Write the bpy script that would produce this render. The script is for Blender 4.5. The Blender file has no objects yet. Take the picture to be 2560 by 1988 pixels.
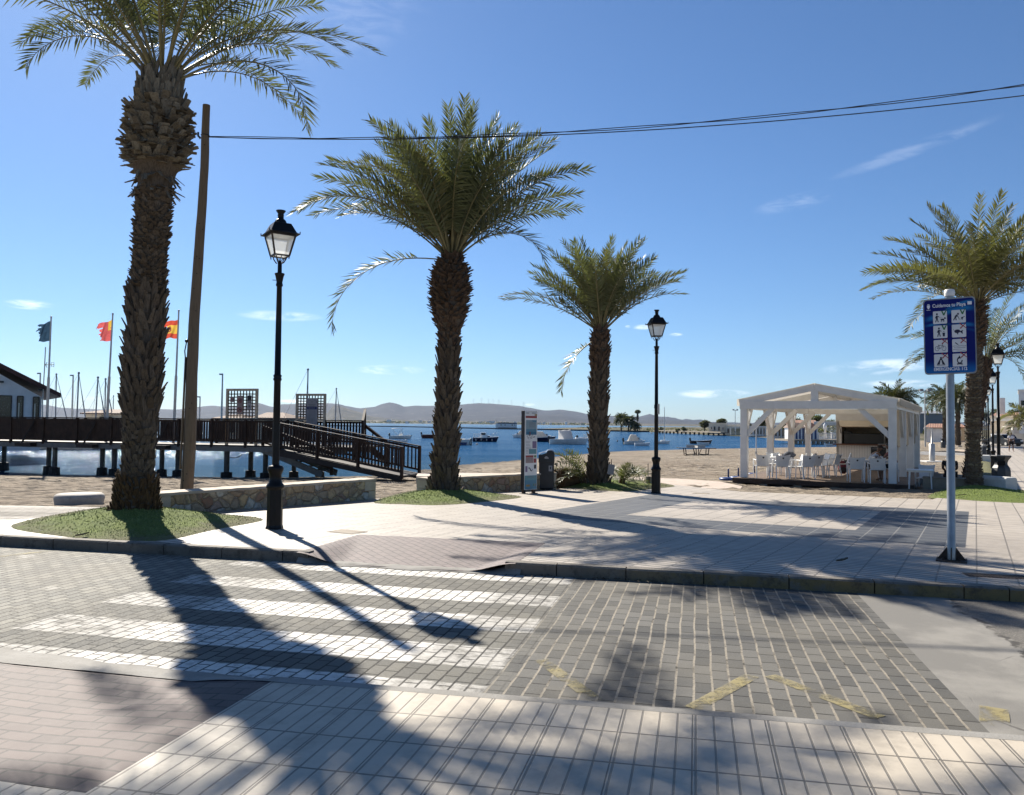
import bpy, bmesh, math, random
from mathutils import Vector, Matrix, noise
R = math.radians
random.seed(11)
scene = bpy.context.scene
col = scene.collection
PI = math.pi

# ------------------------------------------------------------------ camera
CAM_H = 1.76
F = 1971.0                     # focal length in pixels of a 2560 wide picture
PITCH = math.atan(66.5 / F)
ROLL = R(0.6)

def ray(px, py):
    dx, dy = px - 1280.0, 994.0 - py
    x = dx * math.cos(ROLL) - dy * math.sin(ROLL)
    y = dx * math.sin(ROLL) + dy * math.cos(ROLL)
    return Vector((x, F * math.cos(PITCH) - y * math.sin(PITCH), F * math.sin(PITCH) + y * math.cos(PITCH)))

def P(px, py, Y):
    r = ray(px, py)
    t = Y / r.y
    return Vector((r.x * t, Y, CAM_H + r.z * t))

def G(px, py, z=0.0):
    f = z if callable(z) else (lambda x, y: z)
    r = ray(px, py)
    zz = 0.0
    p = None
    for _ in range(12):
        t = (zz - CAM_H) / r.z
        p = Vector((r.x * t, r.y * t, zz))
        zz = f(p.x, p.y)
    return p

cam = bpy.data.cameras.new('camera')
cam.sensor_width = 36.0
cam.lens = 36.0 * F / 2560.0
cam.clip_start = 0.05
cam.clip_end = 60000
co = bpy.data.objects.new('camera', cam)
col.objects.link(co)
co.matrix_world = Matrix.Translation((0, 0, CAM_H)) @ Matrix.Rotation(PI / 2 + PITCH, 4, 'X') @ Matrix.Rotation(ROLL, 4, 'Z')
scene.camera = co

# ------------------------------------------------------------------ frames of reference
SU = (math.cos(R(-13.2)), math.sin(R(-13.2)))      # along the street
SV = (-SU[1], SU[0])                                # across the street
QA = (math.cos(R(-30.46)), math.sin(R(-30.46)))     # across the promenade
WB = (-QA[1], QA[0])                                # along the promenade
def uv(x, y): return (x * SU[0] + y * SU[1], x * SV[0] + y * SV[1])
def xy(u, v): return (u * SU[0] + v * SV[0], u * SU[1] + v * SV[1])
def ab(x, y): return (x * QA[0] + y * QA[1], x * WB[0] + y * WB[1])
def ba(a, b): return (a * QA[0] + b * WB[0], a * QA[1] + b * WB[1])
RZ_S, RZ_Q = R(-13.2), R(-30.46)
VK = 9.08
def zprom(x, y):
    v = uv(x, y)[1]
    return max(0.13 - 0.016 * max(v - 9.1, 0), -0.25)
def GP(px, py): return G(px, py, zprom)

# ------------------------------------------------------------------ mesh builder
class MB:
    def __init__(s): s.v, s.f, s.m, s.sm = [], [], [], []
    def add(s, vs, fs, mi=0, smooth=False):
        o = len(s.v)
        s.v += [tuple(p) for p in vs]
        for f in fs:
            s.f.append(tuple(i + o for i in f)); s.m.append(mi); s.sm.append(smooth)
    def box(s, c, d, rz=0.0, mi=0, M=None):
        x, y, z = d[0] / 2, d[1] / 2, d[2] / 2
        vs = [Vector((a * x, b * y, e * z)) for e in (-1, 1) for a, b in ((-1, -1), (1, -1), (1, 1), (-1, 1))]
        m = M if M is not None else Matrix.Rotation(rz, 3, 'Z')
        c = Vector(c)
        s.add([c + m @ p for p in vs], [(3, 2, 1, 0), (4, 5, 6, 7), (0, 1, 5, 4), (1, 2, 6, 5), (2, 3, 7, 6), (3, 0, 4, 7)], mi)
    def bar(s, a, b, w, h, mi=0, up=(0, 0, 1)):
        a, b = Vector(a), Vector(b)
        d = (b - a)
        L = d.length
        d.normalize()
        u = Vector(up)
        if abs(d.dot(u)) > 0.98: u = Vector((1, 0, 0))
        sx = d.cross(u).normalized(); uz = sx.cross(d).normalized()
        m = Matrix((sx, d, uz)).transposed()
        s.box((a + b) / 2, (w, L, h), mi=mi, M=m)
    def tube(s, path, rad, n=8, mi=0, cap=True, smooth=True, flat=1.0):
        path = [Vector(p) for p in path]
        rs = rad if hasattr(rad, '__len__') else [rad] * len(path)
        o = []
        ref = None
        for i, p in enumerate(path):
            t = (path[min(i + 1, len(path) - 1)] - path[max(i - 1, 0)])
            if t.length < 1e-9: t = Vector((0, 0, 1))
            t.normalize()
            if ref is None: ref = Vector((1, 0, 0)) if abs(t.x) < 0.9 else Vector((0, 1, 0))
            x = (ref - t * ref.dot(t)).normalized(); y = t.cross(x)
            ref = x
            o.append([p + (x * math.cos(2 * PI * k / n) + y * math.sin(2 * PI * k / n) * flat) * rs[i] for k in range(n)])
        vs = [q for r in o for q in r]
        fs = [(i * n + k, i * n + (k + 1) % n, (i + 1) * n + (k + 1) % n, (i + 1) * n + k) for i in range(len(path) - 1) for k in range(n)]
        s.add(vs, fs, mi, smooth)
        if cap:
            s.add(o[0], [tuple(range(n))[::-1]], mi); s.add(o[-1], [tuple(range(n))], mi)
    def lathe(s, prof, n=16, c=(0, 0, 0), mi=0, smooth=True, rz=0.0, caps=True):
        c = Vector(c)
        vs = [c + Vector((r * math.cos(rz + 2 * PI * k / n), r * math.sin(rz + 2 * PI * k / n), z)) for r, z in prof for k in range(n)]
        fs = [(i * n + k, i * n + (k + 1) % n, (i + 1) * n + (k + 1) % n, (i + 1) * n + k) for i in range(len(prof) - 1) for k in range(n)]
        s.add(vs, fs, mi, smooth)
        if caps:
            m = len(prof) - 1
            s.add(vs[:n], [tuple(range(n))[::-1]], mi); s.add(vs[m * n:], [tuple(range(n))], mi)
    def sphere(s, c, r, nu=10, nv=7, mi=0, sc=(1, 1, 1), rz=0, bump=0.0):
        c = Vector(c); vs = []
        rot = Matrix.Rotation(rz, 3, 'Z')
        for j in range(nv + 1):
            th = PI * j / nv
            for i in range(nu):
                p = Vector((math.sin(th) * math.cos(2 * PI * i / nu), math.sin(th) * math.sin(2 * PI * i / nu), math.cos(th)))
                q = p * (r * (1 + bump * noise.noise(p * 2.3 + c)))
                vs.append(c + rot @ Vector((q.x * sc[0], q.y * sc[1], q.z * sc[2])))
        fs = [(j * nu + i, (j + 1) * nu + i, (j + 1) * nu + (i + 1) % nu, j * nu + (i + 1) % nu) for j in range(nv) for i in range(nu)]
        s.add(vs, fs, mi, True)
    def prism(s, pts, t0, t1, M=None, mi=0):
        """2-D outline pts extruded from t0 to t1 along local z, placed by matrix M"""
        n = len(pts)
        vs = [Vector((p[0], p[1], t0)) for p in pts] + [Vector((p[0], p[1], t1)) for p in pts]
        if M is not None: vs = [M @ p for p in vs]
        s.add(vs, [tuple(range(n))[::-1], tuple(range(n, 2 * n))] + [(i, (i + 1) % n, n + (i + 1) % n, n + i) for i in range(n)], mi)
    def grid(s, fn, nu, nv, mi=0, smooth=True):
        vs = [fn(i / nu, j / nv) for j in range(nv + 1) for i in range(nu + 1)]
        fs = [(j * (nu + 1) + i, j * (nu + 1) + i + 1, (j + 1) * (nu + 1) + i + 1, (j + 1) * (nu + 1) + i) for j in range(nv) for i in range(nu)]
        s.add(vs, fs, mi, smooth)
    def build(s, name, mats, parent=None, loc=None, rz=0.0, bevel=0.0):
        me = bpy.data.meshes.new(name)
        me.from_pydata(s.v, [], s.f)
        for m in (mats if isinstance(mats, (list, tuple)) else [mats]): me.materials.append(m)
        me.polygons.foreach_set('material_index', s.m)
        me.polygons.foreach_set('use_smooth', s.sm)
        me.update()
        o = bpy.data.objects.new(name, me)
        col.objects.link(o)
        if parent is not None: o.parent = parent
        if loc is not None: o.location = loc
        if rz: o.rotation_euler = (0, 0, rz)
        if bevel:
            b = o.modifiers.new('bevel', 'BEVEL'); b.width = bevel; b.segments = 2; b.limit_method = 'ANGLE'
        return o

def tag(o, label, cat, group=None):
    o['label'] = label; o['category'] = cat
    if group: o['group'] = group
    return o
def thing(name, label, cat, loc=(0, 0, 0), rz=0.0, group=None):
    o = bpy.data.objects.new(name, None)
    o.empty_display_size = 0.2
    col.objects.link(o)
    o.location = loc; o.rotation_euler = (0, 0, rz)
    return tag(o, label, cat, group)
def struct(o, kind='structure'):
    o['kind'] = kind
    return o
def copy_tree(o, parent=None):
    c = o.copy(); col.objects.link(c)
    if parent is not None: c.parent = parent
    for ch in list(o.children): copy_tree(ch, c)
    return c
def dup(root, loc, rz, label, group=None, sc=None):
    c = copy_tree(root)
    c.location = loc; c.rotation_euler = (0, 0, rz); c['label'] = label
    if group: c['group'] = group
    if sc: c.scale = (sc, sc, sc)
    return c
def lerp(a, b, t): return a + (b - a) * t
def sstep(a, b, x):
    t = min(max((x - a) / (b - a), 0.0), 1.0)
    return t * t * (3 - 2 * t)
def inpoly(x, y, poly):
    c = False
    n = len(poly)
    j = n - 1
    for i in range(n):
        xi, yi = poly[i]; xj, yj = poly[j]
        if (yi > y) != (yj > y) and x < (xj - xi) * (y - yi) / (yj - yi) + xi: c = not c
        j = i
    return c
def dpoly(x, y, pts, closed=False):
    best = 1e18
    n = len(pts)
    for i in range(n if closed else n - 1):
        x1, y1 = pts[i]; x2, y2 = pts[(i + 1) % n]
        dx, dy = x2 - x1, y2 - y1
        L = dx * dx + dy * dy
        t = min(max(((x - x1) * dx + (y - y1) * dy) / L, 0), 1) if L else 0
        d = (x - x1 - t * dx) ** 2 + (y - y1 - t * dy) ** 2
        if d < best: best = d
    return math.sqrt(best)

# ------------------------------------------------------------------ materials
ALB = 0.54      # every base colour below is a picture value; this brings it down to a real-world albedo
class NT:
    def __init__(s, name):
        s.mat = bpy.data.materials.new(name); s.mat.use_nodes = True
        s.t = s.mat.node_tree; s.t.nodes.clear()
        s.out = s.n('ShaderNodeOutputMaterial')
    def n(s, typ, **kw):
        nd = s.t.nodes.new(typ)
        for k, v in kw.items(): setattr(nd, k, v)
        return nd
    def set(s, inp, v):
        if isinstance(v, bpy.types.NodeSocket): s.t.links.new(v, inp)
        elif v is not None:
            if inp.type == 'RGBA' and not hasattr(v, '__len__'): v = (v, v, v)
            inp.default_value = (*v, 1.0) if inp.type == 'RGBA' and len(v) == 3 else v
    def math(s, op, a, b=None, c=None, clamp=False):
        nd = s.n('ShaderNodeMath', operation=op, use_clamp=clamp)
        s.set(nd.inputs[0], a)
        if b is not None: s.set(nd.inputs[1], b)
        if c is not None: s.set(nd.inputs[2], c)
        return nd.outputs[0]
    def mix(s, f, a, b, blend='MIX'):
        nd = s.n('ShaderNodeMix', data_type='RGBA', blend_type=blend)
        s.set(nd.inputs[0], f); s.set(nd.inputs[6], a); s.set(nd.inputs[7], b)
        return nd.outputs[2]
    def coord(s, kind='Object'):
        return s.n('ShaderNodeTexCoord').outputs[kind]
    def geo(s): return s.n('ShaderNodeNewGeometry')
    def sep(s, v):
        nd = s.n('ShaderNodeSeparateXYZ'); s.t.links.new(v, nd.inputs[0]); return nd.outputs
    def comb(s, x, y, z=0.0):
        nd = s.n('ShaderNodeCombineXYZ')
        for i, q in enumerate((x, y, z)): s.set(nd.inputs[i], q)
        return nd.outputs[0]
    def mapping(s, v, scale=(1, 1, 1), rot=(0, 0, 0), loc=(0, 0, 0)):
        nd = s.n('ShaderNodeMapping'); s.t.links.new(v, nd.inputs[0])
        nd.inputs['Scale'].default_value = scale; nd.inputs['Rotation'].default_value = rot; nd.inputs['Location'].default_value = loc
        return nd.outputs[0]
    def noise(s, v, scale=5, detail=4, rough=0.55, out=0, dist=0.0):
        nd = s.n('ShaderNodeTexNoise'); s.t.links.new(v, nd.inputs['Vector'])
        nd.inputs['Scale'].default_value = scale; nd.inputs['Detail'].default_value = detail
        nd.inputs['Roughness'].default_value = rough; nd.inputs['Distortion'].default_value = dist
        return nd.outputs[out]
    def vor(s, v, scale=5, feature='F1', out='Distance', rnd=1.0):
        nd = s.n('ShaderNodeTexVoronoi', feature=feature); s.t.links.new(v, nd.inputs['Vector'])
        nd.inputs['Scale'].default_value = scale; nd.inputs['Randomness'].default_value = rnd
        return nd.outputs[out]
    def ramp(s, v, a, b, lo=0.0, hi=1.0):
        nd = s.n('ShaderNodeMapRange', interpolation_type='SMOOTHSTEP')
        s.set(nd.inputs[0], v)
        nd.inputs[1].default_value = a; nd.inputs[2].default_value = b
        nd.inputs[3].default_value = lo; nd.inputs[4].default_value = hi
        return nd.outputs[0]
    def bump(s, h, strength=0.5, dist=0.02, normal=None):
        nd = s.n('ShaderNodeBump'); s.t.links.new(h, nd.inputs['Height'])
        nd.inputs['Strength'].default_value = strength; nd.inputs['Distance'].default_value = dist
        if normal is not None: s.t.links.new(normal, nd.inputs['Normal'])
        return nd.outputs[0]
    def bsdf(s, color, rough=0.7, metal=0.0, normal=None, spec=0.5, **kw):
        nd = s.n('ShaderNodeBsdfPrincipled')
        color = s.mix(1.0, color, (ALB, ALB, ALB), 'MULTIPLY') if isinstance(color, bpy.types.NodeSocket) else sc(color, ALB)
        s.set(nd.inputs['Base Color'], color); s.set(nd.inputs['Roughness'], rough); s.set(nd.inputs['Metallic'], metal)
        s.set(nd.inputs['Specular IOR Level'], spec)
        if normal is not None: s.t.links.new(normal, nd.inputs['Normal'])
        for k, v in kw.items(): s.set(nd.inputs[k], v)
        return nd.outputs[0]
    def done(s, sh):
        s.t.links.new(sh, s.out.inputs[0]); return s.mat

def sc(c, k): return tuple(min(x * k, 1.7) for x in c)
def simple(name, c, rough=0.6, metal=0.0, var=0.18, scale=6.0, bump=0.15, bs=30.0, bd=0.01, c2=None, spec=0.5, island=0.0):
    t = NT(name); v = t.coord()
    n1 = t.ramp(t.noise(v, scale, 5), 0.3, 0.7)
    colr = t.mix(n1, sc(c, 1 - var), c2 if c2 else sc(c, 1 + var))
    if island:
        isl = t.geo().outputs['Random Per Island']
        colr = t.mix(t.ramp(isl, 0, 1, 0, island), colr, sc(c, 0.45))
    nrm = t.bump(t.noise(v, bs, 4), bump, bd) if bump else None
    return t.done(t.bsdf(colr, rough, metal, nrm, spec))
SUN_E = 5.0; SKY_S = 0.050; SKY_AIR = 0.95; SKY_DUST = 0.22; SKY_OZONE = 8.0; EXPO = 1.13; HAZE = 2.0e-5; CLOUD_C = (15, 15.5, 16)
# ------------------------------------------------------------------ surface materials
def line_mask(t, x, pitch, width, off=0.0):
    fr = t.math('FRACT', t.math('ADD', t.math('DIVIDE', x, pitch), 1000.0 + off))
    d = t.math('MULTIPLY', t.math('MINIMUM', fr, t.math('SUBTRACT', 1.0, fr)), pitch)
    return t.ramp(d, width * 0.5, width * 0.9, 1.0, 0.0)

def band(t, x, a, b, e=0.01):
    return t.math('MULTIPLY', t.ramp(x, a - e, a + e), t.ramp(x, b - e, b + e, 1.0, 0.0))

def brick(t, vec, length, row, mortar, c1, c2, cm, off=0.5, bias=0.0, smooth=0.1):
    nd = t.n('ShaderNodeTexBrick')
    t.t.links.new(vec, nd.inputs['Vector'])
    nd.offset = off; nd.offset_frequency = 2; nd.squash = 1.0
    for k, v in (('Color1', c1), ('Color2', c2), ('Mortar', cm)): t.set(nd.inputs[k], v)
    nd.inputs['Scale'].default_value = 1.0
    nd.inputs['Mortar Size'].default_value = mortar
    nd.inputs['Mortar Smooth'].default_value = smooth
    nd.inputs['Bias'].default_value = bias
    nd.inputs['Brick Width'].default_value = length
    nd.inputs['Row Height'].default_value = row
    return nd.outputs['Color'], nd.outputs['Fac']

def road_material():
    t = NT('road_pavers')
    c = t.coord()
    wob = t.noise(c, 1.3, 3, out=1)
    w = t.n('ShaderNodeVectorMath', operation='MULTIPLY_ADD')
    t.t.links.new(wob, w.inputs[0]); w.inputs[1].default_value = (0.03, 0.03, 0); t.t.links.new(c, w.inputs[2])
    s = t.sep(w.outputs[0]); s0 = t.sep(c)
    u, v = s0[0], s0[1]
    bv = t.comb(s[1], s[0])
    # left of the crossing the bricks are tightly laid, right of it the joints are wide and full of sand
    ca, fa = brick(t, bv, 0.205, 0.113, 0.008, (0.50, 0.48, 0.41), (0.29, 0.285, 0.255), (0.05, 0.046, 0.04))
    cb, fb = brick(t, bv, 0.205, 0.121, 0.007, (0.265, 0.255, 0.23), (0.14, 0.138, 0.13), (0.03, 0.027, 0.024))
    sandj = t.math('MULTIPLY', line_mask(t, t.math('ADD', s[0], t.math('MULTIPLY', t.math('SUBTRACT', t.noise(c, 20, 3), 0.5), 0.010)), 0.121, 0.0115), t.ramp(t.noise(c, 4, 6, 0.7), 0.30, 0.52))
    cb = t.mix(sandj, cb, t.mix(t.ramp(t.noise(c, 40, 3), 0.3, 0.7), (0.44, 0.39, 0.31), (0.60, 0.53, 0.42)))
    # cross joints on the right stay dark
    sandy = t.ramp(t.math('ADD', u, t.math('MULTIPLY', t.noise(c, 2.0), 0.5)), -1.35, -0.9)
    cross = t.math('MULTIPLY', band(t, u, -5.7, -1.2, 0.2), 0.52)
    ca = t.mix(cross, ca, t.mix(1.0, ca, (0.30, 0.30, 0.31), 'MULTIPLY'))
    colr = t.mix(sandy, ca, cb)
    fac = t.mix(sandy, fa, fb)
    # painted stripes of the crossing, worn at both ends
    m = None
    nz = t.math('MULTIPLY', t.math('SUBTRACT', t.noise(c, 7.0, 3), 0.5), 0.07)
    vv = t.math('ADD', v, nz); uu = t.math('ADD', u, nz)
    for cen, hw in ((8.86, 0.20), (7.80, 0.235), (6.82, 0.25), (5.82, 0.26), (4.93, 0.25)):
        b = band(t, vv, cen - hw, cen + hw, 0.012)
        m = b if m is None else t.math('MAXIMUM', m, b)
    full = band(t, uu, -5.6, -1.36, 0.02)
    m = t.math('MULTIPLY', m, full)
    core = band(t, uu, -4.65, -1.95, 0.25)
    wear = t.ramp(t.noise(c, 5.0, 8, 0.72), 0.62, 0.44)
    keep = t.math('MAXIMUM', t.math('MULTIPLY', core, t.ramp(wear, 0, 0.7, 0.55, 1.0)), t.math('ADD', t.math('MULTIPLY', wear, 0.45), 0.12))
    m = t.math('MULTIPLY', t.math('MULTIPLY', m, keep), t.ramp(fac, 0.2, 0.9, 1.0, 0.10))
    # old paint left of the crossing
    old = t.math('MULTIPLY', band(t, u, -9.5, -5.75, 0.1), t.ramp(t.noise(c, 1.6, 5), 0.62, 0.72))
    m = t.math('MAXIMUM', m, t.math('MULTIPLY', t.math('MULTIPLY', old, 0.35), t.ramp(fac, 0.2, 0.9, 1.0, 0.1)))
    colr = t.mix(t.ramp(t.noise(c, 0.8, 6), 0.35, 0.7), colr, t.mix(0.35, colr, (0.30, 0.27, 0.21)))
    colr = t.mix(m, colr, t.mix(t.ramp(t.noise(c, 14, 3), 0.3, 0.7), (1.35, 1.30, 1.20), (1.1, 1.05, 0.96)))
    grit = t.noise(c, 180, 2)
    colr = t.mix(t.ramp(grit, 0.35, 0.75, 0.0, 0.25), colr, (0.03, 0.03, 0.03))
    spec = t.noise(c, 60, 3)
    h = t.math('SUBTRACT', t.math('MULTIPLY', grit, 0.12), t.math('MULTIPLY', fac, t.mix(sandy, (1, 1, 1), (0.45, 0.45, 0.45))))
    h = t.math('ADD', h, t.math('MULTIPLY', t.noise(c, 3.5, 3), 0.9))
    return t.done(t.bsdf(colr, t.ramp(spec, 0.3, 0.7, 0.72, 0.95), normal=t.bump(h, 0.7, 0.014), spec=0.22))

def tile_material(name, grooves_along_y, c1, c2, slate=None, tile=0.4, tile_x=0.4):
    """ribbed concrete tiles: four bars to a tile"""
    t = NT(name)
    c = t.coord(); s = t.sep(c)
    x, y = s[0], s[1]
    if grooves_along_y:
        g = line_mask(t, x, tile_x / 4, 0.0085)
        j = t.math('MAXIMUM', line_mask(t, x, tile_x, 0.0055, 0.045), line_mask(t, y, tile, 0.010))
        lightside = None
    else:
        g = line_mask(t, y, tile / 3, 0.045)
        j = t.math('MAXIMUM', line_mask(t, x, tile_x, 0.014), line_mask(t, y, tile, 0.02))
        lightside = None
    cell = t.comb(t.math('FLOOR', t.math('DIVIDE', x, tile_x)), t.math('FLOOR', t.math('DIVIDE', y, tile)))
    wn = t.n('ShaderNodeTexWhiteNoise', noise_dimensions='2D'); t.t.links.new(cell, wn.inputs['Vector'])
    base = t.mix(t.ramp(wn.outputs['Value'], 0, 1, 0, 0.55), c1, c2)
    base = t.mix(t.ramp(t.noise(c, 2.6, 9, 0.72), 0.42, 0.68, 0, 0.75), base, sc(c1, 0.62))
    base = t.mix(t.ramp(t.noise(c, 0.45, 5), 0.45, 0.7, 0, 0.4), base, sc(c2, 0.85))
    base = t.mix(t.ramp(t.noise(c, 38, 4, 0.7), 0.60, 0.78, 0, 0.5), base, sc(c1, 0.55))
    # chewing gum, drips and scuffs
    sp = t.vor(c, 2.3)
    base = t.mix(t.math('MULTIPLY', t.ramp(sp, 0.035, 0.05, 1, 0), t.ramp(t.noise(c, 0.9, 2), 0.5, 0.6)), base, (0.07, 0.065, 0.06))
    gcol = sc(c1, 0.36)
    if slate:
        m = None
        for r in slate(t, x, y): m = r if m is None else t.math('MAXIMUM', m, r)
        sl = t.mix(t.ramp(t.noise(t.mapping(c, (1.5, 9, 1)), 3.0, 5), 0.3, 0.7), (0.080, 0.088, 0.10), (0.125, 0.134, 0.148))
        sl = t.mix(t.ramp(wn.outputs['Value'], 0, 1, 0, 0.4), sl, (0.16, 0.17, 0.185))
        base = t.mix(m, base, sl)
        gcol = t.mix(m, gcol, (0.05, 0.055, 0.065))
        j2 = t.mix(m, sc(c1, 0.32), (0.30, 0.29, 0.27))
    else:
        j2 = sc(c1, 0.26)
    if not grooves_along_y:      # ribs only on the roadside rows; farther back the slabs are smooth
        g = t.math('MULTIPLY', g, t.ramp(y, 13.2, 16.5, 1.0, 0.12))
    out = t.mix(t.math('MULTIPLY', g, 0.85), base, gcol)
    if lightside is not None: out = t.mix(t.math('MULTIPLY', lightside, 0.25), out, sc(c1, 1.15))
    out = t.mix(t.math('MULTIPLY', j, 0.9), out, j2)
    h = t.math('SUBTRACT', t.math('MULTIPLY', t.noise(c, 90, 3), 0.1), t.math('MAXIMUM', g, j))
    h = t.math('ADD', h, t.math('MULTIPLY', t.noise(c, 2.2, 2), 0.5))
    return t.done(t.bsdf(out, 0.62, normal=t.bump(h, 0.6, 0.006), spec=0.4))

def red_paver_material(name, rot, length=0.21, row=0.105, c1=(0.25, 0.18, 0.17), c2=(0.17, 0.125, 0.12), mort=0.008):
    t = NT(name); c = t.coord()
    v = t.mapping(c, rot=(0, 0, rot))
    colr, f = brick(t, v, length, row, mort, c1, c2, (0.045, 0.035, 0.032))
    colr = t.mix(t.ramp(t.noise(c, 9, 6, 0.65), 0.35, 0.7, 0, 0.45), colr, (0.25, 0.195, 0.175))
    grit = t.noise(c, 220, 2)
    colr = t.mix(t.ramp(grit, 0.4, 0.75, 0, 0.3), colr, (0.06, 0.04, 0.04))
    h = t.math('SUBTRACT', t.math('MULTIPLY', grit, 0.15), f)
    return t.done(t.bsdf(colr, 0.75, normal=t.bump(h, 0.7, 0.01)))

def asphalt_material():
    t = NT('worn_concrete_road'); c = t.coord()
    n1 = t.noise(c, 0.9, 8, 0.62)
    colr = t.mix(t.ramp(n1, 0.40, 0.60), (0.28, 0.265, 0.235), (0.43, 0.405, 0.355))
    s = t.sep(c)
    # a strip of coarse old asphalt beside the smoother concrete
    edge = t.math('ADD', s[0], t.math('MULTIPLY', t.noise(c, 2.2, 6, 0.7), 0.55))
    coarse = t.ramp(edge, 2.75, 2.85)
    peb = t.vor(c, 55)
    colr = t.mix(t.math('MULTIPLY', coarse, 0.8), colr, t.mix(t.ramp(peb, 0.1, 0.5), (0.33, 0.30, 0.25), (0.15, 0.135, 0.115)))
    crk = t.vor(t.mapping(c, (1, 1, 1)), 1.15, 'DISTANCE_TO_EDGE')
    wob = t.math('ADD', crk, t.math('MULTIPLY', t.math('SUBTRACT', t.noise(c, 9, 5), 0.5), 0.03))
    cm = t.math('MULTIPLY', t.ramp(wob, 0.004, 0.012, 1, 0), t.ramp(t.noise(c, 0.8, 2), 0.52, 0.6))
    rim = t.math('MULTIPLY', t.ramp(t.math('ABSOLUTE', t.math('SUBTRACT', edge, 2.8)), 0.02, 0.06, 1, 0), t.ramp(t.noise(c, 5, 4), 0.45, 0.55))
    colr = t.mix(t.math('MAXIMUM', cm, rim), colr, (0.075, 0.066, 0.055))
    grit = t.noise(c, 150, 3)
    colr = t.mix(t.ramp(grit, 0.5, 0.8, 0, 0.5), colr, (0.1, 0.09, 0.075))
    h = t.math('ADD', t.math('MULTIPLY', grit, 0.4), t.math('MULTIPLY', t.math('MULTIPLY', coarse, t.math('SUBTRACT', 1.0, peb)), 0.8))
    h = t.math('SUBTRACT', h, cm)
    return t.done(t.bsdf(colr, 0.85, normal=t.bump(h, 0.6, 0.008)))

def concrete(name, c=(0.36, 0.34, 0.30), c2=(0.46, 0.44, 0.40), stain=0.5, dark=(0.13, 0.115, 0.095)):
    t = NT(name); v = t.coord()
    colr = t.mix(t.ramp(t.noise(v, 3, 8, 0.65), 0.35, 0.68), c, c2)
    colr = t.mix(t.ramp(t.noise(v, 1.6, 7, 0.7), 0.52, 0.72, 0, stain), colr, dark)
    colr = t.mix(t.ramp(t.noise(v, 70, 3), 0.55, 0.75, 0, 0.5), colr, sc(c, 0.45))
    h = t.math('ADD', t.noise(v, 60, 3), t.noise(v, 8, 3))
    return t.done(t.bsdf(colr, 0.85, normal=t.bump(h, 0.35, 0.008)))

def kerb_material():
    t = NT('kerb_stone'); v = t.coord(); s = t.sep(v)
    colr = t.mix(t.ramp(t.noise(v, 3, 8, 0.65), 0.35, 0.68), (0.22, 0.19, 0.155), (0.31, 0.28, 0.235))
    nrm = t.geo().outputs['Normal']; nz = t.sep(nrm)[2]
    face = t.ramp(nz, 0.3, 0.6, 1, 0)
    # faded yellow paint on the faces right of the crossing
    yel = t.math('MULTIPLY', t.math('MULTIPLY', face, t.ramp(s[0], -1.6, 0.3)), t.ramp(t.noise(v, 4, 6, 0.7), 0.34, 0.55, 0.0, 0.8))
    colr = t.mix(yel, colr, (0.33, 0.23, 0.075))
    colr = t.mix(t.ramp(t.noise(v, 6, 8, 0.75), 0.45, 0.66, 0, 0.85), colr, (0.09, 0.075, 0.06))
    h = t.noise(v, 40, 4)
    return t.done(t.bsdf(colr, 0.85, normal=t.bump(h, 0.5, 0.012)))

def sand_material():
    t = NT('beach_sand'); c = t.coord(); s = t.sep(c)
    big = t.noise(c, 0.12, 4)
    colr = t.mix(t.ramp(t.noise(c, 0.9, 9, 0.7), 0.35, 0.65), (0.39, 0.318, 0.235), (0.62, 0.525, 0.405))
    colr = t.mix(t.ramp(big, 0.35, 0.65, 0, 0.5), colr, (0.37, 0.285, 0.205))
    colr = t.mix(t.ramp(t.noise(c, 4.5, 6, 0.7), 0.55, 0.72, 0, 0.55), colr, (0.18, 0.138, 0.096))  # dark blotches put the shadows of footprints into the sand colour
    # wet rim along the water and dark weed
    wet = t.ramp(t.math('ADD', s[2], t.math('MULTIPLY', t.noise(c, 0.8, 4), 0.10)), -0.80, -0.66, 1, 0)
    colr = t.mix(t.math('MULTIPLY', wet, 0.65), colr, (0.10, 0.08, 0.058))
    # scrub and soil on the land beyond the bay
    far = t.ramp(s[1], 128, 150)
    scrub = t.mix(t.ramp(t.noise(c, 0.05, 8, 0.65), 0.40, 0.6), (0.30, 0.25, 0.17), (0.115, 0.12, 0.06))
    colr = t.mix(far, colr, scrub)
    foot = t.vor(c, 2.1, 'SMOOTH_F1')
    rake = t.n('ShaderNodeTexWave', wave_type='BANDS', bands_direction='Y')
    t.t.links.new(t.mapping(c, (0.35, 1.0, 1.0), (0, 0, R(12))), rake.inputs[0])
    rake.inputs['Scale'].default_value = 0.55; rake.inputs['Distortion'].default_value = 5; rake.inputs['Detail'].default_value = 2
    h = t.math('ADD', t.math('MULTIPLY', foot, 1.2), t.math('MULTIPLY', t.noise(c, 6, 8, 0.7), 1.3))
    h = t.math('ADD', h, t.math('MULTIPLY', rake.outputs['Fac'], 0.7))
    return t.done(t.bsdf(colr, 0.95, normal=t.bump(h, 1.0, 0.16), spec=0.2))

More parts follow.
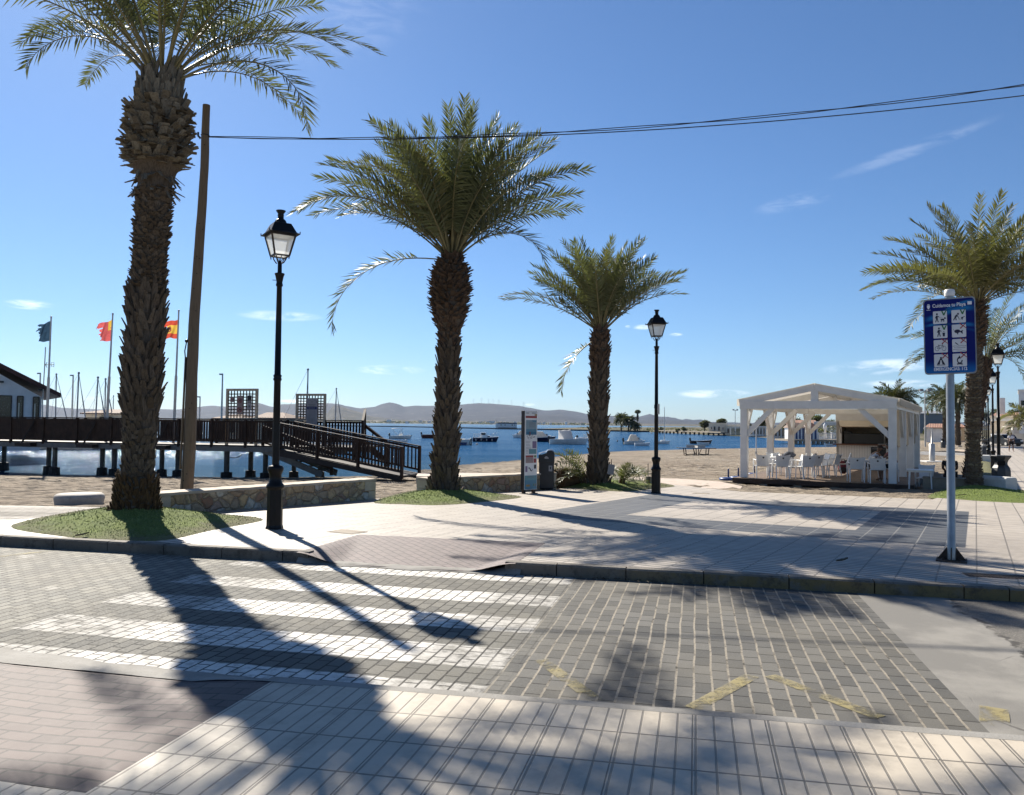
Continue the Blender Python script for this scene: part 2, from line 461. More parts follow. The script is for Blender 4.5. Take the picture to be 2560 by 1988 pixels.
def grass_material():
    t = NT('artificial_grass'); c = t.coord(); s = t.sep(c)
    colr = t.mix(t.ramp(t.noise(c, 40, 5, 0.75), 0.35, 0.65), (0.19, 0.27, 0.04), (0.36, 0.45, 0.10))
    colr = t.mix(t.ramp(t.noise(c, 3.0, 5), 0.4, 0.7, 0, 0.5), colr, (0.15, 0.20, 0.06))
    # sand trodden into the lower rim
    low = t.ramp(t.math('ADD', s[2], t.math('MULTIPLY', t.math('SUBTRACT', t.noise(c, 2.2, 6, 0.7), 0.5), 0.16)), 0.015, 0.10, 1, 0)
    colr = t.mix(t.math('MULTIPLY', low, 0.72), colr, (0.29, 0.245, 0.165))
    h = t.noise(c, 75, 4, 0.8)
    return t.done(t.bsdf(colr, 0.9, normal=t.bump(h, 1.0, 0.03), spec=0.2))

def water_material():
    t = NT('sea_water'); c = t.coord(); s = t.sep(c)
    a = t.noise(t.mapping(c, (0.55, 1.6, 1), (0, 0, R(12))), 3.2, 5, 0.6, dist=0.3)
    b = t.noise(t.mapping(c, (0.6, 1.8, 1), (0, 0, R(-14))), 10, 3, 0.6)
    far = t.noise(t.mapping(c, (0.25, 1, 1)), 0.06, 4)
    h = t.math('ADD', a, t.math('MULTIPLY', b, 0.30))
    h = t.math('ADD', h, t.math('MULTIPLY', t.noise(t.mapping(c, (0.55, 1.25, 1)), 0.85, 3, 0.55), 0.6))
    near = t.ramp(s[1], 36, 75, 0.75, 1.0)
    near = t.ramp(s[1], 42, 75, 0.42, 1.0)
    amp = t.math('MULTIPLY', t.ramp(far, 0.3, 0.7, 0.6, 1.0), near)
    h = t.math('MULTIPLY', h, amp)
    nrm = t.bump(h, 1.0, 0.105)
    shallow = t.ramp(s[1], 36, 75)
    colr = t.mix(shallow, (0.012, 0.045, 0.085), (0.008, 0.050, 0.125))
    df = t.n('ShaderNodeBsdfDiffuse'); t.set(df.inputs[0], colr); t.t.links.new(nrm, df.inputs['Normal'])
    gl = t.n('ShaderNodeBsdfGlossy'); gl.inputs['Roughness'].default_value = 0.10; gl.inputs[0].default_value = (0.92, 0.97, 1, 1); t.t.links.new(nrm, gl.inputs['Normal'])
    fr = t.n('ShaderNodeFresnel'); fr.inputs[0].default_value = 1.333; t.t.links.new(nrm, fr.inputs['Normal'])
    mx = t.n('ShaderNodeMixShader')      # ruffled water hides part of its own reflection
    t.t.links.new(t.math('MULTIPLY', t.math('MULTIPLY', fr.outputs[0], t.ramp(s[1], 45, 130, 0.34, 0.62)), t.ramp(t.noise(t.mapping(c, (0.07, 0.5, 1)), 0.5, 5, 0.65), 0.35, 0.65, 0.78, 1.18)), mx.inputs[0])
    t.t.links.new(df.outputs[0], mx.inputs[1]); t.t.links.new(gl.outputs[0], mx.inputs[2])
    return t.done(mx.outputs[0])

def hill_material(name, c1, c2, c3, sc1=0.0012):
    t = NT(name); c = t.coord()
    colr = t.mix(t.ramp(t.noise(c, sc1, 9, 0.65), 0.4, 0.6), c1, c2)
    colr = t.mix(t.ramp(t.noise(c, sc1 * 6, 6, 0.6), 0.58, 0.68, 0, 0.8), colr, c3)
    return t.done(t.bsdf(colr, 0.95, spec=0.1))

def leaf_material(name, c1, c2, trans=0.28, gloss=0.42, tint=None):
    t = NT(name); c = t.coord()
    isl = t.geo().outputs['Random Per Island']
    colr = t.mix(isl, c1, c2)
    colr = t.mix(t.ramp(t.noise(c, 1.1, 3), 0.40, 0.66, 0, 0.55), colr, tint if tint else sc(c2, 1.25))
    d = t.bsdf(colr, gloss, spec=0.45)
    tr = t.n('ShaderNodeBsdfTranslucent')
    t.set(tr.inputs[0], t.mix(0.5, colr, (0.30, 0.33, 0.05)))
    mx = t.n('ShaderNodeMixShader'); mx.inputs[0].default_value = trans
    t.t.links.new(d, mx.inputs[1]); t.t.links.new(tr.outputs[0], mx.inputs[2])
    return t.done(mx.outputs[0])

def stone_wall_material():
    t = NT('rubble_stone'); c = t.coord()
    g = t.sep(c)
    p = t.comb(t.math('ADD', g[0], t.math('MULTIPLY', g[1], 0.9)), g[2], t.math('MULTIPLY', g[1], 0.25))
    p = t.mapping(p, (1, 1.25, 1))
    w = t.n('ShaderNodeVectorMath', operation='MULTIPLY_ADD')
    t.t.links.new(t.noise(p, 5, 3, out=1), w.inputs[0]); w.inputs[1].default_value = (0.13, 0.13, 0); t.t.links.new(p, w.inputs[2])
    pv = w.outputs[0]
    e = t.vor(pv, 4.6, 'DISTANCE_TO_EDGE'); cc = t.vor(pv, 4.6, 'F1', 'Color')
    h1 = t.sep(cc)
    nd = t.n('ShaderNodeValToRGB'); t.t.links.new(h1[0], nd.inputs[0])
    els = nd.color_ramp.elements
    els[0].position = 0.0; els[0].color = (0.92, 0.75, 0.54, 1)
    els[1].position = 1.0; els[1].color = (1.0, 0.92, 0.74, 1)
    for q, cl in ((0.2, (0.95, 0.66, 0.34)), (0.4, (0.66, 0.51, 0.36)), (0.55, (1.0, 0.78, 0.48)), (0.7, (0.58, 0.30, 0.18)), (0.82, (0.88, 0.82, 0.74))):
        k = els.new(q); k.color = (*cl, 1)
    colr = t.mix(t.ramp(t.noise(c, 9, 8, 0.75), 0.38, 0.66, 0, 0.75), nd.outputs[0], (0.38, 0.28, 0.19))
    mort = t.ramp(t.math('ADD', e, t.math('MULTIPLY', t.math('SUBTRACT', t.noise(c, 12, 4), 0.5), 0.06)), 0.015, 0.05, 1, 0)
    colr = t.mix(t.math('MULTIPLY', mort, 0.75), colr, (0.36, 0.28, 0.19))
    h = t.math('ADD', t.ramp(e, 0.0, 0.14), t.math('MULTIPLY', t.noise(c, 25, 4), 0.3))
    return t.done(t.bsdf(colr, 0.9, normal=t.bump(h, 0.9, 0.03), spec=0.2))

def bark_material(name, c1, c2, c3):
    t = NT(name); c = t.coord()
    isl = t.geo().outputs['Random Per Island']
    colr = t.mix(isl, c1, c2)
    st = t.noise(t.mapping(c, (9, 9, 1.6)), 5.0, 6, 0.7)
    colr = t.mix(t.ramp(st, 0.40, 0.66, 0, 0.7), colr, c3)
    return t.done(t.bsdf(colr, 0.92, normal=t.bump(st, 0.8, 0.02), spec=0.2))

def wood_planks(name, c1, c2, pitch=0.14, axis=0, rough=0.7):
    t = NT(name); c = t.coord(); s = t.sep(c)
    x = s[axis]
    ids = t.math('FLOOR', t.math('DIVIDE', x, pitch))
    wn = t.n('ShaderNodeTexWhiteNoise', noise_dimensions='1D'); t.t.links.new(ids, wn.inputs['W'])
    sca = [1.2, 1.2, 1.2]; sca[axis] = 14
    gr = t.noise(t.mapping(c, sca), 3.0, 5, 0.6)
    colr = t.mix(wn.outputs['Value'], c1, c2)
    colr = t.mix(t.ramp(gr, 0.45, 0.7, 0, 0.5), colr, sc(c1, 0.6))
    g = line_mask(t, x, pitch, 0.012)
    colr = t.mix(g, colr, sc(c1, 0.15))
    return t.done(t.bsdf(colr, rough, normal=t.bump(t.math('SUBTRACT', t.math('MULTIPLY', gr, 0.3), g), 0.5, 0.008)))

def roof_tile_material(name, c1=(0.40, 0.19, 0.12), c2=(0.55, 0.30, 0.20)):
    t = NT(name); c = t.coord(); s = t.sep(c)
    rr = t.math('SINE', t.math('MULTIPLY', t.math('ADD', s[0], t.math('MULTIPLY', s[1], 0.0)), 2 * PI / 0.24))
    colr = t.mix(t.ramp(t.noise(c, 2.5, 6), 0.35, 0.65), c1, c2)
    return t.done(t.bsdf(colr, 0.85, normal=t.bump(rr, 0.6, 0.04)))

def white_board_material(name, c=(0.74, 0.73, 0.71), pitch=0.12, axis=0):
    t = NT(name); co_ = t.coord(); s = t.sep(co_)
    g = line_mask(t, s[axis], pitch, 0.010)
    colr = t.mix(t.ramp(t.noise(co_, 2.0, 6, 0.7), 0.45, 0.75, 0, 0.35), c, sc(c, 0.72))
    colr = t.mix(t.math('MULTIPLY', g, 0.6), colr, sc(c, 0.4))
    return t.done(t.bsdf(colr, 0.5, normal=t.bump(t.math('SUBTRACT', 0.0, g), 0.5, 0.006)))

def glass_frosted(name):
    t = NT(name)
    tr = t.n('ShaderNodeBsdfTranslucent'); tr.inputs[0].default_value = (0.92, 0.92, 0.88, 1)
    tp = t.n('ShaderNodeBsdfTransparent'); tp.inputs[0].default_value = (0.95, 0.96, 0.96, 1)
    gl = t.n('ShaderNodeBsdfGlossy'); gl.inputs['Roughness'].default_value = 0.08; gl.inputs[0].default_value = (1, 1, 1, 1)
    df = t.n('ShaderNodeBsdfDiffuse'); df.inputs[0].default_value = (0.8, 0.8, 0.77, 1)
    m0 = t.n('ShaderNodeMixShader'); m0.inputs[0].default_value = 0.35
    t.t.links.new(tr.outputs[0], m0.inputs[1]); t.t.links.new(df.outputs[0], m0.inputs[2])
    m1 = t.n('ShaderNodeMixShader'); m1.inputs[0].default_value = 0.34
    t.t.links.new(m0.outputs[0], m1.inputs[1]); t.t.links.new(tp.outputs[0], m1.inputs[2])
    m2 = t.n('ShaderNodeMixShader'); m2.inputs[0].default_value = 0.05
    t.t.links.new(m1.outputs[0], m2.inputs[1]); t.t.links.new(gl.outputs[0], m2.inputs[2])
    return t.done(m2.outputs[0])

def cloth_material(name, c, trans=0.3, var=0.15):
    t = NT(name); v = t.coord()
    colr = t.mix(t.ramp(t.noise(v, 8, 4), 0.3, 0.7), sc(c, 1 - var), sc(c, 1 + var))
    d = t.bsdf(colr, 0.85, spec=0.2)
    tr = t.n('ShaderNodeBsdfTranslucent'); t.set(tr.inputs[0], colr)
    mx = t.n('ShaderNodeMixShader'); mx.inputs[0].default_value = trans
    t.t.links.new(d, mx.inputs[1]); t.t.links.new(tr.outputs[0], mx.inputs[2])
    return t.done(mx.outputs[0])

m_road = road_material()
m_asphalt = asphalt_material()
m_near = tile_material('near_ribbed_tiles', True, (0.86, 0.755, 0.60), (0.73, 0.64, 0.515))
def slate_bands(t, x, y):
    A, Bq = SLATE['A'], SLATE['B']
    r = []
    outer = t.math('MULTIPLY', band(t, x, SLATE['a0'], SLATE['a3']), band(t, y, SLATE['b0'], SLATE['b3']))
    inner = t.math('MULTIPLY', band(t, x, SLATE['a1'], SLATE['a2']), band(t, y, SLATE['b1'], SLATE['b2']))
    r.append(t.math('MULTIPLY', outer, t.math('SUBTRACT', 1.0, inner)))
    # cross bands repeating up the right-hand promenade
    fr = t.math('FRACT', t.math('DIVIDE', t.math('SUBTRACT', y, 34.0), 5.2))
    r.append(t.math('MULTIPLY', t.math('MULTIPLY', band(t, fr, 0.0, 0.62, 0.004), band(t, y, 34.0, 135.0)), band(t, x, 3.6, 8.6)))
    return r
_c = [ab(p.x, p.y) for p in (GP(1613, 1237), GP(2424, 1279), GP(2411, 1380), GP(1339, 1284))]
_i = [ab(p.x, p.y) for p in (GP(1733, 1252), GP(2199, 1280), GP(2137, 1328), GP(1577, 1286))]
print('SLATE outer', [(round(a, 2), round(b, 2)) for a, b in _c]); print('SLATE inner', [(round(a, 2), round(b, 2)) for a, b in _i])
SLATE = dict(A=_c, B=_i, a0=(_c[0][0] + _c[3][0]) / 2, a3=(_c[1][0] + _c[2][0]) / 2, b0=(_c[2][1] + _c[3][1]) / 2, b3=(_c[0][1] + _c[1][1]) / 2,
             a1=(_i[0][0] + _i[3][0]) / 2, a2=(_i[1][0] + _i[2][0]) / 2, b1=(_i[2][1] + _i[3][1]) / 2, b2=(_i[0][1] + _i[1][1]) / 2)
print('SLATE', SLATE)
m_prom = tile_material('promenade_tiles', False, (0.78, 0.69, 0.58), (0.68, 0.60, 0.51), slate_bands, 0.4, 0.385)
m_redfar = red_paver_material('red_pavers_far', R(45), c1=(0.27, 0.20, 0.19), c2=(0.21, 0.16, 0.155))
m_rednear = red_paver_material('red_pavers_near', 0.0, 0.225, 0.112, (0.20, 0.138, 0.122), (0.122, 0.086, 0.08), mort=0.0085)
m_conc = concrete('kerb_concrete')
m_kerb = kerb_material()
m_sand = sand_material()
m_grass = grass_material()
m_water = water_material()
m_stone = stone_wall_material()
m_capstone = concrete('wall_capstone', (0.72, 0.60, 0.46), (0.86, 0.74, 0.59), 0.3, (0.28, 0.22, 0.15))
m_pathslab = concrete('path_slab', (0.74, 0.60, 0.49), (0.88, 0.74, 0.61), 0.3, (0.47, 0.37, 0.27))
m_whiteconc = concrete('white_concrete', (0.98, 0.95, 0.90), (1.15, 1.13, 1.08), 0.35, (0.35, 0.30, 0.24))
m_tanconc = concrete('tan_concrete', (0.42, 0.35, 0.26), (0.52, 0.44, 0.34), 0.35, (0.24, 0.19, 0.13))
m_dark = simple('dark_hole', (0.012, 0.011, 0.010), 0.9, bump=0)
m_bark = bark_material('palm_bark', (0.16, 0.12, 0.085), (0.27, 0.215, 0.16), (0.085, 0.058, 0.038))
m_barkred = bark_material('palm_bark_reddish', (0.155, 0.10, 0.07), (0.25, 0.175, 0.125), (0.075, 0.045, 0.03))
m_fibre = bark_material('palm_fibre', (0.23, 0.20, 0.155), (0.42, 0.375, 0.29), (0.13, 0.10, 0.07))
m_root = bark_material('palm_root_fibre', (0.15, 0.085, 0.04), (0.23, 0.14, 0.07), (0.06, 0.035, 0.02))
m_leafA = leaf_material('palm_leaf', (0.085, 0.115, 0.056), (0.165, 0.190, 0.088), 0.17, 0.55)
m_leafB = leaf_material('palm_leaf_warm', (0.125, 0.138, 0.054), (0.225, 0.215, 0.085), 0.18, 0.55)
m_leafdry = leaf_material('palm_leaf_old', (0.11, 0.11, 0.055), (0.19, 0.17, 0.085))
m_rachis = simple('palm_midrib', (0.29, 0.25, 0.115), 0.5, var=0.2, bump=0)
m_lampblack = simple('lamp_black_paint', (0.012, 0.012, 0.013), 0.38, var=0.3, scale=9, bump=0.1, spec=0.22)
m_lamprust = simple('lamp_frame_brown', (0.040, 0.022, 0.014), 0.5, var=0.3, bump=0.05)
m_lampglass = glass_frosted('lamp_glass')
m_lampwhite = simple('lamp_reflector', (1.5, 1.5, 1.42), 0.5, bump=0)
m_steel = simple('galvanised_steel', (0.52, 0.53, 0.54), 0.38, 0.75, var=0.14, scale=5, bump=0.1, bs=60, bd=0.003)
m_alu = simple('pale_metal', (0.95, 0.90, 0.82), 0.45, 0.3, var=0.1, bump=0)
m_rustplate = simple('rusty_plate', (0.10, 0.06, 0.04), 0.8, 0.2, var=0.4, scale=15)
m_polewood = wood_planks('weathered_pole', (0.24, 0.175, 0.115), (0.30, 0.225, 0.15), 0.9, 0, 0.85)
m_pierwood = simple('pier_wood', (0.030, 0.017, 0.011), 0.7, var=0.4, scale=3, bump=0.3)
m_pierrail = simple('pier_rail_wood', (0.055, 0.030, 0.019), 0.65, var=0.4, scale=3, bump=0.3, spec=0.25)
m_palewood = simple('pale_wood', (0.72, 0.60, 0.44), 0.8, var=0.2, scale=5, bump=0.3)
m_pierbeam = concrete('pier_beam', (0.22, 0.22, 0.21), (0.30, 0.30, 0.28), 0.5, (0.07, 0.07, 0.06))
m_pile = simple('pier_pile', (0.10, 0.105, 0.095), 0.8, var=0.4, scale=4)
m_pilefoot = simple('pile_collar', (0.02, 0.02, 0.02), 0.8, var=0.3)
m_white = simple('white_paint', (1.22, 1.20, 1.16), 0.45, var=0.06, scale=3, bump=0.05)
m_whitepl = simple('white_plastic', (1.25, 1.25, 1.24), 0.35, var=0.05, bump=0)
m_cream = cloth_material('cream_canvas', (0.62, 0.55, 0.44), 0.42, 0.06)
m_ceil = cloth_material('roof_canvas', (0.74, 0.70, 0.62), 0.30, 0.04)
m_deck = wood_planks('deck_boards', (0.20, 0.125, 0.075), (0.29, 0.19, 0.12), 0.14, 1)
m_fascia = simple('deck_fascia', (0.075, 0.040, 0.024), 0.7, var=0.35, scale=4)
m_navy = simple('navy_paint', (0.012, 0.022, 0.075), 0.4, var=0.2, bump=0)
m_blue = simple('blue_plastic', (0.02, 0.06, 0.24), 0.4, var=0.2, bump=0)
m_redboat = simple('red_brown_hull', (0.16, 0.035, 0.025), 0.5, var=0.25, bump=0.1)
m_brown = simple('brown_varnish', (0.10, 0.05, 0.03), 0.5, var=0.25, bump=0.1)
m_hullwhite = simple('gelcoat_white', (1.35, 1.34, 1.28), 0.35, var=0.12, scale=2, bump=0)
m_canvas = cloth_material('boat_canvas', (0.9, 0.86, 0.78), 0.25, 0.1)
m_canvasgrey = cloth_material('boat_canvas_grey', (0.75, 0.75, 0.76), 0.25, 0.1)
m_black = simple('black_plastic', (0.012, 0.012, 0.014), 0.4, var=0.3, bump=0.05)
m_binnavy = simple('bin_dark_navy', (0.012, 0.014, 0.024), 0.35, var=0.3, bump=0.05)
m_bingrey = simple('bin_grey', (0.075, 0.080, 0.088), 0.5, var=0.25, bump=0.1)
m_counter = simple('counter_wood', (0.20, 0.075, 0.035), 0.45, var=0.3, scale=5, bump=0.1)
m_board = white_board_material('white_boards', (1.2, 1.16, 1.08), 0.11, 0)
m_plaster = simple('white_plaster', (1.25, 1.22, 1.17), 0.85, var=0.08, scale=1.5, bump=0.2, bs=15)
m_creamwall = simple('cream_plaster', (1.0, 0.80, 0.56), 0.85, var=0.12, scale=0.8, bump=0.2, bs=12)
m_creamlight = simple('pale_cream_plaster', (1.15, 1.0, 0.78), 0.85, var=0.1, scale=0.8, bump=0.2, bs=12)
m_roof = roof_tile_material('terracotta_tiles')
m_roofbrown = roof_tile_material('brown_tiles', (0.30, 0.20, 0.15), (0.40, 0.28, 0.21))
m_roofred = simple('dark_red_eaves', (0.12, 0.035, 0.022), 0.7, var=0.3)
m_window = simple('dark_window', (0.020, 0.023, 0.026), 0.12, var=0.3, bump=0)
m_shadegrey = simple('grey_cladding', (0.34, 0.36, 0.40), 0.7, var=0.1, bump=0)
m_skin = simple('skin', (0.46, 0.27, 0.19), 0.55, var=0.06, bump=0)
m_skintan = simple('tanned_skin', (0.30, 0.16, 0.10), 0.55, var=0.06, bump=0)
m_hair = simple('dark_hair', (0.03, 0.02, 0.014), 0.7, var=0.3)
m_shirtblue = simple('pale_blue_shirt', (0.60, 0.74, 1.0), 0.85, var=0.08)
m_shirtwhite = simple('white_shirt', (1.3, 1.25, 1.3), 0.85, var=0.06)
m_clothdark = simple('dark_cloth', (0.020, 0.020, 0.026), 0.9, var=0.3)
m_clothpink = simple('faded_red_cloth', (0.35, 0.15, 0.14), 0.9, var=0.15)
m_capdark = simple('dark_red_cap', (0.045, 0.014, 0.016), 0.85, var=0.3)
m_treeleaf = leaf_material('tree_leaf', (0.028, 0.048, 0.016), (0.070, 0.095, 0.030), 0.2, 0.5)
m_treeleaf2 = leaf_material('tree_leaf_grey', (0.060, 0.070, 0.040), (0.12, 0.125, 0.075), 0.2, 0.6)
m_trunk = simple('tree_trunk', (0.10, 0.075, 0.055), 0.9, var=0.3)
# ------------------------------------------------------------------ light
SUN_EL = R(36.7)
SUN_AZ = (-0.498, 0.867)
sd = Vector((SUN_AZ[0] * math.cos(SUN_EL), SUN_AZ[1] * math.cos(SUN_EL), math.sin(SUN_EL)))
sl = bpy.data.lights.new('sun', 'SUN'); sl.energy = SUN_E; sl.angle = R(0.53); sl.color = (1.0, 0.93, 0.82)
so = bpy.data.objects.new('sun', sl); col.objects.link(so)
so.rotation_euler = sd.to_track_quat('Z', 'Y').to_euler(); so.location = (-20, 35, 30)

def build_world():
    w = bpy.data.worlds.new('World'); scene.world = w; w.use_nodes = True
    nt = w.node_tree; nt.nodes.clear()
    t = NT.__new__(NT); t.t = nt; t.mat = None
    out = t.n('ShaderNodeOutputWorld'); bg = t.n('ShaderNodeBackground')
    sky = t.n('ShaderNodeTexSky', sky_type='NISHITA')
    sky.sun_disc = False; sky.sun_elevation = SUN_EL; sky.sun_rotation = math.atan2(SUN_AZ[0], SUN_AZ[1])
    sky.altitude = 0; sky.air_density = SKY_AIR; sky.dust_density = SKY_DUST; sky.ozone_density = SKY_OZONE
    co_ = t.n('ShaderNodeTexCoord').outputs['Generated']
    s = t.sep(co_)
    az = t.math('ARCTAN2', s[0], s[1])
    el = t.math('ARCSINE', s[2])
    nz = t.noise(t.mapping(t.comb(az, el), (14, 55, 1), (0, 0, R(5))), 1.6, 8, 0.62, dist=0.6)
    nz2 = t.noise(t.comb(az, el), 40, 6, 0.6)
    m = None
    for px, py, wx, wy, k, tilt in ((2195, 918, 135, 20, 0.6, 0.05), (1990, 505, 110, 22, 0.10, 0.15), (2280, 375, 190, 18, 0.10, 0.24), (700, 790, 110, 14, 0.5, 0.0),
                                    (975, 925, 95, 14, 0.6, 0.0), (75, 762, 55, 12, 0.75, 0.0), (1607, 818, 30, 8, 1.0, 0.0), (1688, 837, 22, 5, 0.9, 0.0), (1570, 817, 9, 4, 0.8, 0.0), (1785, 985, 100, 13, 0.7, 0.0),
                                    (180, 995, 75, 6, 0.9, 0), (735, 1003, 60, 5, 1.0, 0), (1325, 1012, 16, 4, 1.0, 0), (830, 60, 260, 100, 0.06, 0.2), (2250, 960, 90, 12, 0.5, 0), (1130, 940, 40, 6, 0.4, 0), (30, 985, 60, 10, 0.6, 0)):
        d = ray(px, py).normalized()
        a0 = math.atan2(d.x, d.y); e0 = math.asin(d.z)
        da = t.math('SUBTRACT', az, a0)
        de = t.math('SUBTRACT', t.math('SUBTRACT', el, e0), t.math('MULTIPLY', da, tilt))
        q = t.math('ADD', t.math('POWER', t.math('DIVIDE', da, wx / F), 2.0), t.math('POWER', t.math('DIVIDE', de, wy / F), 2.0))
        b = t.math('MULTIPLY', t.ramp(q, 0.0, 1.0, k, 0.0), t.ramp(nz, 0.36, 0.66))
        m = b if m is None else t.math('ADD', m, b)
    m = t.math('MINIMUM', t.math('MULTIPLY', m, t.ramp(nz2, 0.2, 0.6, 0.5, 1.0)), 0.95)
    colr = t.mix(m, t.mix(1.0, sky.outputs[0], (0.92, 1.0, 1.04), 'MULTIPLY'), CLOUD_C)
    nt.links.new(colr, bg.inputs[0]); bg.inputs[1].default_value = SKY_S
    nt.links.new(bg.outputs[0], out.inputs[0])
build_world()
scene.view_settings.view_transform = 'Standard'
scene.view_settings.look = 'None'
scene.view_settings.exposure = EXPO
scene.view_settings.gamma = 1.0

# ------------------------------------------------------------------ shapes of land and water
WATER = -0.9
SHORE = [(-90, 40.5), (-25, 37.5), (-12, 37.3), (-6, 39.5), (-3.6, 50.0), (2.0, 62), (9.7, 79), (18, 87), (28, 95), (44, 106), (52, 118), (56, 134), (62, 184), (62, 223), (59, 276), (57, 330), (38, 388), (22, 425), (16, 470), (40, 640), (300, 1500), (2600, 2600), (2600, -150), (-90, -150)]
SHLINE = SHORE[:22]
PROM_BACK = [GP(2470, 1206), GP(2418, 1222), GP(2330, 1249), GP(2150, 1241), GP(1850, 1229), GP(1690, 1213), GP(1560, 1208), GP(1400, 1222), GP(1388, 1224), GP(1304, 1229), GP(1068, 1237), GP(938, 1248), GP(410, 1271), GP(162, 1291), GP(0, 1302)]
PROM_BACK = [(p.x, p.y) for p in PROM_BACK]
p0 = PROM_BACK[-1]
far_l = (p0[0] + WB[0] * 110, p0[1] + WB[1] * 110)
PB0 = PROM_BACK[0]
a0, b0 = ab(*PB0)
PROM = [xy(-24, 9.22), xy(-4.86, 9.22), xy(-4.86, 10.9), xy(-2.06, 10.9), xy(-2.06, 9.22), xy(30, 9.22), ba(a0 + 13.5, 22), ba(a0 + 13.5, 150), ba(a0, 150)] + PROM_BACK + [(-24, PROM_BACK[-1][1] + 3.2)]

def sand_base(x, y):
    d = dpoly(x, y, SHLINE)
    if not inpoly(x, y, SHORE): return WATER - min(d * 0.07, 2.2)
    return WATER + 0.64 * (1 - math.exp(-d / 9.0)) + (0.25 * sstep(10, 60, d) if y > 125 else 0)

def terrain(x, y):
    v = uv(x, y)[1]
    if v < 9.45 or (v < 11.0 and -5.2 < uv(x, y)[0] < -1.7): return -0.22
    z = sand_base(x, y)
    if y > 160 or x < -60: return z
    if inpoly(x, y, PROM): return min(zprom(x, y) - 0.12, 0.0)
    de = dpoly(x, y, PROM, True)
    if de < 7: z = lerp(zprom(x, y) - 0.035, z, sstep(0.0, 7.0, de))
    if z > WATER - 0.05 and y < 60:
        k = min(de / 0.6, 1.0)
        q = Vector((x, y, 0))
        z += k * (0.030 * noise.noise(q * 1.3) + 0.045 * noise.noise(q * 2.9) + 0.022 * noise.noise(q * 5.5) + 0.03 * noise.noise(q * 0.5))
    return z

def axis(parts):
    r = []
    for a, b, st in parts:
        n = max(1, round((b - a) / st))
        r += [a + (b - a) * i / n for i in range(n)]
    r.append(parts[-1][1])
    return r
def build_terrain():
    xs = axis([(-2600, -300, 400), (-300, -60, 30), (-60, -30, 1.5), (-30, -20, 0.4), (-20, 16, 0.13), (16, 40, 0.8), (40, 140, 3), (140, 400, 20), (400, 2600, 250)])
    ys = axis([(-150, 0, 30), (0, 9, 1.5), (9, 12, 0.5), (12, 31, 0.13), (31, 44, 0.35), (44, 140, 1.3), (140, 480, 8), (480, 2600, 150)])
    nx = len(xs)
    mb = MB()
    vs = [(x, y, terrain(x, y)) for y in ys for x in xs]
    fs = [(j * nx + i, j * nx + i + 1, (j + 1) * nx + i + 1, (j + 1) * nx + i) for j in range(len(ys) - 1) for i in range(nx - 1)]
    mb.add(vs, fs, 0, True)
    return struct(mb.build('beach_ground', m_sand))
build_terrain()

mb = MB(); mb.add([(-14000, -300, -4), (14000, -300, -4), (14000, 16000, -4), (-14000, 16000, -4)], [(0, 1, 2, 3)])
struct(mb.build('ground', m_sand))
mb = MB(); mb.add([(-14000, 20, WATER), (14000, 20, WATER), (14000, 16000, WATER), (-14000, 16000, WATER)], [(0, 1, 2, 3)])
struct(mb.build('sea_water', m_water))

# ------------------------------------------------------------------ road
def sheet(name, pts, zf, mat, kind='structure', rz=0.0, split=None):
    """flat polygon given in world x,y, stored in axes turned by rz"""
    bm = bmesh.new()
    c, s = math.cos(-rz), math.sin(-rz)
    for p in pts: bm.verts.new((p[0] * c - p[1] * s, p[0] * s + p[1] * c, 0))
    bm.faces.new(bm.verts)
    bmesh.ops.triangulate(bm, faces=bm.faces[:])
    if split:
        for co_, no in split:
            bmesh.ops.bisect_plane(bm, geom=bm.verts[:] + bm.edges[:] + bm.faces[:], plane_co=co_, plane_no=no)
    for vtx in bm.verts:
        x, y = vtx.co.x, vtx.co.y
        vtx.co.z = zf(x * math.cos(rz) - y * math.sin(rz), x * math.sin(rz) + y * math.cos(rz))
    bmesh.ops.recalc_face_normals(bm, faces=bm.faces[:])
    for f in bm.faces:
        if f.normal.z < 0: f.normal_flip()
    me = bpy.data.meshes.new(name); bm.to_mesh(me); bm.free()
    me.materials.append(mat)
    o = bpy.data.objects.new(name, me); col.objects.link(o)
    o.rotation_euler = (0, 0, rz)
    if kind: o['kind'] = kind
    return o

U_END = 1.66
sheet('road', [xy(-30, 4.70), xy(U_END, 4.70), xy(U_END, 9.12), xy(-30, 9.12)], lambda x, y: 0.0, m_road, rz=RZ_S)
sheet('worn_road', [xy(U_END, 4.60), xy(34, 4.60), xy(34, 9.12), xy(U_END, 9.12)], lambda x, y: 0.0, m_asphalt, rz=RZ_S)

# far promenade (splits let it bend where its slope ends)
vsp = 9.1 + 0.38 / 0.016
_sp = Vector((*xy(0, vsp), 0)); _rot = Matrix.Rotation(-RZ_Q, 3, 'Z')
sheet('promenade', PROM, zprom, m_prom, rz=RZ_Q, split=[(_rot @ _sp, _rot @ Vector((SV[0], SV[1], 0)))])

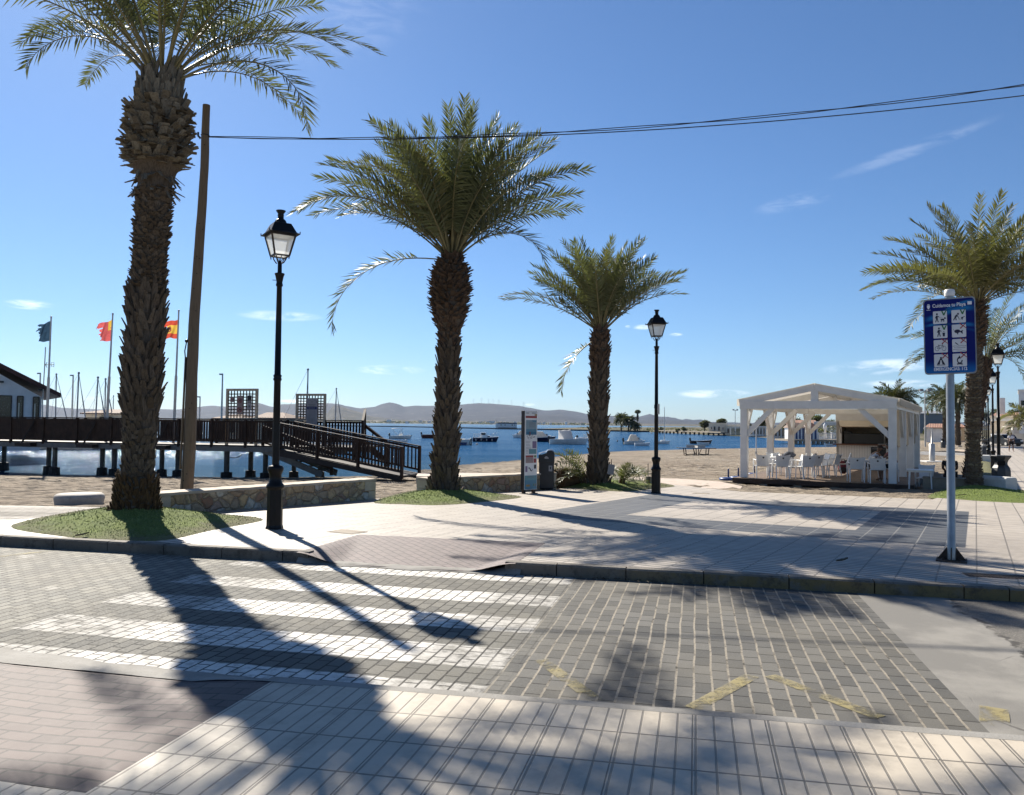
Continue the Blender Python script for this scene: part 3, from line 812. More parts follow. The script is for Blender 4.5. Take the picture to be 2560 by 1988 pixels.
# kerbs
def build_kerb():
    mb = MB()
    def stone(u0, u1, v0=VK, v1=VK + 0.15, top=None):
        z1 = top if top is not None else 0.135
        g = 0.006
        b = 0.018
        pr = [(v0, -0.05), (v0, z1 - b), (v0 + b, z1), (v1, z1), (v1, -0.05)]
        vs = []
        for u in (u0 + g, u1 - g):
            jit = random.uniform(-0.004, 0.004)
            vs += [(u, v + jit, z + jit * 0.5) for v, z in pr]
        n = len(pr)
        mb.add(vs, [tuple(range(n)), tuple(range(2 * n - 1, n - 1, -1))] + [(i, n + i, n + (i + 1) % n, (i + 1) % n) for i in range(n)])
    u = -24.0
    while u < -4.9:
        stone(u, min(u + 0.86, -4.72)); u += 0.86
    u = -2.2
    for L in (0.62, 0.80, 0.86, 0.9, 0.86, 0.86, 0.42):
        stone(u, u + L); u += L
    ud = u
    stone(u + 0.0, u + 0.40); u += 0.40
    drain = (u, u + 0.82)
    # the drain mouth: a thin lintel over a dark slot
    mb.box(((drain[0] + drain[1]) / 2, VK + 0.08, 0.118), (0.83, 0.14, 0.034))
    u += 0.82
    while u < 30:
        stone(u, u + 0.92); u += 0.92
    # mortar bed behind the joints
    mb.box((-14.4, VK + 0.085, 0.04), (19.2, 0.11, 0.15), mi=1)
    mb.box(((-2.2 + drain[0]) / 2, VK + 0.085, 0.04), (drain[0] + 2.2, 0.11, 0.15), mi=1)
    mb.box(((drain[1] + 30) / 2, VK + 0.085, 0.04), (30 - drain[1], 0.11, 0.15), mi=1)
    o = struct(mb.build('kerb', [m_kerb, m_dark], rz=RZ_S))
    mb = MB()
    mb.box(((drain[0] + drain[1]) / 2, VK + 0.13, 0.03), (0.80, 0.06, 0.13))
    o2 = mb.build('storm_drain', m_dark, rz=RZ_S); tag(o2, 'black slot of a storm drain cut into the yellowish kerb', 'drain')
    return drain
DRAIN = build_kerb()
def build_debris():
    mb = MB()
    for _ in range(70):
        u = random.choice([random.uniform(-1.9, 0.2), random.uniform(DRAIN[0] - 0.2, DRAIN[1])]); v = VK - abs(random.gauss(0.02, 0.04)) - 0.01
        a = random.uniform(0, PI); L = random.uniform(0.012, 0.05)
        x, y = xy(u, v)
        mb.bar((x, y, 0.008 + random.random() * .012), (x + L * math.cos(a), y + L * math.sin(a), 0.012 + random.random() * .012), 0.010, 0.004)
    o = mb.build('dry_leaf_litter', simple('leaf_litter', (0.10, 0.075, 0.045), 0.9, var=0.5, island=0.6)); o['kind'] = 'stuff'
build_debris()

# dropped crossing ramps in red blocks
def far_ramp(i, j):
    u = lerp(-4.86, -2.06, i); v = lerp(9.02, 10.9, j)
    zt = zprom(*xy(u, v)) + 0.003
    f = max(sstep(0.0, 1.0, j), 1 - sstep(0.0, 0.22, min(i, 1 - i)) * 1.0)
    return Vector((u, v, lerp(0.018, zt, min(f, 1))))
mb = MB(); mb.grid(far_ramp, 40, 24); struct(mb.build('far_crossing_ramp', m_redfar, rz=RZ_S))
def apron(i, j):
    u = lerp(-4.86, -2.0, i); v = 0
    u2 = (u + 3.43) / 1.45
    edge = abs(u2) ** 2.0
    far = 9.14 + 0.10 * edge; near = 8.97 + 0.04 * edge - 0.02 * math.sin(u * 7)
    vv = lerp(near, far, j)
    prof = math.sin(PI * min(j * 0.62, 1.0))
    lift = 0.022 + 0.100 * sstep(0.72, 1.0, abs(u2))
    q = Vector((u * 2, vv * 2, 0))
    z = lift * prof + 0.012 * noise.noise(q * 3) * prof + 0.002
    if j >= 0.99: z = max(z, 0.02)
    return Vector((u, vv, z + 0.004))
mb = MB(); mb.grid(apron, 60, 12); struct(mb.build('far_apron', m_conc, rz=RZ_S))

# near pavement
def znear(u, v): return 0.052 + 0.012 * max(u + 2.7, 0) if u > -2.72 else 0.052
UR = -2.72
def near_sheet(name, u0, u1, v0, v1, mat, dz=0.0):
    return sheet(name, [xy(u0, v0), xy(u1, v0), xy(u1, v1), xy(u0, v1)], lambda x, y: znear(*uv(x, y)) + dz, mat, rz=RZ_S)
near_sheet('near_pavement', UR, 30, -12, 4.76, m_near)
near_sheet('near_pavement_strip', -30, UR, -12, 3.13, m_near)
def near_kerb():
    mb = MB()
    n = 60
    vs = []
    for i in range(n + 1):
        u = lerp(UR - 0.05, 30, (i / n) ** 1.6)
        wv = 0.012 * noise.noise(Vector((u * 2.5, 0, 0)))
        z = znear(u, 4.8)
        vs += [(u, 4.76, z + 0.001), (u, 4.86 + wv, z - 0.004), (u, 4.885 + wv, 0.0)]
    mb.add(vs, [(i * 3 + k, i * 3 + k + 1, (i + 1) * 3 + k + 1, (i + 1) * 3 + k) for i in range(n) for k in range(2)], 0, False)
    struct(mb.build('near_kerb', m_conc, rz=RZ_S))
near_kerb()
def near_ramp(i, j):
    u = lerp(-9.0, UR, i); v = lerp(3.13, 4.80, j)
    z = 0.052 * (1 - sstep(0.15, 1.0, j))
    sag = -0.020 * math.exp(-((u + 3.75) / 0.55) ** 2) * sstep(0, 0.25, j)
    rise = (0.052 - z) * sstep(-3.6, -2.74, u)
    left = 0.075 * sstep(-4.3, -6.2, u) * sstep(0.0, 0.3, j) * (1 - 0.6 * sstep(0.7, 1.0, j))
    q = Vector((u, v, 0))
    return Vector((u, v, max(z + sag + rise + left + 0.005 * noise.noise(q * 2.2), 0.004)))
mb = MB(); mb.grid(near_ramp, 90, 26); struct(mb.build('near_crossing_ramp', m_rednear, rz=RZ_S))
def near_apron(i, j):
    u = lerp(-9.0, -2.35, i)
    w = 0.14 + 0.09 * sstep(-3.6, -4.9, u) + 0.04 * noise.noise(Vector((u * 3, 0, 0)))
    if u > -3.0: w = lerp(0.03, w, sstep(-2.35, -3.2, u))
    v = lerp(4.74, 4.80 + w, j)
    b = near_ramp(min((u + 9) / (9 + UR), 1), 0.97).z if u < UR else 0.05
    return Vector((u, v, lerp(b + 0.006, 0.004, sstep(0.2, 1, j)) + 0.006 * noise.noise(Vector((u * 4, v * 4, 3)))))
mb = MB(); mb.grid(near_apron, 70, 8); struct(mb.build('near_apron', m_conc, rz=RZ_S))

# yellow zigzag marks, almost worn away
def yellow_material():
    t = NT('worn_yellow_paint'); c = t.coord()
    colr = t.mix(t.ramp(t.noise(c, 6, 4), 0.3, 0.7), (0.52, 0.43, 0.18), (0.42, 0.36, 0.20))
    a = t.math('MULTIPLY', t.ramp(t.noise(c, 5.0, 7, 0.75), 0.40, 0.62), 0.85)
    tp = t.n('ShaderNodeBsdfTransparent'); mx = t.n('ShaderNodeMixShader')
    t.t.links.new(a, mx.inputs[0]); t.t.links.new(tp.outputs[0], mx.inputs[1]); t.t.links.new(t.bsdf(colr, 0.8), mx.inputs[2])
    return t.done(mx.outputs[0])
m_yellow = yellow_material()
def mark(p, q, w, name='road_marking'):
    a, b = G(*p), G(*q)
    d = (b - a).normalized(); n = Vector((-d.y, d.x, 0)) * w / 2
    mb = MB(); mb.add([a - n, b - n, b + n, a + n], [(0, 1, 2, 3)])
    for k in range(len(mb.v)): mb.v[k] = (mb.v[k][0], mb.v[k][1], 0.004)
    o = mb.build(name, m_yellow); o['kind'] = 'structure'
mark((1352, 1650), (1490, 1752), 0.11); mark((1731, 1772), (1880, 1690), 0.11); mark((1925, 1690), (2200, 1795), 0.11); mark((2484, 1770), (2488, 1818), 0.16)
mark((0, 1392), (120, 1378), 0.10)

# ------------------------------------------------------------------ walkway slab on the beach
def walkway():
    zz = -0.19
    pts = [(1045, 1183), (1145, 1182), (1304, 1184), (1430, 1189), (1560, 1192), (1700, 1197), (1800, 1204), (1856, 1216), (1842, 1232), (1760, 1224), (1690, 1214), (1560, 1208), (1430, 1198), (1304, 1192), (1140, 1190), (1040, 1191)]
    w = [G(x, y, zz) for x, y in pts]
    mb = MB(); n = len(w)
    vs = [(p.x, p.y, zz) for p in w] + [(p.x, p.y, zz - 0.5) for p in w]
    mb.add(vs, [tuple(range(n))] + [(i, n + i, n + (i + 1) % n, (i + 1) % n) for i in range(n)])
    struct(mb.build('beach_path', m_pathslab))
walkway()

# ------------------------------------------------------------------ grass mounds
m_blade = simple('grass_blade', (0.30, 0.42, 0.07), 0.7, var=0.3, scale=2.5, bump=0, island=0.4, c2=(0.46, 0.53, 0.17))
def mound(label, outline, centre, height, rough=0.03, zoff=0.012, blades=6500):
    pts = [GP(*p) for p in outline]
    c = GP(*centre) if len(centre) == 2 else Vector(centre)
    # smooth closed outline through the points
    n = len(pts); ring = []
    for i in range(n):
        p0, p1, p2, p3 = (pts[(i + k - 1) % n] for k in range(4))
        for k in range(8):
            t = k / 8
            ring.append(0.5 * ((2 * p1) + (p2 - p0) * t + (2 * p0 - 5 * p1 + 4 * p2 - p3) * t * t + (3 * p1 - p0 - 3 * p2 + p3) * t ** 3))
    mb = MB(); N = len(ring); M_ = 16
    base = Vector((c.x, c.y, zprom(c.x, c.y)))
    vs = []
    for j in range(M_ + 1):
        r = j / M_
        for p in ring:
            q = Vector((lerp(base.x, p.x, r), lerp(base.y, p.y, r), 0))
            z = zprom(q.x, q.y) + zoff + height * (1 - r) ** 1.5 * (1 + 0.5 * r) + rough * noise.noise(q * 2.1) * math.sin(PI * min(r * 1.2, 1)) 
            if j == M_: z -= 0.03
            vs.append((q.x - base.x, q.y - base.y, z - base.z))
    fs = [(j * N + i, (j + 1) * N + i, (j + 1) * N + (i + 1) % N, j * N + (i + 1) % N) for j in range(M_) for i in range(N)]
    mb.add(vs, fs, 0, True)
    o = mb.build('grass_mound', m_grass, loc=base)
    tag(o, label, 'grass', 'artificial grass mounds round the palms')
    rg = random.Random(len(label)); b = MB(); V = []; Fc = []
    def srf(r, i):
        j = min(int(r * M_), M_ - 1); f = r * M_ - j
        return Vector(vs[j * N + i]).lerp(Vector(vs[(j + 1) * N + i]), f)
    cnt = int(blades)
    for k in range(cnt):
        r = rg.random() ** 0.5; i = rg.randrange(N)
        if r > 0.9 and rg.random() < 0.6: continue
        q = srf(min(r, 0.97), i).lerp(srf(min(r, 0.97), (i + 1) % N), rg.random())
        a = rg.uniform(0, 2 * PI); h = rg.uniform(0.015, 0.040) * (1.1 - 0.6 * r); w = 0.006
        d = Vector((math.cos(a), math.sin(a), 0))
        n_ = len(V); V += [q - d * w, q + d * w, q + Vector((rg.gauss(0, .012), rg.gauss(0, .012), h))]; Fc.append((n_, n_ + 1, n_ + 2))
    b.add(V, Fc); g = b.build('grass_blades', m_blade, o); g['kind'] = 'stuff'
    return o
P1 = P(338, 1285, 13.0); P2 = P(1110, 1226, 19.3); P3 = P(1494, 1206, 23.5); P4 = P(2436, 1219, 24.3)
mound('artificial grass mound trodden sandy along the kerb, round the tallest palm', [(18, 1314), (150, 1343), (310, 1353), (420, 1352), (540, 1326), (668, 1299), (560, 1286), (445, 1268), (340, 1262), (200, 1276)], (P1.x, P1.y, 0), 0.26)
mound('green artificial grass mound in front of the second stone wall', [(930, 1258), (1010, 1262), (1100, 1264), (1210, 1256), (1310, 1243), (1230, 1234), (1130, 1222), (1040, 1226), (960, 1243)], (P2.x, P2.y, 0), 0.20)
mound('small bright grass mound around the palm beside the dark litter bin', [(1385, 1216), (1440, 1222), (1520, 1228), (1580, 1229), (1640, 1222), (1692, 1214), (1600, 1200), (1500, 1192), (1430, 1204)], (P3.x, P3.y, 0), 0.20)
mound('grass mound behind the blue sign pole below the white bench', [(2320, 1242), (2400, 1250), (2490, 1256), (2590, 1258), (2640, 1242), (2540, 1222), (2460, 1205), (2400, 1208), (2345, 1228)], (P4.x, P4.y, 0), 0.20)
def strip_mound():
    mb = MB()
    def fn(i, j):
        a = lerp(a0 - 0.55, a0 + 0.55, i); b = lerp(27.0, 60, j)
        x, y = ba(a, b)
        return Vector((x, y, zprom(x, y) + 0.02 + 0.10 * math.sin(PI * i)))
    mb.grid(fn, 8, 40)
    o = mb.build('grass_strip', m_grass); tag(o, 'long narrow grass strip under the row of lamp posts', 'grass')
strip_mound()

# ------------------------------------------------------------------ stone walls
def stone_wall(label, A, B, depth, h, end_blocks=True):
    A = Vector(A); B = Vector(B)
    d = (B - A); L = d.length; d.normalize()
    rz = math.atan2(d.y, d.x)
    t = thing('stone_wall', label, 'wall', (A.x, A.y, min(A.z, B.z)), rz)
    mb = MB()
    n = 40
    def top(i): return h + (0.012 * noise.noise(Vector((i * 0.9, A.x, 0))))
    vs = []
    for i in range(n + 1):
        x = L * i / n; zz = top(i)
        o1 = 0.012 * noise.noise(Vector((i * 1.7, 4, A.x)))
        vs += [(x, o1, -0.15), (x, o1, zz), (x, depth, zz), (x, depth, -0.15)]
    fs = [(i * 4 + k, (i + 1) * 4 + k, (i + 1) * 4 + k + 1, i * 4 + k + 1) for i in range(n) for k in (0, 2)]
    fs += [(0, 1, 2, 3), (n * 4 + 3, n * 4 + 2, n * 4 + 1, n * 4)]
    mb.add(vs, fs)
    mb.build('stone_body', m_stone, t)
    mb = MB()
    vs = []
    for i in range(n + 1):
        x = lerp(-0.012, L + 0.012, i / n); zz = top(i)
        e = 0.02 + 0.012 * noise.noise(Vector((i * 2.1, 9, A.y)))
        vs += [(x, -e, zz - 0.02), (x, -e, zz + 0.028), (x, depth + 0.02, zz + 0.028), (x, depth + 0.02, zz - 0.02)]
    fs = [(i * 4 + k, (i + 1) * 4 + k, (i + 1) * 4 + (k + 1) % 4, i * 4 + (k + 1) % 4) for i in range(n) for k in range(4)]
    fs += [(0, 1, 2, 3), (n * 4 + 3, n * 4 + 2, n * 4 + 1, n * 4)]
    mb.add(vs, fs)
    mb.build('coping', m_capstone, t)
    if end_blocks:
        for e in (0, 1):
            for k in range(2):
                mb = MB()
                w = 0.34 if k == e else 0.22
                x = w / 2 - 0.008 if e == 0 else L - w / 2 + 0.008
                mb.box((x, depth / 2, -0.02 + h * (0.25 + 0.5 * k)), (w, depth + 0.022, h * 0.48))
                mb.build('corner_stone', m_capstone, t, bevel=0.012)
    return t
wa = GP(478, 1283); wb = GP(938, 1248)
wd = (wb - wa).normalized()
wa = wa - wd * 0.62
stone_wall('long low rubble stone wall behind the tall palm and pole', wa, wb, 0.46, 0.44)
w2a = GP(1068, 1237); w2b = GP(1390, 1222)
stone_wall('low rubble stone wall behind the second palm and information board', w2a, w2b, 0.46, 0.44)

# ------------------------------------------------------------------ far shore and hills
def interp(pts, x):
    if x <= pts[0][0]: return pts[0][1]
    for (x0, y0), (x1, y1) in zip(pts, pts[1:]):
        if x <= x1:
            t = (x - x0) / (x1 - x0)
            return lerp(y0, y1, t * t * (3 - 2 * t) * 0.5 + t * 0.5)
    return pts[-1][1]
def hills(name, ridge, D, depth, mat, x0, x1, n=260, rows=16, jag=1.0):
    mb = MB(); vs = []
    for i in range(n + 1):
        px = lerp(x0, x1, i / n)
        py = interp(ridge, px) + jag * (noise.noise(Vector((px * 0.05, D, 0))) + 0.6 * noise.noise(Vector((px * 0.17, D, 1))))
        r = P(px, py, D)
        dirx = r.x / D
        for j in range(rows + 1):
            t = -1 + 2 * j / rows
            y = D + t * depth
            prof = (1 - abs(t)) ** 1.15
            rav = noise.noise(Vector((px * 0.012, t * 3.1, D * 0.01))) + 0.6 * noise.noise(Vector((px * 0.03, t * 6, 7)))
            z = WATER - 1 + (r.z - WATER + 1) * max(prof * (1 + 0.22 * rav * (1 - prof)), 0)
            vs.append((dirx * y, y, z))
    m = rows + 1
    fs = [(i * m + j, (i + 1) * m + j, (i + 1) * m + j + 1, i * m + j + 1) for i in range(n) for j in range(rows)]
    mb.add(vs, fs, 0, True)
    return struct(mb.build(name, mat))
RIDGE = [(-700, 1000), (-300, 990), (0, 1003), (103, 1011), (160, 1020), (200, 1022), (300, 1026), (396, 1023), (441, 1024), (489, 1018), (530, 1014), (565, 1017), (605, 1016), (647, 1008), (682, 1018), (703, 1011), (741, 1010), (800, 1007), (846, 1010), (870, 1016), (899, 1021), (937, 1017), (955, 1010), (975, 1006), (993, 1009), (1010, 1017), (1037, 1014), (1066, 1015), (1100, 1014), (1143, 1012), (1201, 1008), (1238, 1010), (1293, 1014), (1337, 1022), (1366, 1027), (1399, 1024), (1440, 1029), (1472, 1036), (1500, 1038), (1527, 1040), (1570, 1040), (1597, 1042), (1612, 1038), (1625, 1035), (1648, 1042), (1665, 1042), (1688, 1045), (1702, 1050), (1716, 1047), (1731, 1050), (1752, 1049), (1778, 1055), (1830, 1056), (1900, 1058), (2100, 1052), (2400, 1056), (2900, 1030)]
m_hill = hill_material('hill_scrub', (0.040, 0.042, 0.046), (0.066, 0.064, 0.064), (0.15, 0.14, 0.125))
m_hill2 = hill_material('near_hill_scrub', (0.060, 0.058, 0.036), (0.11, 0.098, 0.064), (0.26, 0.22, 0.17), 0.003)
m_shore = hill_material('far_shore_fields', (0.075, 0.075, 0.045), (0.20, 0.17, 0.115), (0.55, 0.50, 0.43), 0.004)
hills('mountain_range', RIDGE, 9800, 2400, m_hill, -900, 2900, 420, 18, 0.8)
hills('foothill', [(700, 1058), (790, 1045), (815, 1034), (835, 1015), (842, 1014), (860, 1019), (890, 1028), (930, 1041), (980, 1047), (1040, 1053), (1150, 1058)], 6300, 900, m_hill2, 700, 1150, 120, 14, 0.6)
hills('middle_hills', [(900, 1058), (1000, 1049), (1120, 1046), (1260, 1043), (1340, 1036), (1400, 1038), (1470, 1047), (1560, 1051), (1640, 1049), (1760, 1055), (1900, 1062)], 7600, 1100, m_hill, 900, 1900, 160, 12, 0.8)
hills('far_shore', [(-600, 1046), (0, 1046), (600, 1050), (900, 1051), (1100, 1052.5), (1300, 1055), (1500, 1058), (1800, 1061), (2300, 1064), (2900, 1068)], 5000, 1300, m_shore, -800, 2900, 300, 8, 0.8)
# ------------------------------------------------------------------ date palms
def frond_path(base, az, e0, L, bend, side=0.0, n=16, pw=1.5):
    pts = [Vector(base)]
    for i in range(n):
        s = (i + 0.5) / n
        e = e0 - bend * s ** pw
        a = az + side * s * s
        d = Vector((math.cos(e) * math.cos(a), math.cos(e) * math.sin(a), math.sin(e)))
        pts.append(pts[-1] + d * (L / n))
    return pts

def add_frond(mb, path, L, leaf=0.48, n=56, w=0.030, roll=0.0, rad=0.026, start=0.16, rng=random, fold=0.5):
    """midrib (material 0) and pinnate leaflets (material 1)"""
    m = len(path) - 1
    rs = [lerp(rad, 0.004, (i / m) ** 0.8) for i in range(m + 1)]
    mb.tube(path, rs, 5, 0, cap=False, flat=0.75)
    V = []; Fc = []
    for k in range(n):
        s = lerp(start, 0.995, (k + rng.random() * 0.6) / n)
        x = s * m; i = min(int(x), m - 1); f = x - i
        p = path[i].lerp(path[i + 1], f)
        T = (path[i + 1] - path[i]).normalized()
        S = T.cross(Vector((0, 0, 1)))
        if S.length < 0.15: S = T.cross(Vector((1, 0.3, 0)))
        S.normalize(); U = S.cross(T).normalized()
        if roll:
            S, U = S * math.cos(roll) + U * math.sin(roll), U * math.cos(roll) - S * math.sin(roll)
        q = (s - start) / (1 - start)
        ll = leaf * (0.42 + 0.58 * min(q / 0.22, 1.0)) * (1 - 0.62 * q ** 2.2) * rng.uniform(0.88, 1.1)
        ang = lerp(R(66), R(30), q ** 1.2) + rng.gauss(0, 0.07)
        for sg in (-1, 1):
            if rng.random() < 0.04: continue
            tilt = fold * 0.75 + rng.choice((-0.35, 0.0, 0.35)) * 0.8 + rng.gauss(0, 0.10)
            d = T * math.cos(ang) + (S * sg * math.cos(tilt) + U * math.sin(tilt)) * math.sin(ang)
            d.normalize()
            W = (T - d * T.dot(d))
            if W.length < 1e-4: continue
            W = W.normalized() * (w * 0.5)
            mid = p + d * ll * 0.42
            tip = p + d * ll + Vector((0, 0, -0.10 * ll * (1 - abs(d.z))))
            o = len(V)
            V += [p - W * 0.35, p + W * 0.35, mid + W, tip, mid - W]
            Fc += [(o, o + 1, o + 2, o + 4), (o + 4, o + 2, o + 3)]
    mb.add(V, Fc, 1, False)

TR = {}
def palm_trunk(mb, prof, ctr, rings, scale_w, scale_h, rng, out=0.05, core=0, scl=1, up=1.0, noise_amp=0.03, prof_out=None, fuzz=None):
    """prof: (z, radius); ctr(z) -> axis offset; boots stand round the core in a spiral"""
    def rad(z):
        for (z0, r0), (z1, r1) in zip(prof, prof[1:]):
            if z <= z1: return lerp(r0, r1, (z - z0) / (z1 - z0))
        return prof[-1][1]
    z0, z1 = prof[0][0], prof[-1][0]
    n = 24; m = int((z1 - z0) / 0.07)
    vs = []
    for j in range(m + 1):
        z = lerp(z0, z1, j / m); c = ctr(z); r0 = rad(z) * 0.93
        for k in range(n):
            a = 2 * PI * k / n
            r = r0 * (1 + noise_amp * 2 * noise.noise(Vector((math.cos(a) * 3, math.sin(a) * 3, z * 5))))
            vs.append(c + Vector((r * math.cos(a), r * math.sin(a), z)))
    fs = [(j * n + k, j * n + (k + 1) % n, (j + 1) * n + (k + 1) % n, (j + 1) * n + k) for j in range(m) for k in range(n)]
    fs.append(tuple(m * n + k for k in range(n)))
    mb.add(vs, fs, core, True)
    z = z0 + 0.02; row = 0
    while z < z1 - 0.02:
        sty = scl(z) if callable(scl) else dict(mi=scl)
        if sty is None:
            z += 0.1; row += 1; continue
        sw, sh, so_, mi = sty.get('w', scale_w), sty.get('h', scale_h), sty.get('out', out), sty['mi']
        r = rad(z); c = ctr(z)
        cnt = max(5, int(2 * PI * r / (sw * 0.86)))
        for k in range(cnt):
            a = 2 * PI * (k + 0.5 * (row % 2) + rng.uniform(-0.12, 0.12)) / cnt
            zz = z + rng.uniform(-0.25, 0.25) * sh
            rr = rad(min(max(zz, z0), z1)) * 0.90
            e = Vector((math.cos(a), math.sin(a), 0)); tng = Vector((-math.sin(a), math.cos(a), 0)); upv = Vector((0, 0, 1))
            if rng.random() < 0.07: continue
            h = sh * rng.uniform(0.6, 1.7); w = sw * rng.uniform(0.65, 1.25); po = so_ * rng.uniform(0.2, 1.9)
            b = c + e * rr + upv * zz
            lean = tng * rng.uniform(-0.4, 0.4) * h
            tp = b + upv * h * (sty.get('up', up) + sty.get('chaos', 0.0) * rng.uniform(-1, 1)) + e * (po + 0.10 * r) + lean
            th = sty.get('th', 0.028)
            w1 = w * rng.uniform(*sty.get('wt', (0.35, 0.7)))
            p = [b - tng * w * 0.5 - e * th, b + tng * w * 0.5 - e * th, b + tng * w * 0.42 + e * th, b - tng * w * 0.42 + e * th,
                 tp - tng * w1 * 0.5 - e * th * 0.5, tp + tng * w1 * 0.5 - e * th * 0.5, tp + tng * w1 * 0.4 + e * th * 0.35, tp - tng * w1 * 0.4 + e * th * 0.35]
            mb.add(p, [(0, 1, 5, 4), (2, 3, 7, 6), (1, 2, 6, 5), (3, 0, 4, 7), (4, 5, 6, 7)], mi)
        z += sh * sty.get('step', 0.62) * rng.uniform(0.9, 1.1); row += 1

def make_palm(label, base, seed, prof, ctr, crown, named, trunk_kw, leaf_mat, leaf=0.46, nleaf=56, w=0.03, group='date palms along the promenade', thin=0.8, rad=0.026, start=0.17):
    prof = [(z, r * thin) for z, r in prof]
    rng = random.Random(seed)
    t = thing('palm_tree', label, 'palm tree', base, 0, group)
    mb = MB()
    palm_trunk(mb, prof, ctr, 0, 0.16, 0.13, rng, **trunk_kw)
    mb.build('trunk', [m_bark, m_fibre, m_root, m_barkred], t)
    ztop = prof[-1][0]; c = ctr(ztop)
    top = c + Vector((0, 0, ztop))
    mb = MB()
    for (az, e0, L, bend, side) in crown:
        b = top + Vector((math.cos(az) * 0.10, math.sin(az) * 0.10, rng.uniform(-0.08, 0.10) - 0.06))
        pth = frond_path(b, az, e0, L, bend, side)
        add_frond(mb, pth, L, leaf, int(nleaf * L / 3.6), w, rng.gauss(0, 0.45), rad, start, rng)
    cr = mb.build('crown', [m_rachis, leaf_mat], t)
    for (az, e0, L, bend, side, lm, dz) in named:
        b = top + Vector((math.cos(az) * 0.16, math.sin(az) * 0.16, dz))
        mb = MB()
        add_frond(mb, frond_path(b, az, e0, L, bend, side), L, leaf, int(nleaf * L / 3.6), w, rng.gauss(0, 0.25), rad, start, rng, 0.35)
        mb.build('frond', [m_rachis, lm], cr)
    return t

def rand_crown(rng, n, L, emin=0.15, emax=1.45, bend=(0.8, 1.5)):
    r = []
    for i in range(n):
        az = i * 2.39996 + rng.uniform(-0.25, 0.25)
        q = (i + 0.5) / n
        e = lerp(emax, emin, q ** 0.85) + rng.uniform(-0.08, 0.08)
        r.append((az, e, L * rng.uniform(0.86, 1.06) * lerp(0.92, 1.0, q), rng.uniform(*bend) * lerp(0.55, 1.0, q), rng.uniform(-0.25, 0.25)))
    return r

# the tallest palm, beside the kerb
def ctr1(z): return Vector((lerp(0.0, 0.0, z) + 0.03 * z + 0.012 * max(z - 4, 0), 0, 0))
def sc1(z):
    if z < 0.55: return dict(mi=2, w=0.07, h=0.12, out=0.015, th=0.02, up=0.8)
    if z < 1.55: return dict(mi=0, w=0.13, h=0.10, out=0.025, th=0.03)
    if z < 3.7: return dict(mi=0, w=0.12, h=0.19, out=0.055, th=0.022, up=1.1)
    if z < 5.35: return dict(mi=0, w=0.12, h=0.085, out=0.035, th=0.022, up=0.6)
    if z < 5.75: return dict(mi=1, w=0.08, h=0.20, out=0.10, th=0.012, up=-0.5, step=0.9)
    if z < 6.75: return dict(mi=1, w=0.14, h=0.12, out=0.085, th=0.026, up=0.35, step=0.36, wt=(0.4, 1.2), chaos=0.9)
    return dict(mi=1, w=0.12, h=0.20, out=0.02, th=0.02, up=1.1, step=0.5)
prof1 = [(-0.15, 0.46), (0.0, 0.41), (0.15, 0.345), (0.45, 0.335), (0.56, 0.30), (0.62, 0.235), (1.0, 0.225), (1.5, 0.25), (1.9, 0.285), (2.6, 0.285), (3.3, 0.265), (4.2, 0.255), (5.0, 0.265), (5.50, 0.285), (5.72, 0.36), (5.80, 0.43), (6.1, 0.475), (6.35, 0.44), (6.6, 0.43), (6.85, 0.37), (7.05, 0.33), (7.25, 0.28)]
rg = random.Random(5)
cr1 = [(a, e, L, b, s) for a, e, L, b, s in rand_crown(rg, 38, 3.5, 0.62, 1.45, (0.9, 1.5))]
make_palm('tallest palm with a swollen shaggy trunk top, beside the kerb', P1, 21, prof1, ctr1, cr1,
          [(R(-8), 0.50, 3.15, 2.15, 0.0, m_leafB, -0.12), (R(176), 0.98, 2.75, 2.2, 0.15, m_leafA, -0.10), (R(20), 0.80, 3.9, 1.35, -0.25, m_leafA, -0.05),
           (R(160), 0.95, 3.6, 1.55, 0.1, m_leafA, -0.05), (R(-20), 0.88, 3.8, 1.35, 0.2, m_leafA, -0.05), (R(200), 0.85, 3.4, 1.45, -0.1, m_leafB, -0.08), (R(-70), 0.9, 3.5, 1.2, 0.0, m_leafB, -0.08), (R(-115), 0.85, 3.5, 1.2, 0.0, m_leafA, -0.08)],
          dict(scl=sc1, noise_amp=0.05), m_leafA, 0.54, 64, 0.027, thin=1.0, start=0.24)

# second palm
def ctr2(z): return Vector((0.02 * math.sin(z * 0.9) + 0.022 * z, 0, 0))
def sc2(z):
    if z < 3.4: return dict(mi=0, w=0.15, h=0.20, out=0.065, th=0.024, up=1.1)
    if z < 4.2: return dict(mi=3, w=0.13, h=0.11, out=0.05, th=0.022, up=0.7)
    return dict(mi=3, w=0.14, h=0.12, out=0.075, th=0.024, up=0.55, step=0.5)
prof2 = [(-0.2, 0.46), (0.0, 0.42), (0.15, 0.37), (0.6, 0.345), (1.4, 0.325), (2.4, 0.30), (2.9, 0.285), (3.5, 0.285), (3.9, 0.33), (4.1, 0.44), (4.5, 0.54), (5.0, 0.55), (5.3, 0.52), (5.5, 0.42), (5.68, 0.32), (5.8, 0.27)]
rg = random.Random(8)
cr2 = rand_crown(rg, 70, 3.75, 0.74, 1.52, (0.6, 1.15))
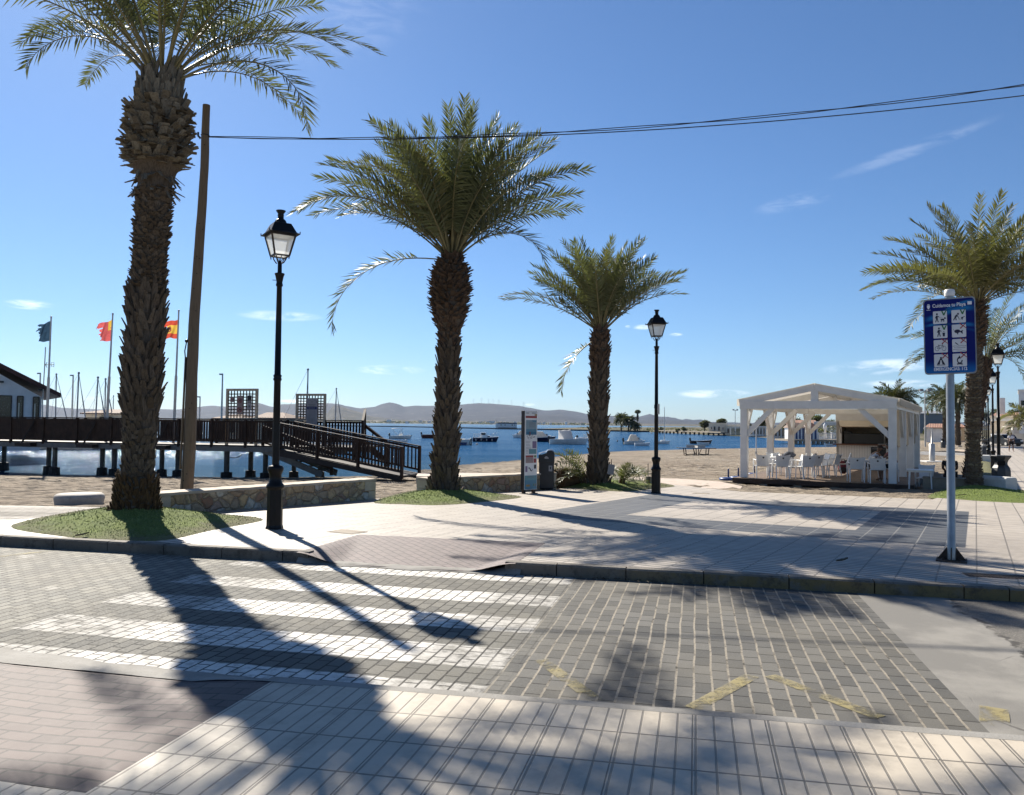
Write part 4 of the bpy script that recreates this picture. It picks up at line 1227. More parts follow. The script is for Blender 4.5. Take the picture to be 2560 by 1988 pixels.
make_palm('second palm with full crown and reddish trunk, in front of the second stone wall', P2, 22, prof2, ctr2, cr2,
          [(R(185), 0.10, 3.75, 1.75, 0.0, m_leafA, -0.15), (R(-8), 0.78, 2.95, 2.5, 0.0, m_leafA, -0.1), (R(178), 0.92, 4.3, 1.55, 0.0, m_leafA, -0.08), (R(205), 0.80, 4.2, 1.6, 0.0, m_leafB, -0.08),
           (R(12), 0.72, 3.5, 0.75, 0.0, m_leafA, -0.05), (R(-15), 0.85, 3.6, 0.6, 0.0, m_leafA, -0.05), (R(170), 0.75, 3.9, 1.1, 0.0, m_leafA, -0.05), (R(-105), 1.05, 3.7, 1.25, 0.3, m_leafB, -0.1), (R(-125), 0.98, 3.7, 1.3, -0.3, m_leafB, -0.1), (R(-60), 1.0, 3.5, 1.1, 0.3, m_leafA, -0.08)],
          dict(scl=sc2), m_leafA, 0.62, 66, 0.034, thin=0.82, start=0.18)

# third palm
def ctr3(z): return Vector((0.012 * z, 0, 0))
def sc3(z): return dict(mi=3 if z > 3.2 else 0, w=0.14, h=0.19 if z < 3.6 else 0.13, out=0.06, th=0.024, up=1.0)
prof3 = [(-0.2, 0.50), (0.0, 0.42), (0.25, 0.36), (0.8, 0.32), (2.0, 0.31), (3.2, 0.31), (4.0, 0.325), (4.4, 0.28), (4.62, 0.22)]
rg = random.Random(13)
cr3 = rand_crown(rg, 54, 2.95, 0.78, 1.5, (0.55, 1.0))
make_palm('third palm, shorter, with small shoots at its foot and one hanging dead frond', P3, 23, prof3, ctr3, cr3,
          [(R(178), 0.74, 3.15, 1.05, 0.0, m_leafB, -0.05), (R(168), 0.62, 3.1, 0.75, 0.0, m_leafA, -0.05), (R(2), 0.80, 2.75, 0.95, 0.0, m_leafA, -0.05), (R(-10), 0.80, 2.7, 0.55, 0.0, m_leafA, -0.03), (R(-95), 1.12, 2.9, 0.95, 0.1, m_leafB, -0.05),
           (R(-150), -0.55, 2.15, 0.95, 0.0, m_leafdry, -0.35)],
          dict(scl=sc3), m_leafA, 0.54, 62, 0.034, thin=0.8, start=0.16)

# fourth palm, behind the blue sign
def ctr4(z): return Vector((0.0 + 0.085 * max(z - 2.0, 0) * 0.8 - 0.02 * z, 0, 0))
def sc4(z):
    if z < 4.3: return dict(mi=1 if int(z * 9) % 3 == 0 else 0, w=0.17, h=0.055, out=0.018, th=0.022, up=0.7, step=1.2)
    return dict(mi=3, w=0.13, h=0.12, out=0.07, th=0.024, up=0.6, step=0.5)
prof4 = [(-0.2, 0.40), (0.0, 0.345), (0.5, 0.305), (1.4, 0.275), (2.4, 0.295), (3.4, 0.285), (4.2, 0.27), (4.5, 0.34), (5.0, 0.38), (5.4, 0.35), (5.75, 0.26)]
rg = random.Random(29)
cr4 = rand_crown(rg, 56, 3.5, 0.45, 1.48, (0.75, 1.3))
make_palm('fourth palm with ringed trunk, rising behind the blue beach sign', P4, 24, prof4, ctr4, cr4,
          [(R(182), 0.52, 3.7, 1.05, 0.0, m_leafA, -0.1), (R(-108), 1.02, 3.4, 1.15, -0.2, m_leafB, -0.05), (R(-135), 0.88, 3.4, 1.2, -0.2, m_leafB, -0.05), (R(-80), 1.15, 3.3, 0.8, 0.2, m_leafB, -0.05), (R(-50), 0.85, 3.6, 0.7, 0.1, m_leafB, -0.05), (R(190), 0.15, 2.6, 1.3, 0.0, m_leafA, -0.15)],
          dict(scl=sc4), m_leafB, 0.56, 62, 0.036, thin=0.74, start=0.16)

# fifth palm right behind it
P5 = P(2424, 1185, 32.0)
rg = random.Random(41)
make_palm('fifth palm, half hidden behind the fourth one, lower crown among the lamps', P5, 25, [(-0.5, 0.3), (0, 0.26), (1, 0.22), (3, 0.22), (4.2, 0.30), (4.7, 0.22)], lambda z: Vector((0.15 * z, 0, 0)), rand_crown(rg, 34, 3.4, 0.2, 1.4, (1.0, 1.6)),
          [(R(185), 0.55, 3.6, 1.5, 0.0, m_leafA, -0.1), (R(190), 0.35, 3.9, 1.2, 0.0, m_leafA, -0.1), (R(-5), 0.5, 3.0, 1.7, 0.0, m_leafA, -0.1), (R(-30), 0.3, 2.8, 1.7, 0.0, m_leafA, -0.1)],
          dict(scl=lambda z: dict(mi=3, w=0.17, h=0.13, out=0.05, th=0.024)), m_leafA, 0.46, 52, 0.034)
m_treepalm = leaf_material('far_palm_leaf', (0.045, 0.062, 0.028), (0.085, 0.105, 0.045), 0.12, 0.6)
# palms farther up the beach and promenade
def far_palm(label, px, pyb, Y, H, L, seed, n=28, leafm=None, r=0.26, droop=(1.3, 2.0), emin=-0.1):
    b = P(px, pyb, Y); rg = random.Random(seed)
    make_palm(label, b, seed, [(-0.6, r * 1.3), (0, r * 1.15), (H * 0.5, r), (H - 0.5, r * 1.1), (H, r * 0.7)], lambda z: Vector((0, 0, 0)), rand_crown(rg, n, L, emin, 1.4, droop), [],
              dict(scl=lambda z: dict(mi=0, w=0.22, h=0.22, out=0.06, th=0.03)), leafm or m_treepalm, 0.6, 40, 0.075, rad=0.035, group='palms in the distance')
far_palm('bushy dark palm by the small white house left of the leaning pole sign', 2363, 1102, 96, 4.9, 3.0, 51, 64)
far_palm('bushy dark palm standing just right of the silver sign pole, far off', 2395, 1101, 92, 4.6, 3.0, 52, 64)
far_palm('distant palm top showing over the white pavilion roof', 2237, 1092, 75, 3.4, 2.5, 53, 54)
far_palm('drooping young palm before the white apartment block at the edge', 2572, 1112, 62, 1.9, 2.1, 54, 26, m_leafdry, droop=(1.4, 2.2))

# young shoots beside the third palm
def shoot(label, loc, seed, n, L, e=(0.4, 1.3), azr=(0, 2 * PI), leafm=None):
    rg = random.Random(seed); mb = MB()
    t = thing('palm_shoot', label, 'palm shoot', loc, 0, 'young shoots at the foot of the third palm')
    for k in range(n):
        l = L * rg.uniform(0.7, 1.1)
        pth = frond_path((rg.uniform(-.1, .1), rg.uniform(-.1, .1), 0), rg.uniform(*azr), rg.uniform(*e), l, rg.uniform(0.7, 1.6), 0, 10)
        add_frond(mb, pth, l, 0.30, 22, 0.030, rg.gauss(0, 0.4), 0.012, 0.2, rg)
    mb.build('leaves', [m_rachis, leafm or m_leafA], t)
    mb = MB(); mb.lathe([(0.10, -0.2), (0.09, 0.1), (0.03, 0.28)], 8); mb.build('stem', m_root, t)
shoot('young palm shoot arching left from the third palm trunk', P3 + Vector((-0.42, -0.05, 0.05)), 61, 11, 1.5, (0.35, 1.25), (R(110), R(250)))
shoot('young palm shoot beside the white notice on the third palm', P3 + Vector((0.75, 0.15, -0.05)), 62, 13, 1.25, (0.3, 1.4), (R(-90), R(120)))
def stump():
    mb = MB(); rg = random.Random(3)
    mb.sphere((0, 0, 0.12), 0.30, 16, 10, 0, (1.75, 0.9, 0.95), bump=0.35)
    for k in range(160):
        a = rg.uniform(0, 2 * PI); q = rg.uniform(-1, 1)
        p = Vector((0.5 * q, 0.26 * math.cos(a) * math.sqrt(1 - q * q * 0.8), 0.12 + 0.27 * abs(math.sin(a)) * math.sqrt(1 - q * q * 0.8)))
        mb.bar(p, p + Vector((rg.uniform(-.08, .02), rg.uniform(-.05, .05), rg.uniform(-0.02, .09))), 0.025, 0.02)
    o = mb.build('palm_stump', m_root, loc=P3 + Vector((-0.95, -0.05, -0.02)), rz=R(12))
    tag(o, 'low brown fibrous palm stump lying left of the third palm', 'stump')
stump()
# ------------------------------------------------------------------ street lamps
def make_lamp(label, loc, rz, yaw=R(33)):
    t = thing('street_lamp', label, 'street lamp', loc, rz, 'black lantern lamp posts along the promenade')
    mb = MB()   # octagonal plinth
    mb.lathe([(0.135, -0.25), (0.135, 0.02), (0.130, 0.03), (0.122, 0.06), (0.118, 0.60), (0.122, 0.62)], 8, smooth=False, rz=PI / 8)
    mb.lathe([(0.122, 0.62), (0.135, 0.635), (0.138, 0.665), (0.125, 0.69), (0.100, 0.72), (0.090, 0.78), (0.092, 0.84), (0.110, 0.88), (0.122, 0.92), (0.122, 0.95), (0.105, 0.975), (0.065, 0.985), (0.055, 1.0)], 20)
    mb.build('base', m_lampblack, t)
    mb = MB()
    mb.lathe([(0.056, 0.98), (0.055, 1.6), (0.052, 2.30), (0.064, 2.31), (0.066, 2.335), (0.056, 2.35), (0.064, 2.37), (0.064, 2.39), (0.050, 2.40), (0.045, 3.2), (0.040, 3.78),
              (0.052, 3.79), (0.056, 3.81), (0.050, 3.825), (0.046, 3.85), (0.052, 3.88), (0.066, 3.95), (0.078, 3.975), (0.076, 3.99), (0.040, 3.992), (0.034, 4.0), (0.032, 4.16), (0.020, 4.19)], 14)
    for k in range(2): mb.tube([(0, 0, 3.88), (-0.11, 0, 3.885)], 0.006, 6)
    mb.build('pole', m_lampblack, t)
    fr = MB()
    m = Matrix.Rotation(yaw, 3, 'Z')
    b, tp, z0, z1 = 0.114, 0.184, 4.265, 4.575
    cs = [m @ Vector((sx, sy, 0)) for sx, sy in ((-1, -1), (1, -1), (1, 1), (-1, 1))]
    for i in range(4):
        c, d = cs[i], cs[(i + 1) % 4]
        lo, hi = c * b + Vector((0, 0, z0)), c * tp + Vector((0, 0, z1))
        fr.bar(lo, hi, 0.022, 0.022)
        fr.bar(c * b + Vector((0, 0, z0)), d * b + Vector((0, 0, z0)), 0.020, 0.022)
        fr.bar(c * tp + Vector((0, 0, z1)), d * tp + Vector((0, 0, z1)), 0.022, 0.020)
        fr.tube([c * b + Vector((0, 0, z0)), c * b * 0.95 + Vector((0, 0, z0 - 0.05))], 0.008, 6)
        # S-curved bracket down to the pole
        fr.tube([c * b * 0.72 + Vector((0, 0, z0 - 0.01)), c * b * 0.66 + Vector((0, 0, z0 - 0.05)), c * b * 0.42 + Vector((0, 0, z0 - 0.105)), c * 0.034 + Vector((0, 0, z0 - 0.115))], 0.009, 6)
        fr.tube([(cs[i] + d) * 0.5 * b + Vector((0, 0, z0)), (cs[i] + d) * 0.2 * b + Vector((0, 0, z0 - 0.03)), (0, 0, z0 - 0.12)], 0.006, 5)
    fr.build('lantern_frame', m_lamprust, t)
    for i in range(4):
        c, d = cs[i], cs[(i + 1) % 4]
        mb = MB()
        k0, k1 = 0.985, 0.985
        vs = [c * b * k0 + Vector((0, 0, z0 + 0.01)), d * b * k0 + Vector((0, 0, z0 + 0.01)), d * tp * k1 + Vector((0, 0, z1 - 0.008)), c * tp * k1 + Vector((0, 0, z1 - 0.008))]
        mb.add(vs, [(0, 1, 2, 3)]); mb.build('pane', m_lampglass, t)
    mb = MB()
    mb.add([c * b * 0.9 + Vector((0, 0, z0 + 0.002)) for c in cs], [(0, 1, 2, 3)]); mb.build('diffuser', m_lampglass, t)
    mb = MB()
    def ring(k, z): return [c * k + Vector((0, 0, z)) for c in cs]
    L = [ring(0.240, 4.590), ring(0.242, 4.600), ring(0.202, 4.625), ring(0.195, 4.633), ring(0.132, 4.765), ring(0.122, 4.772)]
    vs = [p for r in L for p in r]
    fs = [(j * 4 + k, j * 4 + (k + 1) % 4, (j + 1) * 4 + (k + 1) % 4, (j + 1) * 4 + k) for j in range(len(L) - 1) for k in range(4)] + [(3, 2, 1, 0), (20, 21, 22, 23)]
    mb.add(vs, fs)
    mb.lathe([(0.092, 4.765), (0.095, 4.79), (0.084, 4.82), (0.062, 4.845), (0.047, 4.855), (0.045, 4.90), (0.052, 4.905), (0.046, 4.915), (0.046, 4.935), (0.074, 4.975), (0.074, 4.985), (0.02, 4.99)], 16)
    for c in cs: mb.tube([c * 0.236 + Vector((0, 0, 4.59)), c * 0.238 + Vector((0, 0, 4.635))], 0.008, 6)
    mb.build('roof', m_lampblack, t)
    mb = MB(); mb.add([c * 0.165 + Vector((0, 0, 4.583)) for c in cs], [(0, 1, 2, 3)]); mb.build('reflector', m_lampwhite, t)
    return t
L1 = GP(686, 1322)
lamp = make_lamp('black lantern lamp post nearest the crossing, between palms', (L1.x, L1.y, zprom(L1.x, L1.y)), 0)
lamp['group'] = 'black lantern lamp posts along the promenade'
L2 = P(1640, 1231, 21.4)
lp2 = dup(lamp, (L2.x, L2.y, zprom(L2.x, L2.y)), R(-24), 'black lantern lamp post standing between the third palm and the white pavilion')
mb = MB(); mb.box((0.075, -0.06, 2.28), (0.05, 0.04, 0.28)); o = mb.build('junction_box', m_alu, lp2)
L3 = P(2497, 1214, 27.6)
names = ['tallest-looking lamp post of the far row, rising behind the grey litter bin', 'second lamp post in the receding row, next after the grey bin', 'third lamp post in the receding row beside the promenade', 'fourth lamp post in the receding row, close to the palm trunk edge',
         'fifth lamp post in the receding row, mostly hidden by its neighbours', 'last small lamp post at the far end of the row']
pos = [(2497, 27.6), (2483, 38.5), (2471.5, 51.5), (2466, 66.5), (2461, 84), (2457, 104)]
for nm, (px, Y) in zip(names, pos):
    p = P(px, 1150, Y)
    dup(lamp, (p.x, p.y, zprom(p.x, p.y)), R(-30.5) - R(33), nm)

# ------------------------------------------------------------------ weathered pole and cables
def wooden_pole():
    B = P(463, 1216, 15.6); T_ = P(517, 263, 15.6)
    t = thing('utility_pole', 'tall weathered wooden pole behind the first stone wall', 'utility pole', (B.x, B.y, -0.15))
    d = T_ - Vector((B.x, B.y, -0.15))
    mb = MB(); n = 26
    pts = []; rs = []
    for i in range(n + 1):
        f = i / n
        pts.append(d * f + Vector((0.045 * noise.noise(Vector((f * 3.2, 1, 0))) + 0.01 * noise.noise(Vector((f * 11, 5, 0))), 0, 0)))
        rs.append(lerp(0.128, 0.072, f) * (1 + 0.06 * noise.noise(Vector((f * 14, 0, 3)))))
    mb.tube(pts, rs, 14)
    rg = random.Random(2)
    for k in range(16):
        i = rg.randint(2, n - 1)
        a = rg.uniform(-2.4, -0.6)
        mb.sphere(pts[i] + Vector((math.cos(a), math.sin(a), 0)) * rs[i] * 0.97 + Vector((0, 0, rg.uniform(-.12, .12))), 0.011, 6, 4, 1)
    mb.build('shaft', [m_polewood, m_dark], t)
    mb = MB()
    q = d * 0.875
    c = pts[24]
    mb.tube([c + Vector((-0.085, -0.02, -0.05)), c + Vector((-0.13, -0.03, 0.0)), c + Vector((-0.13, -0.03, 0.07))], 0.022, 6)
    mb.tube([c + Vector((0.075 * math.cos(a), 0.075 * math.sin(a), 0.02)) for a in [k * PI / 6 for k in range(13)]], 0.012, 6)
    mb.build('cable_bracket', m_black, t)
    mb = MB()   # earth wire and insulator half way down
    i = int(n * 0.46); c = pts[i]
    mb.sphere(c + Vector((-0.115, -0.05, 0)), 0.035, 8, 6)
    mb.tube([c + Vector((-0.11, -0.05, 0)), c + Vector((-0.14, -0.06, -0.2)), c + Vector((-0.12, -0.06, -0.38)), pts[i - 2] + Vector((-0.115, -0.05, -0.2))], 0.012, 5)
    mb.build('earth_wire', m_black, t)
    mb = MB(); i = int(n * 0.40)
    mb.tube([pts[i] + Vector((-0.12, -0.04, 0)), pts[max(i - 7, 0)] + Vector((-0.135, -0.04, 0))], 0.022, 6)
    mb.build('conduit', m_polewood, t)
    return Vector((B.x, B.y, -0.15)) + pts[24]
CAB = wooden_pole()
def cable(label, a, p1, p2, Yend=10.4, strands=1, rad=0.012):
    # through the pole, and the two image-measured points on the vertical plane of the span
    E = Vector((24, Yend, 8.2)); dx, dy = E.x - a.x, E.y - a.y
    def onplane(px, py):
        r = ray(px, py)
        k = (dx * a.y - dy * a.x) / (dx * r.y - dy * r.x)
        q = Vector((r.x * k, r.y * k, CAM_H + r.z * k))
        return ((q.x - a.x) / dx, q.z)
    (s1, z1), (s2, z2) = onplane(*p1), onplane(*p2)
    # z = a.z + B s + C s^2
    C_ = ((z2 - a.z) / s2 - (z1 - a.z) / s1) / (s2 - s1); B_ = (z1 - a.z) / s1 - C_ * s1
    mb = MB()
    for k in range(strands):
        off = 0.0
        pts = [Vector((a.x + dx * s, a.y + dy * s, a.z + B_ * s + C_ * s * s + (0.02 * math.sin(s * 40 + k * PI) if strands > 1 else 0))) for s in [i / 50 for i in range(51)]]
        mb.tube(pts, rad, 5)
    o = mb.build('overhead_cable', m_black); tag(o, label, 'cable', 'cables strung from the wooden pole')
cable('upper twisted overhead cable leaving the wooden pole to the right', CAB, (1290, 336), (2560, 213), strands=2, rad=0.008)
cable('lower single overhead cable leaving the wooden pole to the right', CAB + Vector((0, 0, -0.012)), (1290, 341), (2560, 239), rad=0.0095)
# ------------------------------------------------------------------ boats
def hull_mesh(L, B, D, bow=0.35, rake=0.12, sheer=0.16, n=14, m=6, transom=0.8):
    """boat along +x, waterline at z=0, deck edge at height D"""
    mb = MB(); vs = []
    for i in range(n + 1):
        s = i / n
        x = lerp(-L / 2, L / 2, s)
        half = B / 2 * (transom + (1 - transom) * sstep(0, 0.3, s)) * (1 - max(0, (s - (1 - bow)) / bow) ** 2.0)
        half = max(half, 0.012)
        zt = D * (1 + sheer * 2.2 * max(s - 0.45, 0) ** 1.5 * 2)
        for j in range(m + 1):
            q = j / m                # keel to gunwale
            y = half * (q ** 0.55) * lerp(0.80, 1.0, q)
            z = lerp(-0.25, zt, q)
            xx = x + rake * L * (q - 0.4) * sstep(0.7, 1.0, s)
            vs.append((xx, y, z))
    k = len(vs)
    vs += [(x, -y, z) for x, y, z in vs]
    w = m + 1
    fs = []
    for i in range(n):
        for j in range(m):
            a = i * w + j
            fs.append((a, a + w, a + w + 1, a + 1)); b = a + k
            fs.append((b, b + 1, b + w + 1, b + w))
    for j in range(m): fs.append((j, j + 1, k + j + 1, k + j))
    mb.add(vs, fs, 0, True)
    top = [vs[i * w + m] for i in range(n + 1)]
    return mb, top
def boat(label, px, py, length, heading, kind, hull_m, group='boats moored in the bay', Hk=1.0, extra=None):
    """px: centre, py: waterline, length as seen in photo pixels; heading 1 = bow to the right"""
    p = G(px, py, WATER)
    L = length / F * p.y
    yaw = 0.0 if heading > 0 else PI
    yaw += extra or 0
    t = thing('boat', label, 'boat', (p.x, p.y, WATER), yaw, group)
    D = (0.11 * L + 0.12) * Hk; B = 0.36 * L
    mb, top = hull_mesh(L, B, D)
    h = mb.build('hull', hull_m, t)
    mb = MB()   # gunwale strake
    for sg in (1, -1):
        mb.tube([(x, sg * y, z) for x, y, z in top], 0.035, 6)
    mb.tube([(top[0][0], top[0][1], top[0][2]), (top[0][0], -top[0][1], top[0][2])], 0.035, 6)
    mb.build('gunwale', m_hullwhite, t)
    mb = MB()   # inner deck
    n = len(top)
    zin = 0.55 if kind in ('rowing', 'open', 'bimini') else 0.93
    vs = [(x * 0.985, y * 0.93, z * zin) for x, y, z in top] + [(x * 0.985, -y * 0.93, z * zin) for x, y, z in top]
    mb.add(vs, [(i, n + i, n + i + 1, i + 1) for i in range(n - 1)]); mb.build('deck', m_hullwhite, t)
    zt = D
    def motor():
        mb = MB(); mb.box((-L / 2 - 0.12, 0, zt + 0.22), (0.26, 0.24, 0.42)); mb.box((-L / 2 - 0.10, 0, zt - 0.2), (0.14, 0.12, 0.6)); mb.box((-L / 2 + 0.02, 0, zt - 0.02), (0.22, 0.18, 0.14))
        mb.build('outboard_motor', m_black, t, bevel=0.04)
    if kind == 'bimini':
        motor()
        mb = MB(); mb.grid(lambda i, j: Vector((lerp(-0.42, 0.08, i) * L, lerp(-0.4, 0.4, j) * B, zt + 1.15 + 0.10 * math.sin(PI * i) + 0.06 * math.sin(PI * j))), 8, 6)
        mb.build('bimini_top', m_navy, t)
        for sg in (1, -1):
            mb = MB()
            mb.tube([(-0.40 * L, sg * .4 * B, zt + 1.15), (-0.12 * L, sg * .42 * B, zt)], 0.018, 5); mb.tube([(0.06 * L, sg * .4 * B, zt + 1.15), (-0.12 * L, sg * .42 * B, zt)], 0.018, 5); mb.tube([(0.08 * L, sg * .4 * B, zt + 1.12), (0.14 * L, sg * .4 * B, zt + .1)], 0.018, 5)
            mb.build('bimini_frame', m_alu, t)
        mb = MB(); mb.box((0.02 * L, 0, zt + 0.12), (0.14 * L, 0.3 * B, 0.45)); mb.box((0.05 * L, 0, zt + 0.42), (0.05 * L, 0.3 * B, 0.2)); mb.build('console', m_hullwhite, t, bevel=0.05)
    if kind in ('canvas', 'tallcanvas'):
        motor()
        hh = 0.95 if kind == 'canvas' else 1.35
        x0, x1 = (-0.36, 0.22) if kind == 'canvas' else (-0.26, 0.12)
        def fn(i, j):
            x = lerp(x0, x1, i) * L; a = lerp(-1, 1, j)
            pr = min(1, (1 - abs(a) ** 3.5))
            up = sstep(0, 0.36, i) * (1 - 0.55 * sstep(0.75, 1.0, i)) if kind == 'canvas' else (0.9 + 0.1 * i) * (1 - 0.75 * sstep(0.88, 1.0, i))
            return Vector((x + 0.04 * math.sin(j * 9), a * B * 0.44 * lerp(1, 0.92, pr), zt * 0.95 + hh * pr * max(up, 0.05) + 0.03 * math.sin(i * 14 + j * 4)))
        mb = MB(); mb.grid(fn, 14, 12)
        mb.build('canvas_cover', m_canvas if kind == 'canvas' else m_canvasgrey, t)
        mb = MB(); mb.box((0.30 * L, 0, zt + 0.16), (0.2 * L, 0.55 * B, 0.30)); mb.build('cabin', m_hullwhite, t, bevel=0.08)
        mb = MB(); mb.box((0.24 * L, 0, zt + 0.42), (0.05 * L, 0.5 * B, 0.3)); mb.build('windscreen', m_window, t, bevel=0.02)
    if kind == 'cabin':
        mb = MB()
        mb.prism([(-0.18 * L, 0), (0.30 * L, 0), (0.22 * L, 0.34), (0.10 * L, 0.38), (0.05 * L, 0.80), (-0.17 * L, 0.85)], -0.30 * B, 0.30 * B, Matrix(((1, 0, 0, 0), (0, 0, 1, 0), (0, 1, 0, zt * 0.95), (0, 0, 0, 1))))
        mb.build('cabin', m_hullwhite, t, bevel=0.04)
        for sg in (1, -1):
            for (wx, wz, ww, wh) in ((-0.06, 0.55, 0.16, 0.26), (0.16, 0.17, 0.10, 0.12)):
                mb = MB(); mb.box((wx * L, sg * 0.305 * B, zt + wz), (ww * L, 0.02, wh)); mb.build('cabin_window', m_window, t)
        mb = MB()
        for sg in (1, -1):
            pts = [(lerp(-0.46, -0.2, k / 4) * L, sg * .4 * B, zt + 0.55) for k in range(5)]; mb.tube(pts, .015, 5)
            for q in pts: mb.tube([q, (q[0], q[1], zt)], .015, 5)
            pts = [(lerp(0.28, 0.49, k / 4) * L, sg * lerp(.34, .05, k / 4) * B, zt + 0.55 + .2 * k / 4) for k in range(5)]; mb.tube(pts, .015, 5)
            for q in pts: mb.tube([q, (q[0], q[1], zt)], .015, 5)
        mb.build('rail', m_alu, t)
        for k in range(4):
            mb = MB(); mb.sphere((lerp(-0.36, 0.3, k / 3) * L, -0.52 * B, zt * 0.5), 0.12, 8, 6, sc=(0.8, .8, 1.6)); mb.build('fender', m_canvas, t)
    if kind == 'rowing':
        for s in (-0.28, 0.0, 0.24):
            mb = MB(); mb.box((s * L, 0, zt * 0.82), (0.22, 0.74 * B, 0.04)); mb.build('thwart', m_brown, t)
    if kind == 'redopen':
        motor()
        for s in (-0.25, 0.05, 0.25):
            mb = MB(); mb.box((s * L, 0, zt * 0.8), (0.25, 0.74 * B, 0.05)); mb.build('thwart', m_brown, t)
    if kind == 'mast':
        mb = MB(); mb.box((0.08 * L, 0, zt + 0.1), (0.34 * L, 0.5 * B, 0.22)); mb.build('cabin', m_hullwhite, t, bevel=0.06)
    if kind == 'dinghycover':
        mb = MB(); mb.grid(lambda i, j: Vector((lerp(-0.42, 0.30, i) * L, lerp(-0.45, 0.45, j) * B, zt * 0.95 + 0.5 * math.sin(PI * j) * (0.45 + 0.55 * math.sin(PI * min(i * 1.2, 1))))), 10, 8)
        mb.build('canvas_cover', m_canvas, t)
    return t, L, B, D
boat('white open motorboat with a navy bimini top and outboard motor', 1001, 1097.5, 52, 1, 'bimini', m_hullwhite)
boat('small white rowing boat half hidden behind the pier ramp railing', 1000, 1107.5, 36, 1, 'rowing', m_hullwhite)
boat('red-brown open boat with an outboard, behind the second palm trunk', 1086, 1096, 62, 1, 'redopen', m_redboat, Hk=1.1)
bt = boat('blue and white boat with cream cover and a ring fender, right of second palm', 1142, 1113, 66, 1, 'dinghycover', m_hullwhite, Hk=1.25)
mb = MB(); _L, _B, _D = bt[1], bt[2], bt[3]
mb.tube([(_L / 2 + 0.10 + 0.10 * math.cos(k * PI / 8), -0.08, 0.42 + 0.44 * math.sin(k * PI / 8)) for k in range(17)], 0.06, 6); mb.build('ring_fender', m_black, bt[0])
mb = MB(); mb.add([(x, -0.505 * _B * (1 if x < 0.1 * _L else 0.86), z) for x, z in ((-_L * .49, 0.0), (_L * .36, 0.0), (_L * .40, _D * .6), (-_L * .49, _D * .6))], [(0, 1, 2, 3)]); mb.build('blue_panel', m_blue, bt[0])
boat('navy cabin cruiser with white wheelhouse and hanging fenders', 1212, 1104.5, 61, 1, 'cabin', m_navy, Hk=1.15)
boat('white boat under a cream cover, half hidden by the information board', 1303, 1095, 40, -1, 'canvas', m_hullwhite)
boat('navy hulled motorboat with white canvas top beside the litter bin', 1350, 1104.5, 70, 1, 'canvas', m_navy, Hk=1.1)
boat('largest white boat with a tall grey canvas enclosure and black outboard', 1420, 1111, 92, 1, 'tallcanvas', m_hullwhite, Hk=1.0)
boat('small pale boat just behind the third palm trunk', 1476, 1100.5, 38, 1, 'cabin', m_hullwhite)
boat('white and blue motorboat with a slanting cream canopy, right of third palm', 1585, 1111.5, 50, 1, 'canvas', m_hullwhite, Hk=1.05)
boat('pale grey-blue rowing boat tied in front of the cream-canopied motorboat', 1605, 1115, 36, 1, 'rowing', m_whitepl)
ms = boat('small white sailing dinghy with a tall bare mast, right of second lamp', 1655, 1110, 36, 1, 'mast', m_hullwhite)
mb = MB(); _Hm = (1110 - 1018) / F * ms[0].location.y; mb.tube([(0.16 * ms[1], 0, 0.2), (0.165 * ms[1], 0, _Hm)], [0.06, 0.04], 6); mb.build('mast', m_alu, ms[0])
boat('dark brown wooden boat behind the white rowing boat, above the table', 1752, 1109.5, 50, 1, 'redopen', m_brown)
boat('white rowing boat floating just above the table tennis table', 1758, 1114, 29, -1, 'rowing', m_hullwhite, Hk=1.3)
boat('small white boat moored by the balustrade, left of the kiosk', 2074, 1116, 24, -1, 'rowing', m_hullwhite)
def buoy(label, px, py, r, m):
    p = G(px, py, WATER); mb = MB(); R_ = r / F * p.y; mb.sphere((0, 0, R_ * 0.5), R_, 10, 8); mb.tube([(0, 0, R_ * 1.2), (0, 0, R_ * 1.9)], R_ * 0.2, 6)
    o = mb.build('buoy', m, loc=(p.x, p.y, WATER)); tag(o, label, 'buoy', 'mooring buoys')
buoy('white mooring buoy below the navy cabin cruiser', 1192.5, 1112, 2.8, m_canvas); buoy('dark mooring buoy right of the third palm', 1543.5, 1104, 2.0, m_black); buoy('tiny pale buoy near the jetty piles by the second lamp', 1629, 1084, 1.8, m_canvas)

# yachts in the marina behind the pier: only their masts and stays rise above the railing
def yacht(label, px_b, px_t, py_t, Y, stay=None, spreader=None, rad=0.07):
    b = P(px_b, 1060, Y); tp = P(px_t, py_t, Y)
    t = thing('sailing_yacht', label, 'yacht', (b.x, Y, WATER), 0, 'yacht masts behind the pier')
    mb, top = hull_mesh(7.0, 2.4, 0.8); mb.build('hull', m_hullwhite, t)
    mb = MB(); mb.box((-0.3, 0, 0.95), (2.6, 1.4, 0.35)); mb.build('cabin', m_hullwhite, t, bevel=0.06)
    d = tp - Vector((b.x, Y, WATER))
    mb = MB(); mb.tube([(0, 0, 0.6), d], [rad, rad * 0.8], 8); mb.sphere(d, rad * 1.6, 6, 5)
    if spreader:
        q = d * spreader; mb.tube([q - Vector((0.5, 0, 0)), q + Vector((0.5, 0, 0))], 0.03, 5)
    mb.build('mast', m_shadegrey, t)
    mb = MB(); r = rad * 0.45
    if stay:
        e = P(stay, 1048, Y) - Vector((b.x, Y, WATER)); e2 = d + (e - d) * 1.25
        m_ = d.lerp(e2, 0.5)
        mb.tube([d, d.lerp(e2, 0.3), m_, e2], [r * 0.6, r, r * 1.7, r * 2], 6)
    mb.tube([d, Vector((-3.0, 0, 0.8))], 0.012, 4); mb.tube([d, Vector((0, -1.0, 0.8))], 0.012, 4)
    mb.build('stay', m_shadegrey, t)
yacht('yacht mast with a furled stay, nearest the white building', 139, 141, 936, 70, 167, rad=.06)
yacht('tallest yacht mast with a thick furled stay, between the flagpoles', 191, 197, 933, 72, 214, rad=.075)
